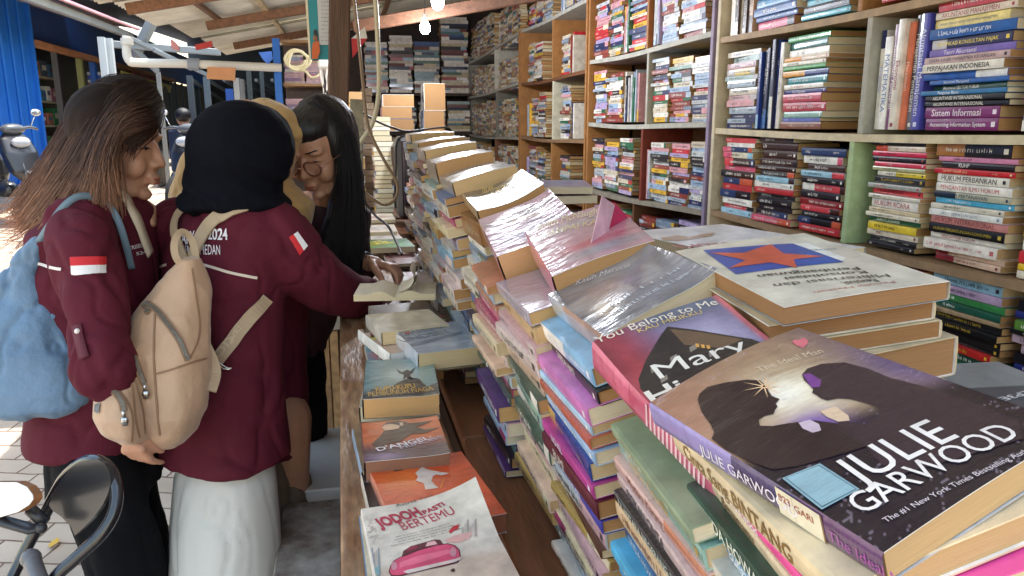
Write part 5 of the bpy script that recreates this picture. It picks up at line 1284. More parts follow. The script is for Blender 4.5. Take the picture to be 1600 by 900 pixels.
def hand(bl, wrist, dirv, palm_n, curl=.5, s=1.0, mirror=1, spread=1.0, thumb_dir=None):
    """a palm, four fingers of different lengths bent towards the palm side, and a thumb leaving the side of the palm"""
    d = unit(dirv); n = np.asarray(palm_n, float); n = unit(n - d * (n @ d)); side = np.cross(n, d) * mirror      # thumb side
    w_ = np.asarray(wrist, float)
    bl.cap(w_ - d * .03 * s, w_ + d * .02 * s, .023 * s, .024 * s)
    for k in range(4): o = (k - 1.5) * .0185 * s; bl.cap(w_ + d * .02 * s + side * o * .7, w_ + d * .078 * s + side * o * -1, .0145 * s, .0115 * s)
    L = [.070, .078, .073, .058]
    for k in range(4):
        base = w_ + d * .078 * s + side * (1.5 - k) * .0195 * s * spread; dd = unit(d + side * (1.5 - k) * .07 * spread); p = base; a = curl * (.75 + .12 * k)
        segs = (.46, .30, .24); ang = .25 * a; rr = [.0096, .0088, .0080, .0068]
        for j in range(3):
            ang += a * (.65 if j else .5); v = dd * math.cos(ang) + n * math.sin(ang); q = p + v * L[k] * s * segs[j] * 1.05; bl.cap(p, q, rr[j] * s, rr[j + 1] * s, seg=10); p = q
    b0 = w_ + d * .022 * s + side * .024 * s; v = unit(d * .65 + side * .75 + n * .35) if thumb_dir is None else unit(thumb_dir)
    b1 = b0 + v * .038 * s; v2 = unit(v + d * .55 + n * .35 * curl); b2 = b1 + v2 * .032 * s; b3 = b2 + unit(v2 + n * .3) * .024 * s
    bl.chain([b0, b1, b2, b3], [.0155 * s, .0125 * s, .0108 * s, .0085 * s])

def head(bl, c, Bm, s=1.0, neck=None):
    q = lambda f, l, u: np.asarray(c) + Bm @ np.array([f, l, u]) * s
    E_ = lambda f, l, u, a, b, d: bl.ell(q(f, l, u), (a * s, b * s, d * s), Bm)
    E_(-.004, 0, .035, .088, .075, .086); E_(.032, 0, -.012, .058, .060, .082); E_(.030, 0, -.066, .048, .047, .038)
    E_(.070, 0, -.094, .017, .018, .014); E_(.045, 0, .045, .042, .058, .045)
    bl.cap(q(.086, 0, .012), q(.1035, 0, -.024), .0075 * s, .0095 * s); 
    for l in (-1, 1):
        E_(.093, l * .012, -.027, .011, .0075, .008); E_(.060, l * .036, -.030, .026, .022, .030); E_(.074, l * .032, .030, .014, .026, .009)
        E_(.070, l * .031, .008, .013, .015, .012)
        E_(-.004, l * .077, -.004, .017, .006, .030); E_(.004, l * .074, -.022, .012, .006, .014)
        bl.cap(q(-.005, l * .05, -.055), q(.055, l * .022, -.088), .020 * s, .014 * s)
    E_(.0895, 0, -.0555, .012, .022, .0052); E_(.088, 0, -.0655, .012, .019, .0062); E_(.082, 0, -.045, .012, .017, .012)
    bl.cap(q(-.025, 0, -.05), q(-.045, 0, -.165) if neck is None else neck, .053 * s, .056 * s)
    return q

def strands(name, guides, n, material, parent, root, r=.0011, colf=None, jit=.006, seed=1, seg=16, taper=.4, clump=.5):
    rr = random.Random(seed); G = [np.array(smooth_line(g, 6)) for g in guides]; m_ = min(len(g) for g in G); G = np.array([g[np.linspace(0, len(g) - 1, seg).astype(int)] for g in G])
    V = []; Fc = []; C = []; base = 0
    cl = [(rr.uniform(0, len(G) - 1), rr.uniform(-1, 1)) for _ in range(60)]
    for k in range(n):
        t = rr.uniform(0, len(G) - 1.001)
        if rr.random() < clump: c_ = rr.choice(cl); t = min(max(c_[0] + rr.gauss(0, .06), 0), len(G) - 1.001)
        i = int(t); f = t - i; P = G[i] * (1 - f) + G[i + 1] * f
        off = np.array([rr.gauss(0, 1), rr.gauss(0, 1), rr.gauss(0, 1)]) * jit; s_ = np.linspace(0, 1, seg)
        ph = rr.uniform(0, 6); wv = np.stack([np.sin(s_ * 7 + ph), np.cos(s_ * 6 + ph), np.sin(s_ * 5 + 2 * ph)], 1) * jit * .7 * s_[:, None]
        P = P + off * (.35 + 1.6 * s_[:, None]) + wv; cut = rr.uniform(.8, 1.0); kk = max(4, int(seg * cut)); P = P[:kk]
        cc = colf(rr, np.linspace(0, 1, seg)[:kk], t / (len(G) - 1)); wdt = r * rr.uniform(.6, 1.3)
        T_ = np.gradient(P, axis=0); T_ /= np.linalg.norm(T_, axis=1)[:, None] + 1e-9
        a = np.cross(T_, P - CAM); a /= np.linalg.norm(a, axis=1)[:, None] + 1e-9; b = np.cross(T_, a)
        wd = wdt * (1 - taper * np.linspace(0, 1, kk) ** 3)[:, None]
        tri = np.stack([P + a * wd, P - a * wd, P - b * wd * .8], 1).reshape(-1, 3); V.append(tri)
        for j in range(kk - 1):
            for e in range(3): Fc.append((base + j * 3 + e, base + j * 3 + (e + 1) % 3, base + (j + 1) * 3 + (e + 1) % 3, base + (j + 1) * 3 + e)); C.append(cc[j])
        base += kk * 3
    mb = MB(); mb.v = [np.vstack(V)]; mb.f = Fc; mb.c = [tuple(c) for c in C]; mb.m = [0] * len(Fc); mb.n = base
    return mb.build(name, material, parent, smooth=True)

M_skin = mat('skin', (.50, .26, .165), .48, noise=.08, nscale=14, bump=.08, bscale=240, sss=.25)
M_maroon = mat('maroon_twill', srgb('561828'), .82, noise=.07, nscale=12, bump=.65, bscale=15, spec=.25)
M_black = mat('black_cloth', (.006, .006, .008), .9, noise=.2, nscale=200, bump=.4, bscale=18, spec=.15)
M_hair = mat('hair_strands', attr=True, rough=.42, spec=.5)
M_ink = mat('stitched_thread', attr=True, rough=.7)
def folds(sc=(9, 9, 3.5), amp=.006, seed=0, fine=.0015, sharp=1.0):
    def f(P, N):
        w_ = P + .05 * np.stack([vnoise(P, 6, seed + 9, 2), vnoise(P, 6, seed + 10, 2), vnoise(P, 6, seed + 11, 2)], 1)
        a = vnoise(w_ * np.array(sc) * .8, 1.0, seed, 2); c = vnoise(w_ * np.array(sc) * 1.7, 1.0, seed + 3, 2); b = vnoise(P, 26, seed + 5, 2)
        return amp * (.9 * a - 1.1 * np.exp(-(a / .10) ** 2) - .5 * np.exp(-(c / .10) ** 2) + .3) + fine * b
    return f

# ---------------------------------------------------------------- girl on the left, in profile
root = empty('person', D(170, 700, 1.75) * np.array([1, 1, 0]), 'long brown haired girl in a maroon shirt in profile, carrying a blue bag', 'person')
def fin(o, root=root): return o
def under_root(o, root):
    o.parent = root; o.matrix_parent_inverse = Matrix.Translation(-root.location); return o
fL = unit(RGT * .995 + FH * .06 - UZ * .16); BL = basis(fL); hc = D(176, 227, 1.74)
bl = Blob(); q = head(bl, hc, BL, 1.08, D(168, 318, 1.75))
sh_r = D(122, 352, 1.60); sh_l = D(190, 352, 1.92)
bl.loft([(D(168, 318, 1.75), .06, .06), (D(150, 350, 1.75), .10, .14), (D(150, 430, 1.75), .10, .14), (D(150, 540, 1.75), .095, .12), (D(152, 640, 1.75), .09, .11), (D(160, 720, 1.75), .08, .10)], RGT, FH)
el_r = D(150, 478, 1.52); wr_r = D(196, 655, 1.50)
bl.chain([sh_r, el_r], [.05, .042]); bl.chain([el_r, D(160, 560, 1.49), wr_r], [.04, .036, .026])
hand(bl, wr_r, D(214, 720, 1.51) - wr_r, RGT * .3 + FH * .9, .75, .82, mirror=-1, spread=.85, thumb_dir=RGT * .5 - UZ * .9 + FH * .3)
el_l = D(205, 470, 1.98); wr_l = D(240, 372, 1.84)
bl.chain([sh_l, el_l, wr_l], [.048, .04, .025])
hand(bl, wr_l, D(236, 330, 1.78) - wr_l, -RGT * .6 - FH * .2, 1.5, .95, mirror=1)
hipr, hipl = D(150, 700, 1.66), D(170, 690, 1.84)
for hp in (hipr, hipl): kn = hp * np.array([1, 1, 0]) + np.array([.03, .0, .42]); an = hp * np.array([1, 1, 0]) + np.array([.02, .02, .07]); bl.chain([hp, kn, an], [.06, .050, .04]); bl.cap(an - np.array([0, 0, .03]), an + BL[:, 0] * np.array([1, 1, 0]) * .14 - np.array([0, 0, .035]), .036, .028)
o = bl.make('body', M_skin, .0046, 3); under_root(o, root); bodyL = bvh_of(o)
# shirt
bl = Blob()
bl.loft([(D(172, 312, 1.75), .062, .062), (D(158, 330, 1.75), .10, .13), (D(148, 356, 1.75), .118, .172), (D(148, 420, 1.75), .126, .168), (D(151, 500, 1.75), .128, .155), (D(155, 590, 1.75), .132, .15), (D(158, 640, 1.75), .137, .155), (D(160, 678, 1.75), .142, .16), (D(160, 681, 1.75), .134, .15)], RGT, FH)
bl.chain([D(150, 338, 1.72), D(128, 352, 1.62), D(134, 400, 1.55), el_r, D(160, 566, 1.49)], [.080, .074, .068, .064, .055]); bl.chain([D(158, 560, 1.48), D(166, 580, 1.48)], [.060, .060])
bl.chain([sh_l, el_l, D(238, 400, 1.88)], [.07, .062, .05])
shirt = bl.make('shirt', M_maroon, .0065, 12, disp=folds((8, 8, 5), .0088, 3)); under_root(shirt, root); bS = bvh_of(shirt)
# collar, piping, patch, name stitching, button
mb = MB(); ribbon(bS, [(188, 300), (200, 322), (212, 345), (222, 372), (232, 398)], .030, .003, srgb('d8c8b0'), mb, .004, 1.7); under_root(mb.build('shirt_collar', M_ink, smooth=True), shirt)
mb = MB(); ribbon(bS, [(44, 406), (60, 412), (78, 417), (97, 421)], .006, .001, srgb('d8d0cc'), mb, .002, 1.6); under_root(mb.build('piping', M_ink), shirt)
mb = MB(); patch(bS, [(110, 402), (164, 401), (165, 427), (113, 430)], 10, 8, lambda u, v: srgb('c8262e') if v < .5 else srgb('e4e2e4'), mb, .003, 1.5); under_root(mb.build('flag_patch', M_ink), shirt)
mb = MB(); cloth_text(bS, 'CRISELA D', (200, 391), (234, 383), (199, 385), srgb('d8d0d4'), mb, .003, .01); cloth_text(bS, '52411', (212, 399), (236, 394), (211, 394), srgb('d8d0d4'), mb, .003, .01); under_root(mb.build('name_embroidery', M_ink), shirt)
mb = MB(); ribbon(bS, [(122, 508), (126, 530), (134, 560)], .020, .003, srgb('5a1a2c'), mb, .003, 1.5); p, n = hit(bS, 124, 518, .006, 1.5); mb.ball(p, .0055, srgb('e4dcd8')); under_root(mb.build('sleeve_tab', M_ink, smooth=True), shirt)
# trousers
bl = Blob(); bl.loft([(D(162, 600, 1.75), .105, .12), (D(166, 690, 1.75), .112, .13), (D(168, 760, 1.75), .112, .13)], RGT, FH)
for hp in (hipr, hipl): g0 = hp * np.array([1, 1, 0]); bl.chain([hp - UZ * .05, g0 + np.array([.03, 0, .42]), g0 + np.array([.03, .01, .08])], [.088, .082, .075])
o = bl.make('trousers', M_black, .009, 5, disp=folds((10, 10, 3), .006, 8)); under_root(o, root)
mb = MB()
for hp in (hipr, hipl): g0 = hp * np.array([1, 1, 0]); mb.ball(g0 + np.array([.09, .02, .035]), (.13, .045, .035), srgb('202024'))
under_root(mb.build('shoes', mat('dark_shoe', attr=True, rough=.6), smooth=True), root)
# eye, lashes, brow, lips
qf = lambda f, l, u: hc + BL @ np.array([f, l, u]) * 1.08
def on_face(bv, p, off=.0012):
    h = bv.find_nearest(Vector(p)); return np.array(h[0]) + np.array(h[1]) * off
def face_paint(bv, qf, root, sc=1.0, near=-1, both=False):
    mbb, mbe, mbl = MB(), MB(), MB()
    for l in ((-1, 1) if both else (near,)):
        mbb.tube([on_face(bv, qf(f, l * a, u)) for f, a, u in ((.092, .012, .030), (.090, .026, .036), (.080, .042, .037), (.068, .052, .031))], [.0016, .0024, .0022, .0008], 6, srgb('1c1210'))
        mbe.tube([on_face(bv, qf(f, l * a, u), .0006) for f, a, u in ((.090, .019, .006), (.089, .027, .0085), (.084, .036, .0085), (.075, .046, .005))], [.0007, .0020, .0022, .0008], 6, srgb('181010'))
        mbe.ball(on_face(bv, qf(.088, l * .031, .0055), -.0012), (.0035, .0055, .0028), srgb('141010'))
    mbl.tube([on_face(bv, qf(.1, a, -.0560), .0004) for a in (-.021, -.010, 0, .010, .021)], [.0008, .0022, .0024, .0022, .0008], 8, srgb('9a5248')); mbl.tube([on_face(bv, qf(.1, a, -.0655), .0002) for a in (-.017, -.008, 0, .008, .017)], [.0008, .0026, .003, .0026, .0008], 8, srgb('a85a50'))
    mbl.tube([on_face(bv, qf(.1, a, -.0605), .0003) for a in (-.021, -.010, 0, .010, .021)], [.0004, .0007, .0007, .0007, .0004], 6, srgb('5a2a28'))
    for nm, m_ in (('eyebrow', mbb), ('eye', mbe), ('lips', mbl)): under_root(m_.build(nm, mat('face_feature', attr=True, rough=.5), smooth=True), root)
face_paint(bodyL, qf, root)
mb = MB(); p = on_face(bodyL, qf(.0, -.082, -.036), .003); mb.ball(p, .0035, srgb('e8e8ea')); mb.ball(p - UZ * .011, .0045, srgb('d8dce0')); under_root(mb.build('earring', mat('pearl', attr=True, rough=.2, metal=.3), smooth=True), root)
# hair: solid core plus strands
def hp(x, y, dz): return D(x, y, 1.74 + dz)
bl = Blob(); bl.ell(qf(-.010, 0, .043), (.094, .088, .094), BL); bl.ell(qf(.012, 0, .078), (.084, .074, .046), basis(unit(fL + UZ * -.2)))
bl.chain([qf(-.05, 0, .03), hp(138, 215, .01), hp(112, 275, .01), hp(80, 330, .01)], [.052, .040, .030, .014]); bl.chain([qf(-.03, -.03, -.02), hp(140, 260, -.06), hp(122, 322, -.06)], [.05, .045, .028])
bl.chain([qf(-.02, -.055, .03), hp(176, 270, -.095), hp(172, 318, -.09)], [.03, .020, .012])
def hcol(P): t_ = np.clip((hc[2] + .10 - P[:, 2]) / .42, 0, 1)[:, None]; return np.array(srgb('1a100c')) * (1 - t_) + np.array(srgb('4a3026')) * t_
o = bl.make('hair', mat('hair_mass', attr=True, rough=.75, spec=.2), .006, 5, color=hcol, disp=lambda P, N: .003 * vnoise(P @ np.stack([unit([1, 0, 1.3]), [0, 1, 0], unit([1.3, 0, -1])], 1) * np.array([6, 60, 60]), 1, 3)); under_root(o, root)
guides = [[hp(214, 122, .06), hp(172, 124, .05), hp(128, 158, .05), hp(100, 212, .04), hp(76, 262, .03), hp(46, 308, .02), hp(20, 345, .02)], [hp(222, 126, .0), hp(180, 130, .0), hp(135, 165, .0), hp(103, 218, 0), hp(78, 270, 0), hp(50, 315, 0), hp(26, 352, 0)],
          [hp(226, 128, -.01), hp(185, 136, -.04), hp(146, 182, -.06), hp(115, 240, -.07), hp(88, 290, -.06), hp(58, 335, -.05), hp(40, 358, -.04)],
          [hp(230, 130, -.03), hp(192, 146, -.07), hp(158, 195, -.09), hp(128, 255, -.10), hp(100, 305, -.09), hp(75, 345, -.08), hp(52, 368, -.06)],
          [hp(234, 133, -.04), hp(200, 156, -.085), hp(168, 200, -.105), hp(146, 262, -.12), hp(125, 310, -.115), hp(100, 345, -.11), hp(75, 372, -.10)],
          [hp(242, 140, -.04), hp(214, 160, -.085), hp(186, 185, -.105), hp(164, 235, -.125), hp(150, 290, -.125), hp(138, 325, -.12), hp(120, 350, -.11)],
          [hp(250, 155, -.04), hp(228, 168, -.085), hp(200, 178, -.11), hp(176, 205, -.12), hp(158, 262, -.12), hp(160, 310, -.115), hp(165, 342, -.10)],
          [hp(254, 170, -.03), hp(240, 188, -.075), hp(215, 196, -.10), hp(188, 204, -.11), hp(172, 225, -.105), hp(176, 290, -.10), hp(182, 350, -.09)]]
def hc1(rr, s_, t):
    b = rr.uniform(.6, 1.5); w1 = rr.random(); a = np.array(srgb('1e120e')); m1 = np.array(srgb('5a3a2c' if w1 < .6 else '7a5a48')); e = np.array(srgb('a87a5c' if w1 < .5 else '86604c'))
    k = np.clip(s_ * 1.5 - .15, 0, 1)[:, None]; k2 = np.clip(s_ * 2.4 - 1.2, 0, 1)[:, None]
    return (a * (1 - k) + m1 * k) * (1 - k2) * b + e * k2 * b
o = strands('hair_strands', guides, 9000, M_hair, None, root, r=.0007, colf=hc1, jit=.0065, seed=4, seg=18, clump=.6); under_root(o, root)
fl = [[hp(60, 300, 0), hp(40, 325, 0), hp(12, 338, 0), hp(-10, 342, 0)], [hp(80, 300, -.05), hp(50, 340, -.05), hp(25, 352, -.05), hp(5, 350, -.03)], [hp(90, 320, -.05), hp(60, 360, -.05), hp(38, 385, -.05), hp(15, 395, -.03)]]
o = strands('flyaway_hair', fl, 160, M_hair, None, root, r=.0006, colf=lambda rr, s_, t: np.tile(np.array(srgb('b87a58')) * rr.uniform(.6, 1.3), (len(s_), 1)), jit=.012, seed=9, seg=12); under_root(o, root)
fl = [[hp(254, 178, -.02), hp(246, 196, -.05), hp(232, 212, -.07), hp(214, 220, -.08), hp(200, 236, -.085)], [hp(250, 165, -.03), hp(236, 196, -.065), hp(216, 206, -.085), hp(204, 222, -.09), hp(196, 250, -.085)]]
o = strands('temple_hair', fl, 260, M_hair, None, root, r=.0007, colf=lambda rr, s_, t: np.tile(np.array(srgb('3a241c')) * rr.uniform(.5, 1.4), (len(s_), 1)), jit=.005, seed=10, seg=12); under_root(o, root)

# ---------------------------------------------------------------- blue tote bag on her shoulder
tb = empty('tote_bag', D(60, 600, 1.62), 'slouchy crumpled light blue tote bag hanging from the left girl shoulder', 'bag')
A_ = unit(RGT * .96 + FH * .2)
bl = Blob(); bl.loft([(D(62, 372, 1.6), .009, .012), (D(45, 395, 1.6), .022, .016), (D(28, 430, 1.6), .042, .025), (D(24, 470, 1.6), .066, .035), (D(34, 500, 1.6), .098, .045), (D(40, 550, 1.6), .112, .06), (D(50, 600, 1.6), .118, .062), (D(62, 632, 1.6), .100, .055), (D(72, 650, 1.6), .05, .03)], A_, np.cross(UZ, A_))
M_tote = mat('blue_nylon', srgb('617e9b'), .5, noise=.14, nscale=9, bump=.7, bscale=26, sheen=.2)
def tw(P, N):
    a = vnoise(P * np.array([8, 8, 6]), 1, 21, 2); b = vnoise(P * np.array([17, 17, 14]), 1, 22, 2); return .010 * a - .008 * np.exp(-(a / .09) ** 2) - .004 * np.exp(-(b / .10) ** 2)
o = bl.make('bag_body', M_tote, .0045, 2, disp=tw); under_root(o, tb); bT = bvh_of(o)
mb = MB(); ribbon(bT, [D(60, 378, 1.59), D(78, 352, 1.56), D(100, 322, 1.56), D(125, 306, 1.58), D(158, 312, 1.62), D(180, 335, 1.63), D(194, 372, 1.64), D(206, 420, 1.68)], .014, .003, srgb('6e8494'), mb); under_root(mb.build('strap', mat('blue_strap', attr=True, rough=.6), smooth=True), tb)
mb = MB(); ribbon(bT, [(62, 440), (72, 468), (88, 482), (106, 484)], .010, .002, srgb('7898b4'), mb, .003, 1.55); under_root(mb.build('rim_hem', mat('blue_strap')), tb)

# ---------------------------------------------------------------- girl in the black hijab, seen from behind
root = empty('person', D(350, 740, 1.8) * np.array([1, 1, 0]), 'girl in a black hijab and white trousers seen from behind, wearing the beige backpack', 'person'); rootB = root
fB = unit(FH * .86 + RGT * .5); BB = basis(fB); sB = BB[:, 1]          # sB points to her left
hB = D(380, 238, 1.75); BH = basis(unit(fB + RGT * .5 - UZ * .5))
bl = Blob(); head(bl, hB, BH, 1.0, D(372, 322, 1.78))
shR = D(428, 378, 1.79); shLf = D(285, 360, 1.86); elR = D(500, 442, 1.88); wrR = D(566, 464, 2.06)
bl.loft([(D(368, 330, 1.78), .07, .06), (D(354, 360, 1.8), .14, .08), (D(350, 450, 1.8), .13, .09), (D(350, 560, 1.8), .12, .09), (D(352, 640, 1.8), .11, .08), (D(353, 720, 1.8), .10, .07)], sB, fB)
bl.chain([shR, elR, wrR], [.040, .036, .026]); bl.chain([shLf, D(262, 450, 1.98), D(400, 470, 2.12)], [.05, .04, .026])
hand(bl, wrR, D(604, 440, 2.16) - wrR, -UZ + RGT * .1, 1.0, .92, mirror=-1); hand(bl, D(400, 470, 2.12), RGT * .8 + FH * .5, -UZ, .6, .9, mirror=1)
hpR, hpL = D(378, 735, 1.79), D(330, 735, 1.86)
for hq in (hpR, hpL):
    g0 = hq * np.array([1, 1, 0]); kn = g0 + np.array([0, .02, .36]); an = g0 + np.array([0, 0, .07]); bl.chain([hq, kn, an], [.055, .048, .038]); bl.cap(an - np.array([0, 0, .03]), an + fB * .13 - np.array([0, 0, .035]), .036, .028)
o = bl.make('body', M_skin, .005, 3); under_root(o, root)
bl = Blob()
bl.loft([(D(372, 306, 1.77), .09, .07), (D(366, 324, 1.78), .135, .09), (D(356, 350, 1.79), .172, .105), (D(350, 400, 1.8), .17, .112), (D(350, 470, 1.8), .150, .115), (D(350, 560, 1.8), .146, .115), (D(352, 640, 1.8), .152, .12), (D(354, 708, 1.8), .160, .126), (D(354, 712, 1.8), .152, .12)], sB, fB)
bl.chain([D(402, 350, 1.78), D(428, 370, 1.76), D(462, 404, 1.80), elR, D(545, 462, 1.98), D(566, 464, 2.04)], [.074, .082, .079, .074, .064, .060]); bl.chain([shLf, D(262, 450, 1.98), D(380, 470, 2.08)], [.08, .07, .05])
shirtB = bl.make('shirt', M_maroon, .0065, 14, disp=folds((8, 8, 5), .0085, 12)); under_root(shirtB, root); bB = bvh_of(shirtB)
mb = MB(); ribbon(bB, [(303, 409), (330, 417), (360, 426), (401, 434)], .006, .001, srgb('d8c8b8'), mb, .003); under_root(mb.build('piping', M_ink), shirtB); mb = MB(); ribbon(bB, [(228, 424), (245, 418), (262, 414)], .006, .001, srgb('d8c8b8'), mb, .003); under_root(mb.build('piping', M_ink), shirtB)
mb = MB(); cloth_text(bB, 'UARY', (278, 382), (306, 380), (277, 362), srgb('d8d4dc'), mb, .003, .015); cloth_text(bB, '2024', (326, 374), (356, 374), (326, 357), srgb('e0dce2'), mb, .003, .02); cloth_text(bB, 'M', (309, 377), (320, 376), (309, 360), srgb('e0dce2'), mb, .003, .02)
cloth_text(bB, 'ERS', (284, 398), (304, 399), (284, 383), srgb('d8d4dc'), mb, .003, .02); cloth_text(bB, 'F MEDAN', (307, 398), (345, 398), (307, 382), srgb('e0dce2'), mb, .003, .02); under_root(mb.build('back_lettering', M_ink), shirtB)
mb = MB(); patch(bB, [(452, 370), (464, 362), (480, 384), (468, 398)], 10, 8, lambda u, v: srgb('c8262e') if u < .5 else srgb('e8e6ea'), mb, .003); 
under_root(mb.build('flag_patch', M_ink), shirtB)
# white trousers
bl = Blob(); bl.loft([(D(352, 640, 1.8), .115, .08), (D(352, 700, 1.8), .120, .085), (D(352, 745, 1.8), .132, .095), (D(352, 820, 1.8), .140, .105), (D(353, 920, 1.8), .142, .11), (D(353, 1060, 1.8), .145, .115)], sB, fB)
for hq in (hpR, hpL): g0 = hq * np.array([1, 1, 0]); bl.chain([hq, g0 + np.array([0, .02, .36]), g0 + np.array([0, .0, .10])], [.068, .082, .092])
o = bl.make('trousers', mat('white_trousers', srgb('c9c7c2'), .8, bump=.06, bscale=300), .009, 5, disp=folds((12, 12, .9), .0045, 17, .0003)); under_root(o, root)
# hijab
bl = Blob(); bl.ell(D(377, 232, 1.73), (.120, .115, .110), basis(RGT)); bl.ell(D(352, 235, 1.74), (.085, .10, .095), basis(RGT)); bl.ell(D(402, 224, 1.76), (.085, .09, .09), basis(RGT)); bl.loft([(D(375, 235, 1.74), .118, .11), (D(368, 275, 1.75), .108, .10), (D(364, 302, 1.76), .112, .105), (D(366, 320, 1.77), .128, .115), (D(372, 330, 1.78), .11, .09)], RGT, FH)
bl.chain([D(330, 296, 1.72), D(360, 316, 1.68), D(402, 318, 1.70)], [.030, .026, .02])
def hj(P, N):
    u_ = (P - hB) @ RGT; w_ = (P - hB)[:, 2]; s_ = np.sin((u_ * 1.0 + w_ * 1.4) * 62 + 3 * vnoise(P, 7, 4)); return .0040 * np.maximum(s_, -.2) * np.clip(.06 - w_, 0, .14) / .1 + .003 * vnoise(P, 14, 6)
o = bl.make('hijab', mat('black_hijab', (.0035, .004, .008), .9, noise=.1, nscale=300, spec=.12, bump=.3, bscale=20), .005, 4, disp=hj); under_root(o, root)

# ---------------------------------------------------------------- beige backpack
bp = empty('backpack', D(235, 690, 1.6), 'beige nylon backpack with silver zips on the back of the black hijab girl', 'backpack')
A_ = unit(RGT * .94 - FH * .34); Bx = np.cross(UZ, A_)
pxm = 1.58 / F
bl = Blob(); bl.loft([(D(298, 404, 1.60), 12 * pxm, .02), (D(292, 425, 1.60), 26 * pxm, .035), (D(284, 455, 1.60), 46 * pxm, .05), (D(268, 490, 1.59), 60 * pxm, .06), (D(253, 540, 1.58), 76 * pxm, .068), (D(245, 590, 1.58), 86 * pxm, .072), (D(240, 635, 1.58), 88 * pxm, .072), (D(236, 668, 1.58), 76 * pxm, .062), (D(234, 688, 1.58), 55 * pxm, .045), (D(234, 698, 1.58), 30 * pxm, .02)], A_, Bx, p=2.6)
bl.loft([(D(200, 540, 1.52), .028, .02), (D(196, 560, 1.51), .044, .035), (D(194, 600, 1.51), .050, .038), (D(194, 640, 1.51), .050, .038), (D(196, 660, 1.52), .04, .03)], A_, Bx, p=2.6)
bl.loft([(D(184, 600, 1.485), .030, .018), (D(180, 618, 1.48), .042, .028), (D(184, 650, 1.48), .048, .032), (D(194, 674, 1.49), .046, .03), (D(206, 688, 1.50), .032, .02)], A_, Bx, p=2.6)
def bw(P, N):
    a = vnoise(P * np.array([12, 12, 8]), 1, 31, 3); b = vnoise(P * np.array([40, 40, 16]), 1, 33, 3); return .006 * (.4 - np.abs(a) * 1.5) + .0022 * b
M_beige = mat('beige_nylon', srgb('bd9a7c'), .55, noise=.06, nscale=10, bump=.3, bscale=45, sheen=.3)
bag = bl.make('bag_body', M_beige, .0045, 3, disp=bw); under_root(bag, bp); bG = bvh_of(bag)
mb = MB(); mz = MB()
for pts, wz in (([(200, 471), (222, 474), (240, 480), (262, 505), (280, 532), (293, 562)], .007), ([(168, 538), (185, 536), (200, 542), (210, 562), (218, 585), (223, 600)], .007), ([(160, 568), (175, 575), (189, 580)], .006), ([(142, 596), (158, 600), (176, 610), (190, 626), (194, 642)], .007)):
    ribbon(bG, pts, wz * 1.9, .002, srgb('8f6f54'), mb, .002, 1.5); ribbon(bG, pts, wz, .002, srgb('a8a49c'), mz, .0045, 1.5)
under_root(mb.build('zip_tape', mat('beige_webbing', attr=True, rough=.7)), bp); under_root(mz.build('zip', mat('silver_zip', attr=True, rough=.3, metal=.8, bump=.9, bscale=500)), bp)
mb = MB()
for (x, y) in ((222, 600), (184, 582), (193, 642)):
    p, n = hit(bG, x, y, .008, 1.5); mb.tube([p, p - UZ * .012], .0035, 8, srgb('c8c8c8')); mb.tube([p - UZ * .012, p - UZ * .020, p - UZ * .030], [.004, .0075, .005], 10, srgb('b8b8b8'), flat=.4)
under_root(mb.build('zip_pull', mat('polished_steel', attr=True, rough=.2, metal=1.0), smooth=True), bp)
mb = MB(); patch(bG, [(150, 631), (158, 629), (156, 646), (149, 643)], 3, 3, lambda u, v: srgb('9aa0a4'), mb, .003, 1.5); under_root(mb.build('metal_badge', mat('silver_zip')), bp)
mb = MB()
for pts in ([(243, 484), (241, 540), (243, 600), (250, 680)], [(242, 585), (270, 577), (300, 566), (322, 560)], [(296, 560), (312, 520), (306, 460), (300, 420)], [(200, 545), (206, 600), (212, 660), (222, 700)], [(210, 590), (222, 640), (226, 690)], [(178, 600), (205, 640), (206, 690)]):
    ribbon(bG, pts, .004, .0015, srgb('8f6f54'), mb, .0012, 1.55)
under_root(mb.build('seam', mat('beige_webbing')), bp)
M_web = mat('beige_webbing')
mb = MB(); cst = srgb('b39c80')
ribbon(bB, [(298, 425), (306, 400), (318, 370), (334, 348), (356, 332), (384, 322)], .034, .004, cst, mb, .006, 1.7)
ribbon(bB, [(296, 408), (288, 385), (280, 360), (284, 340), (296, 326)], .024, .004, cst, mb, .012, 1.65)
ribbon(bB, [D(292, 420, 1.60), D(276, 405, 1.58), D(272, 380, 1.58), D(283, 362, 1.60), D(298, 372, 1.62), D(305, 395, 1.62), D(308, 415, 1.62)], .014, .004, cst, mb)
ribbon(bB, [(322, 588), (334, 572), (352, 548), (375, 515), (396, 488), (416, 464)], .030, .004, cst, mb, .007, 1.7)
ribbon(bG, [D(322, 540, 1.58), D(338, 578, 1.60), D(330, 612, 1.57)], .02, .005, cst, mb)
under_root(mb.build('shoulder_strap', M_web, smooth=False), bp)
mb = MB(); c_ = [hit(bB, x, y, .014, 1.7)[0] for x, y in smooth_line([(334, 566), (332, 560), (340, 557), (352, 566), (362, 574), (358, 580), (346, 576), (334, 566)], 3)]; mb.tube(c_, .0022, 6, srgb('c8c4bc')); under_root(mb.build('buckle', mat('polished_steel'), smooth=True), bp)
mb = MB(); cloth_text(bB, 'OIXE', (345, 560), (378, 512), (337, 553), srgb('c4ae92'), mb, .0122, .02); under_root(mb.build('strap_lettering', M_web), bp)

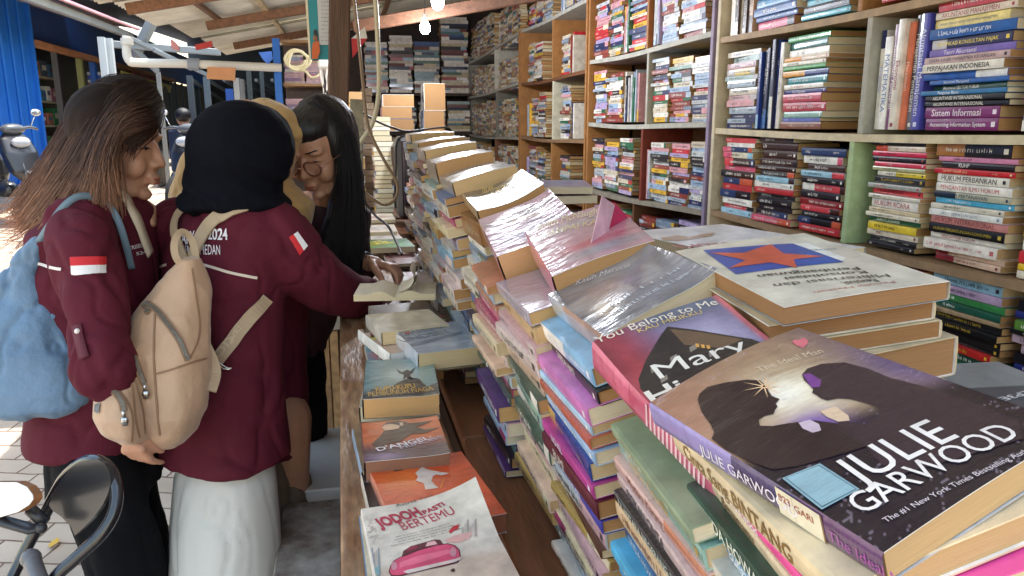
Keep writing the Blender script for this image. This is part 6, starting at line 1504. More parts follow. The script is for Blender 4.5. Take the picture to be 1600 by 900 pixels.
# ---------------------------------------------------------------- girl in the cream hijab, mostly hidden
root = empty('person', D(405, 760, 2.08) * np.array([1, 1, 0]), 'girl in a sand coloured hijab mostly hidden between the black hijab and the glasses girl', 'person')
fC = unit(RGT * .8 + FH * .4 - UZ * .5); BC = basis(fC); hC = D(412, 236, 2.04)
bl = Blob(); head(bl, hC, BC, 1.0, D(405, 322, 2.07))
tC = lambda y, dx=0: D(395 + dx, y, 2.08)
bl.loft([(tC(320, 10), .07, .06), (tC(350), .13, .09), (tC(450), .12, .1), (tC(560), .12, .1), (tC(680), .14, .11), (tC(740), .12, .1)], RGT, FH); w0 = D(470, 468, 2.26)
bl.chain([tC(356, 45), D(470, 440, 2.2), w0], [.045, .038, .024]); hand(bl, w0, RGT * .8 + FH * .3 - UZ * .1, -UZ, .6, .9, mirror=-1); bl.chain([tC(356, -45), D(340, 430, 2.2), D(430, 460, 2.28)], [.045, .038, .024]); hand(bl, D(430, 460, 2.28), RGT * .8, -UZ, .6, .9, mirror=1)
for dx in (-.07, .09):
    g0 = tC(740) * np.array([1, 1, 0]) + RGT * dx; bl.chain([g0 + UZ * .62, g0 + UZ * .36, g0 + UZ * .07], [.08, .055, .036]); bl.cap(g0 + UZ * .04, g0 + UZ * .03 + fC * np.array([1, 1, 0]) * .14, .035, .028)
o = bl.make('body', M_skin, .0055, 3); under_root(o, root); bC = bvh_of(o)
bl = Blob(); bl.loft([(tC(318, 10), .08, .07), (tC(352), .165, .105), (tC(450), .15, .12), (tC(560), .145, .12), (tC(700), .15, .13)], RGT, FH); bl.chain([tC(356, 45), D(465, 440, 2.2), D(470, 462, 2.25)], [.07, .06, .05]); bl.chain([tC(356, -50), D(340, 430, 2.2), D(420, 460, 2.26)], [.07, .06, .05])
under_root(bl.make('shirt', M_maroon, .009, 4, disp=folds(seed=40)), root)
bl = Blob(); bl.loft([(tC(690), .13, .11), (tC(740), .14, .12), (D(408, 830, 2.08), .165, .13), (D(412, 900, 2.08), .17, .14), (D(412, 985, 2.1), .17, .15)], RGT, FH)
under_root(bl.make('skirt', mat('tan_skirt', srgb('756554'), .75, bump=.1, bscale=200), .01, 5, disp=folds((11, 11, 2), .010, 44)), root)
bl = Blob(); bl.ell(D(412, 224, 2.04), (.100, .100, .120), basis(unit(RGT + UZ * -.25))); bl.ell(D(432, 196, 2.02), (.070, .07, .058), basis(unit(RGT + UZ * -.7))); bl.ell(D(447, 202, 2.02), (.055, .055, .036), basis(unit(RGT + UZ * -.6)))
bl.loft([(D(405, 235, 2.04), .105, .10), (D(380, 280, 2.05), .125, .11), (D(375, 320, 2.05), .20, .13), (D(365, 352, 2.05), .205, .13), (D(362, 385, 2.05), .17, .1)], RGT, FH); bl.chain([D(340, 200, 2.04), D(312, 262, 2.05), D(288, 310, 2.05)], [.05, .055, .045])
under_root(bl.make('hijab', mat('sand_hijab', srgb('b8935c'), .8, noise=.05, nscale=40, sheen=.3), .006, 4, disp=folds((14, 14, 9), .004, 50, .001)), root)

# ---------------------------------------------------------------- girl with glasses and long black hair
root = empty('person', D(480, 640, 2.4) * np.array([1, 1, 0]), 'girl with glasses and long black hair bending over the books beside the wooden post', 'person')
fG = unit(-RGT * .30 - FH * .85 - UZ * .42); BGm = basis(fG); hG = D(502, 234, 2.14)
bl = Blob(); qg = head(bl, hG, BGm, 1.08, D(512, 315, 2.3))
bl.loft([(D(500, 300, 2.3), .07, .06), (D(498, 330, 2.34), .14, .09), (D(492, 420, 2.38), .11, .10), (D(472, 520, 2.4), .07, .09), (D(464, 570, 2.4), .065, .09)], RGT, FH)
sg = D(540, 345, 2.32); eg = D(548, 420, 2.26); wg = D(577, 411, 2.16)
bl.chain([sg, eg, wg], [.045, .036, .024]); hand(bl, wg, D(618, 418, 2.14) - wg, -UZ - FH * .2, 1.1, .95, mirror=1)
sl_ = D(452, 350, 2.36); bl.chain([sl_, D(470, 430, 2.3), D(530, 440, 2.2)], [.045, .036, .024]); hand(bl, D(530, 440, 2.2), RGT + UZ * .1, -UZ, .8, .9, mirror=-1)
for dx in (-.055, .005):
    g0 = D(472, 600, 2.4) * np.array([1, 1, 0]) + RGT * dx; bl.chain([g0 + UZ * .72, g0 + UZ * .42, g0 + UZ * .08], [.055, .046, .036]); bl.cap(g0 + UZ * .05, g0 + UZ * .035 + fG * np.array([1, 1, 0]) * .14, .035, .028)
o = bl.make('body', M_skin, .0046, 3); under_root(o, root); bGf = bvh_of(o)
qf = lambda f, l, u: hG + BGm @ np.array([f, l, u]) * 1.08
face_paint(bGf, qf, root, both=True)
bl = Blob(); bl.loft([(D(500, 306, 2.3), .07, .06), (D(498, 330, 2.34), .165, .11), (D(495, 420, 2.38), .15, .12), (D(478, 490, 2.4), .10, .11), (D(466, 548, 2.4), .085, .11)], RGT, FH); bl.chain([sg, eg, D(566, 416, 2.19)], [.072, .062, .046]); bl.chain([sl_, D(470, 430, 2.3), D(515, 440, 2.22)], [.07, .058, .046])
sG = bl.make('shirt', mat('dark_maroon_cloth', srgb('32101a'), .8, bump=.1, bscale=500), .007, 4, disp=folds(seed=60)); under_root(sG, root); bsG = bvh_of(sG)
mb = MB(); ribbon(bsG, [(452, 312), (462, 322), (474, 310), (484, 298)], .030, .003, srgb('c8c8cc'), mb, .004, 2.2); under_root(mb.build('shirt_collar', M_ink), sG)
mb = MB(); ribbon(bsG, [D(484, 382, 2.16), D(500, 386, 2.14), D(517, 396, 2.13), D(520, 403, 2.12), D(516, 419, 2.12)], .004, .002, srgb('c8c4c0'), mb); under_root(mb.build('lanyard', M_ink), sG)
bl = Blob(); bl.loft([(D(465, 535, 2.4), .078, .10), (D(464, 600, 2.4), .080, .10)], RGT, FH)
for dx in (-.055, .005): g0 = D(472, 600, 2.4) * np.array([1, 1, 0]) + RGT * dx; bl.chain([g0 + UZ * .72, g0 + UZ * .42, g0 + UZ * .10], [.072, .062, .052])
under_root(bl.make('trousers', M_black, .009, 4, disp=folds((12, 12, 3), .008, 64)), root)
# hair
g_ = lambda x, y, d: D(x, y, 2.16 + d)
bl = Blob(); bl.ell(qf(-.035, 0, .042), (.103, .090, .098), BGm); bl.ell(qf(.0, 0, .075), (.085, .078, .055), BGm); bl.ell(qf(.038, 0, .082), (.062, .070, .042), BGm); bl.ell(qf(.012, .066, .020), (.040, .022, .075), BGm); bl.ell(qf(.012, -.066, .020), (.040, .022, .075), BGm)
bl.chain([g_(535, 205, .0), g_(546, 290, .0), g_(550, 360, .0), g_(548, 420, -.02)], [.045, .042, .042, .03]); bl.chain([g_(536, 290, .0), g_(532, 350, -.03), g_(515, 400, -.05), g_(500, 425, -.05)], [.03, .045, .045, .02])
under_root(bl.make('hair', mat('black_hair', (.006, .005, .006), .5, noise=.2, nscale=8, stretch=(8, 8, 1), bump=.5, bscale=10), .006, 3, disp=lambda P, N: .004 * vnoise(P * np.array([50, 50, 5]), 1, 70)), root)
gd = [[g_(500, 150, -.04), g_(528, 172, -.05), g_(550, 230, -.04), g_(560, 310, -.04), g_(566, 380, -.05), g_(560, 430, -.05)], [g_(496, 152, -.08), g_(522, 180, -.09), g_(538, 235, -.07), g_(543, 300, -.06), g_(540, 370, -.08), g_(530, 425, -.08)], [g_(490, 154, -.10), g_(514, 186, -.11), g_(528, 235, -.08), g_(533, 295, -.06), g_(518, 360, -.09), g_(500, 415, -.09)]]
o = strands('hair_strands', gd, 700, M_hair, None, root, r=.001, colf=lambda rr, s_, t: np.tile(np.array([.010, .008, .009]) * rr.uniform(.5, 2.0), (len(s_), 1)), jit=.007, seed=77); under_root(o, root)
# glasses
mb = MB(); ml = MB()
for l in (-1, 1):
    c0 = qf(.108, l * .033, .000); ex_ = BGm[:, 1]; ey_ = unit(BGm[:, 2] + BGm[:, 0] * .1)
    ring = [c0 + ex_ * .026 * math.cos(a) + ey_ * .022 * math.sin(a) + BGm[:, 0] * (-.006 * abs(math.cos(a))) for a in np.linspace(0, 2 * math.pi, 22)]
    mb.tube(ring, .0026, 6, srgb('8a5a50')); ml.add(ring[:-1], [tuple(range(21))])
    mb.tube([c0 + ex_ * l * .026, qf(.09, l * .072, .008), qf(.0, l * .084, .005)], .0014, 6, srgb('a87a6a'))
mb.tube([qf(.113, -.008, .004), qf(.118, 0, .008), qf(.113, .008, .004)], .0014, 6, srgb('c89a88'))
under_root(mb.build('glasses_frame', mat('rose_metal', attr=True, rough=.3, metal=.6), smooth=True), root)
m_ = bpy.data.materials.new('lens_glass'); m_.use_nodes = True; b_ = m_.node_tree.nodes['Principled BSDF']; b_.inputs['Transmission Weight'].default_value = 1; b_.inputs['Roughness'].default_value = .02; b_.inputs['IOR'].default_value = 1.05; b_.inputs['Alpha'].default_value = .35
under_root(ml.build('lens', m_), root)
mb = MB(); c_ = wg - unit(D(618, 418, 2.14) - wg) * .012; Bw = basis(unit(D(618, 418, 2.14) - wg)); mb.tube([c_ + Bw[:, 1] * .028 * math.cos(a) + Bw[:, 2] * .028 * math.sin(a) for a in np.linspace(0, 2 * math.pi, 16)], .0035, 6, srgb('1a1414')); under_root(mb.build('bracelet', mat('dark_beads', attr=True, rough=.4), smooth=True), root)

# ---------------------------------------------------------------- the open book in their hands
ob = empty('open_book', D(610, 455, 2.2), 'open paperback with curled pages held by the girls over the table', 'book')
c_ = at_z(620, 460, 1.01); a_ = R(-8); ex = np.array([math.cos(a_), math.sin(a_), 0]); ey = np.array([-math.sin(a_), math.cos(a_), 0])
mb = MB(); pg = MB(); V = []; n_ = 12
for side in (-1, 1):
    for top_ in (0, 1):
        V = []
        for j in range(2):
            for k in range(n_ + 1):
                u_ = k / n_; x_ = side * u_ * .092; z_ = .006 + .016 * math.sin(min(1, u_ * 1.6) * 2.6) * top_ + (.0 if top_ else -.006); V.append(c_ + ex * x_ + ey * (j - .5) * .13 + UZ * z_)
        Fc = [(k, k + 1, k + n_ + 2, k + n_ + 1) for k in range(n_)]
        if top_: pg.add(V, Fc, srgb('d8ccb4')); Vt = V
        else: mb.add(V, Fc, srgb('8a4a50')); Vb = V
    m0 = len(Vt) // 2; pg.add([*Vt[:m0], *Vb[:m0]], [(k, k + 1, k + 1 + m0, k + m0) for k in range(m0 - 1)], srgb('c8b898')); pg.add([Vt[m0 - 1], Vt[-1], Vb[-1], Vb[m0 - 1]], [(0, 1, 2, 3)], srgb('c8b898'))
for k in range(2):   # lifted curling pages
    V = []
    for j in range(2):
        for i in range(13):
            t_ = i / 12; an = t_ * (2.3 - .5 * k); V.append(c_ + ex * (.008 + .036 * math.sin(an) * (1 + .2 * k)) + ey * ((j - .5) * .12) + UZ * (.02 + .03 * (1 - math.cos(an))))
    pg.add(V, [(i, i + 1, i + 14, i + 13) for i in range(12)], srgb('e0d6c0'))
o = mb.build('cover', M_cover()); under_root(o, ob); o = pg.build('pages', M_page(), smooth=True); under_root(o, ob)
for a in range(3): pass
# ================================================================ the alley on the left
def prism_px(t, name, px_, X, th, col, m=None, n=(1, 0, 0), fn=None):
    mb = MB(); mb.prism([ (fn or at_x)(x, y, X) for x, y in px_], n, th, col); return tp(name, mb, m, t)
M_paint = mat('painted_metal', attr=True, rough=.5, noise=.10, nscale=3, bump=.05, bscale=20)
FX = -4.0
# blue stall
t = lfl('blue_kiosk', 'bright blue corrugated metal kiosk wall behind the parked scooter', (FX - .6, 10, 0), 'kiosk')
m = MB(); y1 = at_x(75, 270, FX)[1]
m.box((FX - .03, (y1 + 4.0) / 2, 1.75), (.04, y1 - 4.0, 2.5), srgb('1468c8'))
tp('wall_sheet', m, M_paint, t); m = MB(); k = 4.1
while k < y1 - .05: m.box((FX, k, 1.75), (.03, .06, 2.5), srgb('1a72d4'), bev=.01); k += .32
m.box((FX + .005, y1 - .03, 1.75), (.06, .07, 2.5), srgb('1a72d4')); tp('rib', m, M_paint, t)
m = MB(); m.bar((-3.0, 3.5, 2.66), (-3.0, 13.4, 2.86), .05, .03, srgb('e0a8b0')); tp('eave_board', m, M_paint, t)
m = MB(); m.prism([(-3.02, 3.5, 2.66), (-3.02, 13.4, 2.86), (-4.3, 13.4, 3.06), (-4.3, 3.5, 2.86)], (0, 0, 1), .02, srgb('7a6a62')); tp('roof_sheet', m, M_paint, t)
t = lfl('steel_beam', 'long grey steel gutter beam under the pink eave', (-3.1, 10, 2.6), 'beam'); m = MB(); m.bar((-3.12, 8.8, 2.70), (-3.12, 13.4, 2.76), .08, .09, srgb('9a9c98')); tp('beam', m, M_paint, t)
t = lfl('upper_house', 'peach coloured upper storey rising over the blue kiosk', (-5, 12, 0), 'building'); m = MB(); m.box((-5.6, 14.5, 3.9), (2.4, 7, 1.9), srgb('d8b49c')); tp('wall', m, mat('peach_plaster', attr=True, rough=.8, noise=.1, nscale=2), t)
m = MB(); m.prism([(-3.9, 10.6, 4.6), (-3.9, 18.2, 4.6), (-7, 18.2, 5.2), (-7, 10.6, 5.2)], (0, 0, 1), .05, srgb('b89888')); tp('roof', m, M_paint, t)
# row of shops
t = lfl('shop_row', 'row of dark blue shop fronts beyond the bright blue wall', (FX - .5, 16, 0), 'shop')
m = MB(); m.box((FX - .08, 20, 2.86), (.08, 16.2, .74), srgb('153a78')); tp('fascia', m, M_paint, t)
m = MB(); m.bar((FX + .02, y1, 2.48), (FX + .02, y1 + 9, 2.47), .10, .09, srgb('a06a48')); tp('header_beam', m, None, t)
m = MB(); m.box((FX - 1.25, 19, 1.8), (.05, 15, 2.2), srgb('241f22')); tp('back_wall', m, M_paint, t)
m = MB(); m.box((FX - .7, 19, 3.1), (1.5, 15, .05), srgb('2a3040')); tp('ceiling', m, M_paint, t)
r = random.Random(31)
for i in range(4):
    z = 1.0 + i * .38; m = MB(); m.box((FX - .75, y1 + 1.3, z), (.4, 2.5, .03), srgb('a09070')); tp('display_shelf', m, M_paint, t)
cols = [srgb(h) for h in ('8a4a5a', 'b8a890', '3a6a8a', '2a6a3a', 'd8d0c0', '5a3a5a', 'b06848', '4a5a6a')]
for i in range(4):
    y = y1 + .15
    while y < y1 + 2.4:
        wd = r.uniform(.18, .4); hh = r.uniform(.14, .3); b = MB(); b.box((0, 0, hh / 2), (.25, wd, hh), r.choice(cols), bev=.01); b.box((.127, 0, hh * .55), (.004, wd * .6, hh * .3), r.choice(cols)); o = b.build('goods_box', M_paint); o.location = (FX - .72, y + wd / 2, 1.016 + i * .38)
        tag(o, 'carton of goods on a shelf inside the open kiosk', 'box', 'cartons on the kiosk shelves'); y += wd + .03
for (yy, c, w_) in ((y1 + .9, '2a2426', .07), (y1 + 2.0, '7a7a48', .10), (y1 + 2.7, '1a50a0', .14)):
    m = MB(); m.box((FX - .02, yy, 1.6), (.08, w_, 1.75), srgb(c)); tp('shop_post', m, M_paint, t)
for i in range(14):
    yy = y1 + 4.3 + i * .85; m = MB(); m.box((FX - .12, yy, 1.65), (.05, .78, 1.6), srgb(['2b2522', '34383e', '22303e', '3a3634'][i % 4])); m.box((FX - .09, yy + .40, 1.65), (.06, .05, 1.66), srgb('5a6a78')); tp('shutter', m, M_paint, t)
# a pile of magazines hung in the opening
m = MB()
for i in range(12): m.box((FX - .1, y1 + 3.1, 1.55 + i * .065), (.2, .28, .05), srgb(['c83a3a', 'e0e0e4', '3a5ac0', 'd8d0d8'][i % 4]))
tag(tp('magazine_rack', m, M_paint), 'column of red, white and blue magazines beside the blue shop post', 'magazines')
# banner
t = lfl('shop_banner', 'sagging yellow shop banner with blue capitals hanging under the brown beam', at_x(228, 125, FX + .3), 'banner')
q = [at_x(188, 110, FX + .3), at_x(268, 134, FX + .3), at_x(266, 146, FX + .3), at_x(252, 140, FX + .3), at_x(192, 128, FX + .3)]
m = MB(); m.prism(q, (1, 0, 0), .006, srgb('c8b850')); tp('cloth', m, M_paint, t)
def plane_text(txt, pl, pr, ptop, X, col, mb, fn=at_x, bold=.03):
    a, b, c = fn(*pl, X), fn(*pr, X), fn(*ptop, X); gv, gf, gw = glyphs(txt, bold, 0, 1, False, 3); mb.add([a + (b - a) * g[0] / gw + (c - a) * g[1] / .72 for g in gv], gf, col)
m = MB(); plane_text('COLEZIA', (194, 127), (264, 145), (193, 116), FX + .312, srgb('1a2a58'), m); plane_text('KIOS BUKU', (207, 116), (246, 128), (207, 111), FX + .312, srgb('a83a3a'), m); tp('lettering', m, M_paint, t)
# closing building and roofs far down the alley
t = lfl('far_building', 'dark blue grey buildings closing the far end of the alley', (-1.5, 25, 0), 'building')
m = MB(); m.box((-1.2, 26, 2.4), (6.5, .3, 3.2), srgb('22303c')); tp('wall', m, M_paint, t)
for i in range(7): m = MB(); m.box((-3.6 + i * .75, 25.8, 1.9), (.5, .08, 1.5), srgb(['10161e', '3a4a5a', '1a2430', '5a6a74'][i % 4])); tp('door', m, M_paint, t)
m = MB(); m.prism([(-4.2, 13.4, 3.3), (1.5, 13.4, 3.2), (1.5, 26.5, 3.8), (-4.2, 26.5, 3.8)], (0, 0, 1), .05, srgb('4a5058')); tp('roof', m, M_paint, t)
t = lfl('neighbour_stall', 'dark wooden stall wall further along on the right of the alley', (.2, 12, 0), 'stall'); m = MB(); m.box((.25, 16.2, 2.0), (.1, 13.5, 2.6), srgb('2c2622')); tp('wall', m, None, t)
# steel posts and trusses
def post(px_, ytop, Y, wd, label, col='b4b8b8', gz=None):
    a = at_y(px_, ytop, Y); b = np.array([a[0], a[1], ground_z(0, Y)]); t = lfl('steel_post', label, b, 'post'); m = MB(); m.box((a + b) / 2, (wd, wd, a[2] - b[2]), srgb(col)); tp('shaft', m, M_paint, t)
post(158, 58, 8.5, .06, 'left one of the twin white steel posts rising behind the brown haired girl', 'b8bcbc'); post(170, 60, 8.6, .06, 'right one of the twin white steel posts rising behind the brown haired girl', 'b8bcbc')
post(247, 112, 10, .045, 'grey white steel post crossing the yellow banner', '8a8a84'); post(369, 122, 7.5, .05, 'left steel post below the orange tan board', 'c4c8c8'); post(378, 124, 7.6, .04, 'right steel post below the orange tan board', 'c4c8c8')
post(296, 118, 11, .07, 'thin grey post before the dark shutters', '454d52'); post(322, 120, 12, .08, 'pale post at the end of the shutters', '56626a'); post(358, 139, 10, .08, 'short blue post seen under the roof edge', '1a50a0'); post(388, 108, 9.5, .05, 'slim post just right of the orange tan board', '4a5458'); post(408, 108, 11, .05, 'slim dark post left of the blue shelf post', '3a4448')
t = lfl('steel_truss', 'grey steel truss bars under the roof edge across the alley', at_y(250, 70, 9), 'truss')
for (a, b, w_) in (((160, 68), (345, 82), .07), ((195, 62), (246, 112), .05), ((245, 20), (205, 98), .09), ((205, 60), (330, 120), .04), ((240, 78), (300, 108), .04)):
    m = MB(); m.bar(at_y(*a, 9.0), at_y(*b, 9.2), w_, w_, srgb('84888a')); tp('bar', m, M_paint, t)
m = MB()
for k in range(6): m.bar(at_y(300 + k * 25, 125, 14), at_y(360 + k * 25, 165 - k * 3, 18), .05, .05, srgb('6a7274')); 
tp('rafter', m, M_paint, t)
t = lfl('gutter_pipe', 'white plastic drain pipe with an elbow running under the corrugated roof', at_y(320, 103, 6.4), 'pipe')
m = MB(); m.tube(smooth_line([at_y(198, 56, 6.4), at_y(198, 84, 6.4), at_y(203, 95, 6.4), at_y(216, 98, 6.4), at_y(300, 100, 6.4), at_y(440, 106, 6.4)], 5), .032, 12, srgb('d4d0c4')); tp('pipe', m, mat('pvc', attr=True, rough=.35), t)
m = MB(); m.tube([at_y(198, 60, 6.4), at_y(199, 70, 6.4)], .045, 12, srgb('c8c4b8')); m.tube([at_y(294, 100, 6.4), at_y(312, 101, 6.4)], .045, 12, srgb('8a9098')); tp('joint', m, mat('pvc'), t)
q = [at_y(x, y, 6.3) for x, y in ((324, 104), (368, 106), (367, 126), (323, 123))]; m = MB(); m.prism(q, (0, 1, 0), .02, srgb('c88a5a')); tag(tp('hanging_board', m, M_paint), 'small orange tan board hung below the white pipe', 'board')
q = [at_y(x, y, 5.6) for x, y in ((304, 70), (330, 64), (332, 73), (306, 78))]; m = MB(); m.prism(q, (0, 1, 0), .03, srgb('a82a26')); tag(tp('red_card', m, M_paint), 'small red card tucked between roof sheet and rafter', 'card')
q = [at_y(x, y, 5.9) for x, y in ((266, 60), (274, 66), (280, 74), (279, 80), (268, 76))]; m = MB(); m.prism(q, (0, 1, 0), .03, srgb('c8888a')); tag(tp('pink_card', m, M_paint), 'small pink plate hanging at the roof edge', 'card')
q = [at_y(x, y, 5.2) for x, y in ((404, 82), (424, 80), (426, 92), (418, 100), (410, 92))]; m = MB(); m.prism(q, (0, 1, 0), .02, srgb('3a6ac0')); tag(tp('blue_pouch', m, M_paint), 'small blue plastic pouch hanging beside the coiled cable', 'pouch')

# small bookcase at the far left end of the stall
t = lfl('small_bookcase', 'small bookcase with a blue post and pinkish books behind the coiled cable', at_y(480, 160, 6.6) * np.array([1, 1, 0]), 'bookcase')
a, b = at_y(444, 160, 6.6), at_y(540, 160, 6.6); m = MB(); c = at_y(437, 160, 6.55); m.box((c[0], 6.55, 1.12), (.055, .055, 1.9), srgb('1f6ac0')); tp('post', m, M_paint, t)
for z in (.6, 1.0, 1.40, 1.72, 2.06): m = MB(); m.box(((a[0] + b[0]) / 2, 6.75, z), (b[0] - a[0], .28, .02), srgb('b08a60')); tp('shelf_board', m, M_sh, t)
m = MB(); m.box(((a[0] + b[0]) / 2, 6.9, 1.15), (b[0] - a[0], .02, 1.8), srgb('4a3a30')); tp('back_panel', m, M_sh, t)
m = MB(); m.box((b[0], 6.75, 1.15), (.02, .28, 1.8), srgb('c8beb0')); tp('side_panel', m, M_sh, t)
rr_ = random.Random(77)
for (z0, z1) in ((1.41, 1.66), (1.73, 1.98), (1.01, 1.34)):
    for k in range(3): back_pile(a[0] + .01 + k * .17, .165, 6.64, z0, z1 - rr_.uniform(0, .05), rr_, pal=[srgb(h) for h in ('c87a8a', 'b8a0b0', 'd8d0c0', '8a6a90', 'b09888', 'c8a0a8', '8a98b0')], thick=(.016, .028), where=', small bookcase', group='books in the small bookcase', pri=.5)

# hanging wires
def wire(name, label, pts, r_, col, cat='cable', seg=8, m=None):
    mb = MB(); mb.tube(smooth_line(pts, 6), r_, seg, srgb(col)); o = mb.build(name, m or mat('cable_sheath', attr=True, rough=.5), smooth=True); tag(o, label, cat); return o
rc = random.Random(8); pts = []
for k in range(34):
    a = k * .62; pts.append(at_y(461 + 17 * math.cos(a) + rc.uniform(-2, 2) + k * .25, 92 + 14 * math.sin(a) + rc.uniform(-2, 2) + k * .1, 5.0 + .01 * math.sin(a)))
pts += [at_y(x, y, 5.0) for x, y in ((478, 112), (486, 121), (497, 118), (504, 108))]
wire('coiled_cable', 'coil of cream cable hanging from the beam left of the banner', pts, .0085, 'c9bd98')
wire('power_cable', 'cream power cable hanging straight down beside the post to the socket', [at_y(586, -10, 3.05), at_y(590, 60, 3.05), at_y(592, 140, 3.05), at_y(583, 190, 3.05), at_y(566, 218, 3.05), at_y(556, 230, 3.06)], .009, 'b8ae94')
wire('thin_cable', 'thin tan cable dangling in a long curve past the tall page stacks', [at_y(552, -10, 3.0), at_y(560, 60, 3.0), at_y(568, 140, 3.0), at_y(576, 200, 3.0), at_y(600, 250, 3.0), at_y(620, 285, 3.0), at_y(618, 310, 3.0), at_y(600, 320, 3.0), at_y(575, 305, 3.0), at_y(566, 295, 3.0)], .006, '7a6248')
wire('black_cable', 'black cable looping over the top of the dark speaker box', [at_y(560, 172, 3.4), at_y(590, 190, 3.4), at_y(615, 200, 3.4), at_y(640, 205, 3.7), at_y(700, 200, 3.9), at_y(706, 225, 3.9)], .005, '141214')
wire('lead_cable', 'black lead running down the left edge of the dark speaker box', [at_y(655, 208, 3.6), at_y(622, 218, 3.6), at_y(619, 260, 3.6), at_y(617, 300, 3.6), at_y(618, 325, 3.6)], .005, '141214')
wire('floor_lead', 'dark cord curving down behind the glasses girl onto the table', [at_y(549, 268, 3.0), at_y(560, 300, 3.0), at_y(585, 335, 3.0), at_y(605, 352, 2.9), at_y(618, 375, 2.8), at_y(628, 398, 2.5)], .005, '2a1c16')
t = lfl('white_plug', 'bundle of white plugs and wires hanging left of the wooden post', at_y(508, 130, 4.8), 'plug'); m = MB()
for k in range(7): m.tube(smooth_line([at_y(500 + k * 2.5, 96, 4.8), at_y(503 + k * 1.5 + rc.uniform(-3, 3), 125, 4.8), at_y(510 + rc.uniform(-4, 4), 150 + k * 3, 4.8)], 4), .007, 6, srgb('d8d0c8'))
m.box(at_y(506, 100, 4.8), (.07, .04, .05), srgb('e0dcd4'), bev=.01); tp('cable_bundle', m, mat('cream_plastic'), t)

# teal notice beside the post
t = lfl('paper_notice', 'tall teal and white printed notice with an orange shirted figure hanging at the post', at_y(498, 92, 3.3), 'notice')
q4 = lambda *p, Y=3.3: [at_y(x, y, Y) for x, y in p]
m = MB(); m.prism(q4((478, -30), (516, -30), (516, 93), (484, 93)), (0, 1, 0), .01, srgb('1f8a98')); m.prism(q4((475, -30), (479, -30), (486, 93), (483, 93), Y=3.298), (0, 1, 0), .004, srgb('d8d0b8'))
m.prism(q4((494, -30), (516, -30), (516, 70), (499, 70), Y=3.29), (0, 1, 0), .004, srgb('c4c8cc'))
for k in range(11): gv, gf, gw = scribble(1, 50 + k); a, b = at_y(502, 4 + k * 6, 3.286), at_y(514, 4 + k * 6, 3.286); m.add([a + (b - a) * g[0] / gw + UZ * g[1] * .006 for g in gv], gf, srgb('5a6068'))
m.prism(q4((489, 66), (498, 64), (500, 80), (496, 92), (488, 92), (487, 78), Y=3.285), (0, 1, 0), .003, srgb('c8602a')); m.ball(at_y(493, 60, 3.285), (.010, .002, .012), srgb('8a5a40')); m.ball(at_y(493, 52, 3.286), (.008, .002, .016), srgb('2a2a30')); tp('sheet', m, mat('printed_sheet', attr=True, rough=.5), t)
q = [at_y(x, y, 3.6) for x, y in ((549, 60), (570, 42), (574, 60), (551, 90))]; m = MB(); m.prism(q[:3], (0, 1, 0), .003, srgb('d8d4cc')); m.prism([q[0], q[2], q[3]], (0, 1, 0), .003, srgb('b8202a')); tag(tp('paper_flag', m, M_flat()), 'small red and white paper flag beside the wooden post', 'flag')

# dark box and tall stacks behind the row
t = lfl('speaker_box', 'dark brown black speaker box standing behind the far end of the row', at_y(640, 345, 3.9), 'speaker')
a, b, c = at_y(620, 214, 3.9), at_y(700, 214, 3.9), at_y(622, 338, 3.9); m = MB(); m.box(((a[0] + b[0]) / 2, 4.05, (a[2] + c[2]) / 2 - .01), (b[0] - a[0], .3, a[2] - c[2] + .02), srgb('1d1519'), bev=.02); tp('cabinet', m, mat('dark_laminate', attr=True, rough=.35), t)
m = MB(); m.box((a[0] + .030, 3.896, (a[2] + c[2]) / 2), (.008, .01, a[2] - c[2] - .04), srgb('3a2c34')); tp('edge_trim', m, mat('dark_laminate'), t)
kr = [srgb(h) for h in ('c8a070', 'd0aa78', 'c09868', 'd8c098')]
def page_pile(x0, x1, Y, ya, yb, th, label, jit=.01, cols=kr, depth=.2):
    a, b = at_y(x0, yb, Y), at_y(x1, yb, Y); zt = at_y(x0, ya, Y)[2]; z = max(a[2], .905); n = 0
    while z < zt:
        h = rnd.uniform(*th); w_ = (b[0] - a[0]) * rnd.uniform(.93, 1.02); x = a[0] + rnd.uniform(-jit, jit)
        add_book((np.array([x + w_, Y + depth, z]), np.array([0, -1., 0]) , np.array([-1., 0, 0]) * -1, EZ) if False else (np.array([x, Y, z]), np.array([1., 0, 0]), np.array([0, 1., 0]), EZ), w_, depth, h - .001, [(1, rnd.choice(BP))], rnd.choice(cols), where='{c} covered thick book %s from bottom %s' % (ordinal(n + 1), label), group='tall stacks with page edges showing', pri=2.2, seed=n)
        z += h; n += 1
page_pile(546, 572, 4.4, 145, 335, (.05, .075), 'in the tan stack beside the post')
page_pile(590, 618, 4.2, 185, 345, (.022, .03), 'in the cream stack left of the speaker box', cols=[srgb(h) for h in ('e0d4b8', 'd8c8a8', 'e4dcc8')])
page_pile(572, 590, 4.7, 140, 330, (.03, .045), 'in the narrow dark stack', cols=[srgb('6a5a4a'), srgb('8a7a68')])
page_pile(600, 648, 5.0, 152, 205, (.07, .085), 'in the big tan block pile', cols=[srgb('957048'), srgb('8d6a44')])
page_pile(664, 698, 5.2, 166, 215, (.17, .18), 'as the upright tan block', cols=[srgb('957048')])
t = lfl('tall_stand', 'dark stand carrying the tan book blocks behind the speaker box', (.48, 5.2, 0), 'stand'); m = MB(); m.box((.50, 5.1, .68), (.42, .35, 1.28), srgb('4a3526')); tp('body', m, None, t)
t = lfl('low_stand', 'low wooden stand under the tall page stacks beside the post', (.2, 4.7, 0), 'stand'); m = MB(); m.box((.22, 4.62, .60), (.36, .7, .58), srgb('5a4230')); tp('body', m, None, t)
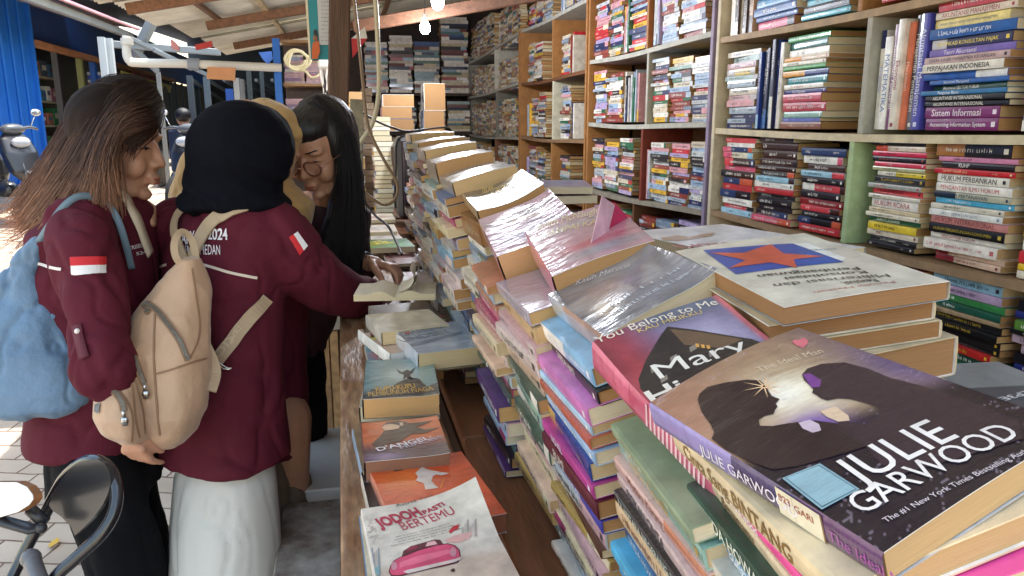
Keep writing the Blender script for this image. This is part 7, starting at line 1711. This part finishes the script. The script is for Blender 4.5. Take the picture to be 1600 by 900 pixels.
# magazines on the far table
GM = 'magazines piled on the far part of the table'
rm = random.Random(61)
for i, (x, y, z, c, lab) in enumerate(((556, 335, .98, 'd8c8b8', 'pale magazine on the farthest table pile'), (556, 352, .96, 'c8b0a8', 'pinkish magazine one pile nearer on the table'), (558, 366, .945, 'b0a898', 'greyish magazine just behind the green cover'))):
    for j in range(3):
        zz = z - j * .018; flat_book((x, y + j * 2), (x, y + 20), (x + 55, y - 6), zz, .016, .17, .24, plain_art(rm.choice(['d8c8b8', 'c8a8a8', 'b8b8b0', 'e0d8c8']), [(.5, .5, .4, .2, rm.choice(['b04a5a', '8a98a8', 'c8c0a0']), .6)], .3, 8, i * 3 + j), PAGES[3], lab + [', topmost', ', second down', ', third down'][j], GM, step=.01, ang=rm.uniform(-6, 6))
def d2(A): seg_px(A, 'STRAGE', (574, 386), (616, 379), (573, 379), srgb('e8d820'), .03)
flat_book((568, 375), (572, 398), (612, 370), .955, .02, .17, .22, plain_art('2a7a34', [(.5, .2, .5, .15, '4aa03a', .8), (.5, .85, .5, .12, '2a3020', .9)], .2), PAGES[3], 'green cover with yellow capitals beyond the girls hands', GM, d2, ang=4, step=.004)
flat_book((600, 398), (602, 410), (640, 392), .925, .012, .15, .2, plain_art('8a5a58', [], .2), PAGES[3], 'dull red magazine under the hands of the glasses girl', GM, ang=0, step=.01)
def d2(A): A.poly([(633, 424), (646, 420), (652, 428), (640, 436)], srgb('b03040'), px=True)
flat_book((628, 425), (640, 446), (672, 417), .965, .03, .12, .19, plain_art('c8b8b8', [], .2), PAGES[3], 'white and red magazine to the right of the open book', GM, d2, ang=-10, step=.005, warp=lambda x, y: .015 * np.clip((x - .05) / .07, 0, 1) ** 2)

# ---------------------------------------------------------------- low benches beside the table
t = lfl('low_bench', 'low bench with flaking white paint beside the display table', (-.12, 1.6, 0), 'bench')
m = MB(); m.box((-.115, 1.60, .41), (.15, .62, .03), srgb('9a8a7a'), bev=.004); tp('seat', m, mat('flaking_paint', (.16, .11, .085), .7, nscale=9, color2=(.42, .40, .36), noise=.15, bump=.3, bscale=14), t)
for (x, y) in ((-.17, 1.33), (-.06, 1.33), (-.17, 1.87), (-.06, 1.87)): m = MB(); m.box((x, y, .197), (.035, .035, .394), W_T); tp('leg', m, None, t)
t = lfl('white_stool', 'low white painted wooden stool near the foot of the post', (-.08, 2.2, 0), 'stool')
m = MB(); m.box((-.085, 2.20, .40), (.11, .44, .04), srgb('c8c4bc'), bev=.004); tp('seat', m, mat('worn_white_paint', (.62, .60, .56), .6, noise=.12, nscale=8, bump=.2, bscale=20), t)
for (x, y) in ((-.12, 2.02), (-.05, 2.02), (-.12, 2.38), (-.05, 2.38)): m = MB(); m.box((x, y, .19), (.03, .03, .38), srgb('b0a898')); tp('leg', m, M_sh, t)
t = lfl('plank_rail', 'pale wooden rail at knee height beyond the low stool', (-.3, 2.9, 0), 'rail'); m = MB(); m.bar((-.32, 2.95, .62), (-.02, 3.0, .64), .03, .07, srgb('b8b4aa')); tp('rail', m, M_sh, t)
for x in (-.30, -.06): m = MB(); m.box((x, 2.975, .30), (.03, .03, .6), W_L); tp('leg', m, None, t)

# ---------------------------------------------------------------- folding chair with writing tablet
t = lfl('folding_chair', 'black folding chair with a white writing tablet in the bottom left corner', D(90, 880, 1.15) * np.array([1, 1, 0]), 'chair')
M_bm = mat('black_enamel', (.012, .013, .018), .22, coat=.6, noise=.3, nscale=60)
c4 = lambda *p: [(a / 4.09, 680 + b / 4.09) for a, b in p]
dd = 1.12
fr = c4((180, 1250), (330, 940), (480, 790), (640, 640), (725, 500), (745, 360), (715, 240), (650, 175), (575, 160), (500, 195), (410, 280), (340, 400), (280, 520), (190, 680), (100, 860), (0, 1060), (-120, 1300))
dep = [1.04, 1.07, 1.08, 1.09, 1.10, 1.11, 1.12, 1.13, 1.14, 1.15, 1.16, 1.165, 1.165, 1.16, 1.15, 1.13, 1.1]
P_ = [D(x, y, d) for (x, y), d in zip(fr, dep)]; P_ = [P_[0] - UZ * .35 + FH * .1] + P_ + [P_[-1] - UZ * .3 + FH * .1]
m = MB(); m.tube(smooth_line(P_, 6), .0092, 12, (.01, .01, .01)); o = m.build('frame', M_bm, None, smooth=True); under_root(o, t)
out = c4((325, 440), (360, 350), (405, 282), (450, 228), (500, 194), (560, 172), (610, 170), (650, 195), (678, 240), (688, 300), (672, 370), (640, 440), (590, 510), (530, 575), (478, 622), (455, 570), (400, 510), (350, 475))
cx_ = (sum(p[0] for p in out) / len(out), sum(p[1] for p in out) / len(out)); out = [(cx_[0] + (x - cx_[0]) * 1.10 + 1, cx_[1] + (y - cx_[1]) * 1.08) for x, y in out]
m = MB(); Q = [D(x, y, 1.155 - .05 * (x - 80) / 90) for x, y in out]; m.prism(Q, unit(np.cross(Q[4] - Q[0], Q[9] - Q[0])), .006, (.01, .01, .01)); o = m.build('backrest', mat('black_panel', (.018, .02, .024), .3, coat=.4), None); under_root(o, t)
m = MB(); Q = [D(x, y, 1.11 - (x) / 900) for x, y in c4((-300, 300), (110, 300), (175, 330), (212, 380), (215, 410), (190, 445), (120, 490), (0, 525), (-300, 560))]; nn = unit(np.cross(Q[1] - Q[0], Q[5] - Q[0])); nn = nn if nn[2] > 0 else -nn; m.prism([q - nn * .012 for q in Q], nn, .012, srgb('8a5a34')); o = m.build('tablet_core', M_wood(), None); under_root(o, t)
m = MB(); m.prism(Q, nn, .0012, srgb('e4e4e0')); o = m.build('tablet_top', mat('white_laminate', (.75, .75, .73), .3), None); under_root(o, t)
m = MB(); m.tube([D(x, y, 1.12) for x, y in c4((0, 545), (200, 600), (260, 590))], .012, 8, (.02, .02, .02), flat=.5); m.tube([D(x, y, 1.13) for x, y in c4((190, 470), (290, 560))], .009, 8); m.ball(D(*c4((265, 593))[0], 1.115), .008, srgb('8a5a40')); o = m.build('tablet_bracket', mat('dark_bracket', (.03, .03, .035), .4), None, smooth=True); under_root(o, t)
m = MB(); m.tube(smooth_line([D(*c4((200, 790))[0], 1.08), D(*c4((240, 900))[0], 1.06), D(*c4((270, 1000))[0], 1.05), D(*c4((300, 1400))[0], 1.05)], 4), .012, 10); m.ball(D(*c4((198, 788))[0], 1.08), .014); o = m.build('cross_tube', mat('grey_tube', (.12, .12, .13), .35), None, smooth=True); under_root(o, t)
for a in (-.75, -.42):
    m = MB(); m.tube([(a, .75, .40), (a - .02, 1.05, .01)], .0115, 8); o = m.build('leg', M_bm, None, smooth=True); under_root(o, t)
m = MB(); m.box((-.58, .80, .42), (.36, .34, .02), (.01, .01, .01), bev=.006); o = m.build('seat', mat('black_panel'), None); under_root(o, t)
# fallen leaf
m = MB(); c = at_z(84, 848, .012); L_ = [(0, -.03), (.016, -.008), (.014, .014), (0, .032), (-.013, .012), (-.015, -.01)]; m.prism([c + np.array([x, y, .004 * math.sin(i)]) for i, (x, y) in enumerate(L_)], (0, 0, 1), .0012, srgb('c8a040')); tag(m.build('fallen_leaf', mat('dry_leaf', attr=True, rough=.7)), 'single yellow dry leaf on the brick paving', 'leaf')

# ---------------------------------------------------------------- scooters and seated figure
def scooter(loc, yaw, label, s=1.0):
    t = empty('scooter', loc, label, 'scooter', 'scooters parked in the alley'); t.rotation_euler.z = yaw
    blk = mat('scooter_black', (.02, .021, .024), .3, coat=.5); gry = mat('scooter_grey', (.10, .105, .11), .35, coat=.4)
    for x in (.62, -.55):
        m = MB(); m.tube([(x + .235 * math.cos(a), 0, .26 + .235 * math.sin(a)) for a in np.linspace(0, 2 * math.pi, 28)], .042, 8, (.01, .01, .01), caps=False); w_ = m.build('wheel', mat('tyre_rubber', (.015, .015, .015), .85), t, smooth=True)
        m = MB(); m.tube([(x, -.03, .26), (x, .03, .26)], .05, 12, (.1, .1, .1))
        for k in range(5): a = k * 2 * math.pi / 5; m.bar((x, 0, .26), (x + .2 * math.cos(a), 0, .26 + .2 * math.sin(a)), .03, .025, (.1, .1, .1))
        m.build('rim', mat('wheel_alloy', (.25, .25, .26), .3, metal=.8), w_)
    b = Blob(); b.loft([((.50, 0, .42), .05, .05), ((.46, 0, .55), .10, .17), ((.40, 0, .75), .09, .20), ((.34, 0, .90), .06, .17), ((.32, 0, .96), .04, .10)], (1, 0, 0), (0, 1, 0)); b.loft([((.62, 0, .46), .16, .06), ((.60, 0, .54), .12, .06)], (1, 0, 0), (0, 1, 0))
    b.make('front_shield', blk, .012, 3, t)
    b = Blob(); b.loft([((-.25, 0, .36), .30, .12), ((-.30, 0, .50), .42, .16), ((-.34, 0, .66), .44, .15), ((-.36, 0, .74), .42, .12)], (1, 0, 0), (0, 1, 0)); b.cap((.15, 0, .34), (-.1, 0, .36), .10); b.cap((-.6, 0, .62), (-.82, 0, .74), .07, .03); b.make('rear_body', blk, .012, 3, t)
    b = Blob(); b.loft([((-.30, 0, .75), .38, .12), ((-.32, 0, .80), .40, .125), ((-.34, 0, .83), .34, .09)], (1, 0, 0), (0, 1, 0)); b.make('saddle', mat('saddle_vinyl', (.012, .012, .012), .6), .012, 3, t)
    m = MB(); m.tube(smooth_line([(.26, .34, 1.0), (.31, .2, 1.02), (.34, 0, .99), (.31, -.2, 1.02), (.26, -.34, 1.0)], 4), .016, 8); m.ball((.34, 0, 1.0), (.08, .14, .06)); m.build('handlebar', gry, t, smooth=True)
    m = MB(); m.ball((.45, 0, .86), (.05, .11, .06)); m.build('headlight', mat('headlight_glass', (.5, .52, .55), .1, coat=1), t, smooth=True)
    for sd in (-1, 1):
        m = MB(); m.tube([(.3, sd * .24, 1.03), (.3, sd * .30, 1.14)], .006, 6); m.ball((.3, sd * .32, 1.18), (.015, .065, .038), rot=None); m.build('mirror', mat('mirror_shell', (.6, .62, .64), .1, metal=.7), t, smooth=True)
    m = MB(); m.tube([(.62, .06, .26), (.52, .06, .6), (.44, .05, .8)], .02, 8); m.tube([(.62, -.06, .26), (.52, -.06, .6), (.44, -.05, .8)], .02, 8); m.build('fork', gry, t, smooth=True)
    m = MB(); m.tube([(-.2, -.14, .3), (-.75, -.16, .42)], .045, 10); m.build('exhaust', mat('exhaust_metal', (.2, .2, .2), .4, metal=.8), t, smooth=True)
    m = MB(); m.box((.47, .0, .62), (.02, .12, .08), (.5, .5, .5), bev=.01); m.build('front_badge', mat('grey_badge', (.3, .3, .3), .4), t)
    m = MB(); m.box((-.3, -.158, .62), (.3, .012, .03), (.4, .02, .02)); m.build('red_stripe', mat('red_decal', (.35, .03, .03), .4), t)
    t.scale = (s, s, s)
p = at_y(12, 300, 8.3); scooter((p[0] - .18, 8.6, ground_z(0, 8.6)), R(-35), 'black scooter with a white round mirror parked by the blue kiosk wall', .9)
p = at_y(285, 280, 8.0); scooter((p[0] + .15, 8.6, ground_z(0, 8.6)), R(-110), 'dark scooter mostly hidden behind the brown haired girl face', .9)
t = empty('person', at_y(287, 260, 9.5), 'person in dark navy clothes sitting far back by the shutters', 'person')
b = Blob(); pc_ = lambda x, y, d=9.6: D(x, y, d)
b.ell(pc_(286, 184), (.085, .085, .11)); b.cap(pc_(287, 190), pc_(288, 200), .05); b.loft([(pc_(288, 198), .12, .08), (pc_(288, 205), .19, .11), (pc_(288, 225), .17, .11), (pc_(289, 246), .17, .13)], RGT, FH)
b.chain([pc_(278, 203), pc_(274, 222), pc_(280, 232, 9.4)], [.05, .04, .03]); b.chain([pc_(298, 203), pc_(300, 224), pc_(292, 234, 9.4)], [.05, .04, .03])
for dx in (-5, 6): b.chain([pc_(288 + dx, 246), pc_(286 + dx, 250, 9.2), pc_(286 + dx, 292, 9.25)], [.08, .06, .04])
o = b.make('body', M_skin, .014, 3); under_root(o, t)
b = Blob(); b.loft([(pc_(288, 198), .13, .09), (pc_(288, 205), .20, .12), (pc_(288, 225), .18, .12), (pc_(289, 248), .18, .14)], RGT, FH); b.chain([pc_(278, 203), pc_(274, 222)], [.06, .05]); b.chain([pc_(298, 203), pc_(300, 224)], [.06, .05]); under_root(b.make('jacket', mat('navy_cloth', (.012, .02, .05), .8), .014, 3), t)
b = Blob()
for dx in (-5, 6): b.chain([pc_(288 + dx, 246), pc_(286 + dx, 250, 9.2), pc_(286 + dx, 286, 9.25)], [.09, .07, .05])
under_root(b.make('trousers', M_black, .014, 3), t)
b = Blob(); b.ell(pc_(286, 180, 9.57), (.10, .10, .095)); under_root(b.make('hair', mat('black_hair'), .014, 2), t)
t = lfl('wooden_stool', 'plain dark bench under the person in navy', pc_(290, 262, 9.8) * np.array([1, 1, 0]), 'bench'); m = MB(); c = pc_(290, 254, 9.75); m.box((c[0], c[1], c[2] - .02), (.7, .35, .04), srgb('6a6458')); tp('seat', m, M_sh, t)
for dx in (-.3, .3): m = MB(); g0 = ground_z(0, c[1]); m.box((c[0] + dx, c[1], (g0 + c[2] - .04) / 2), (.05, .3, c[2] - .04 - g0), srgb('4a443c')); tp('leg', m, M_sh, t)

make_books(300)
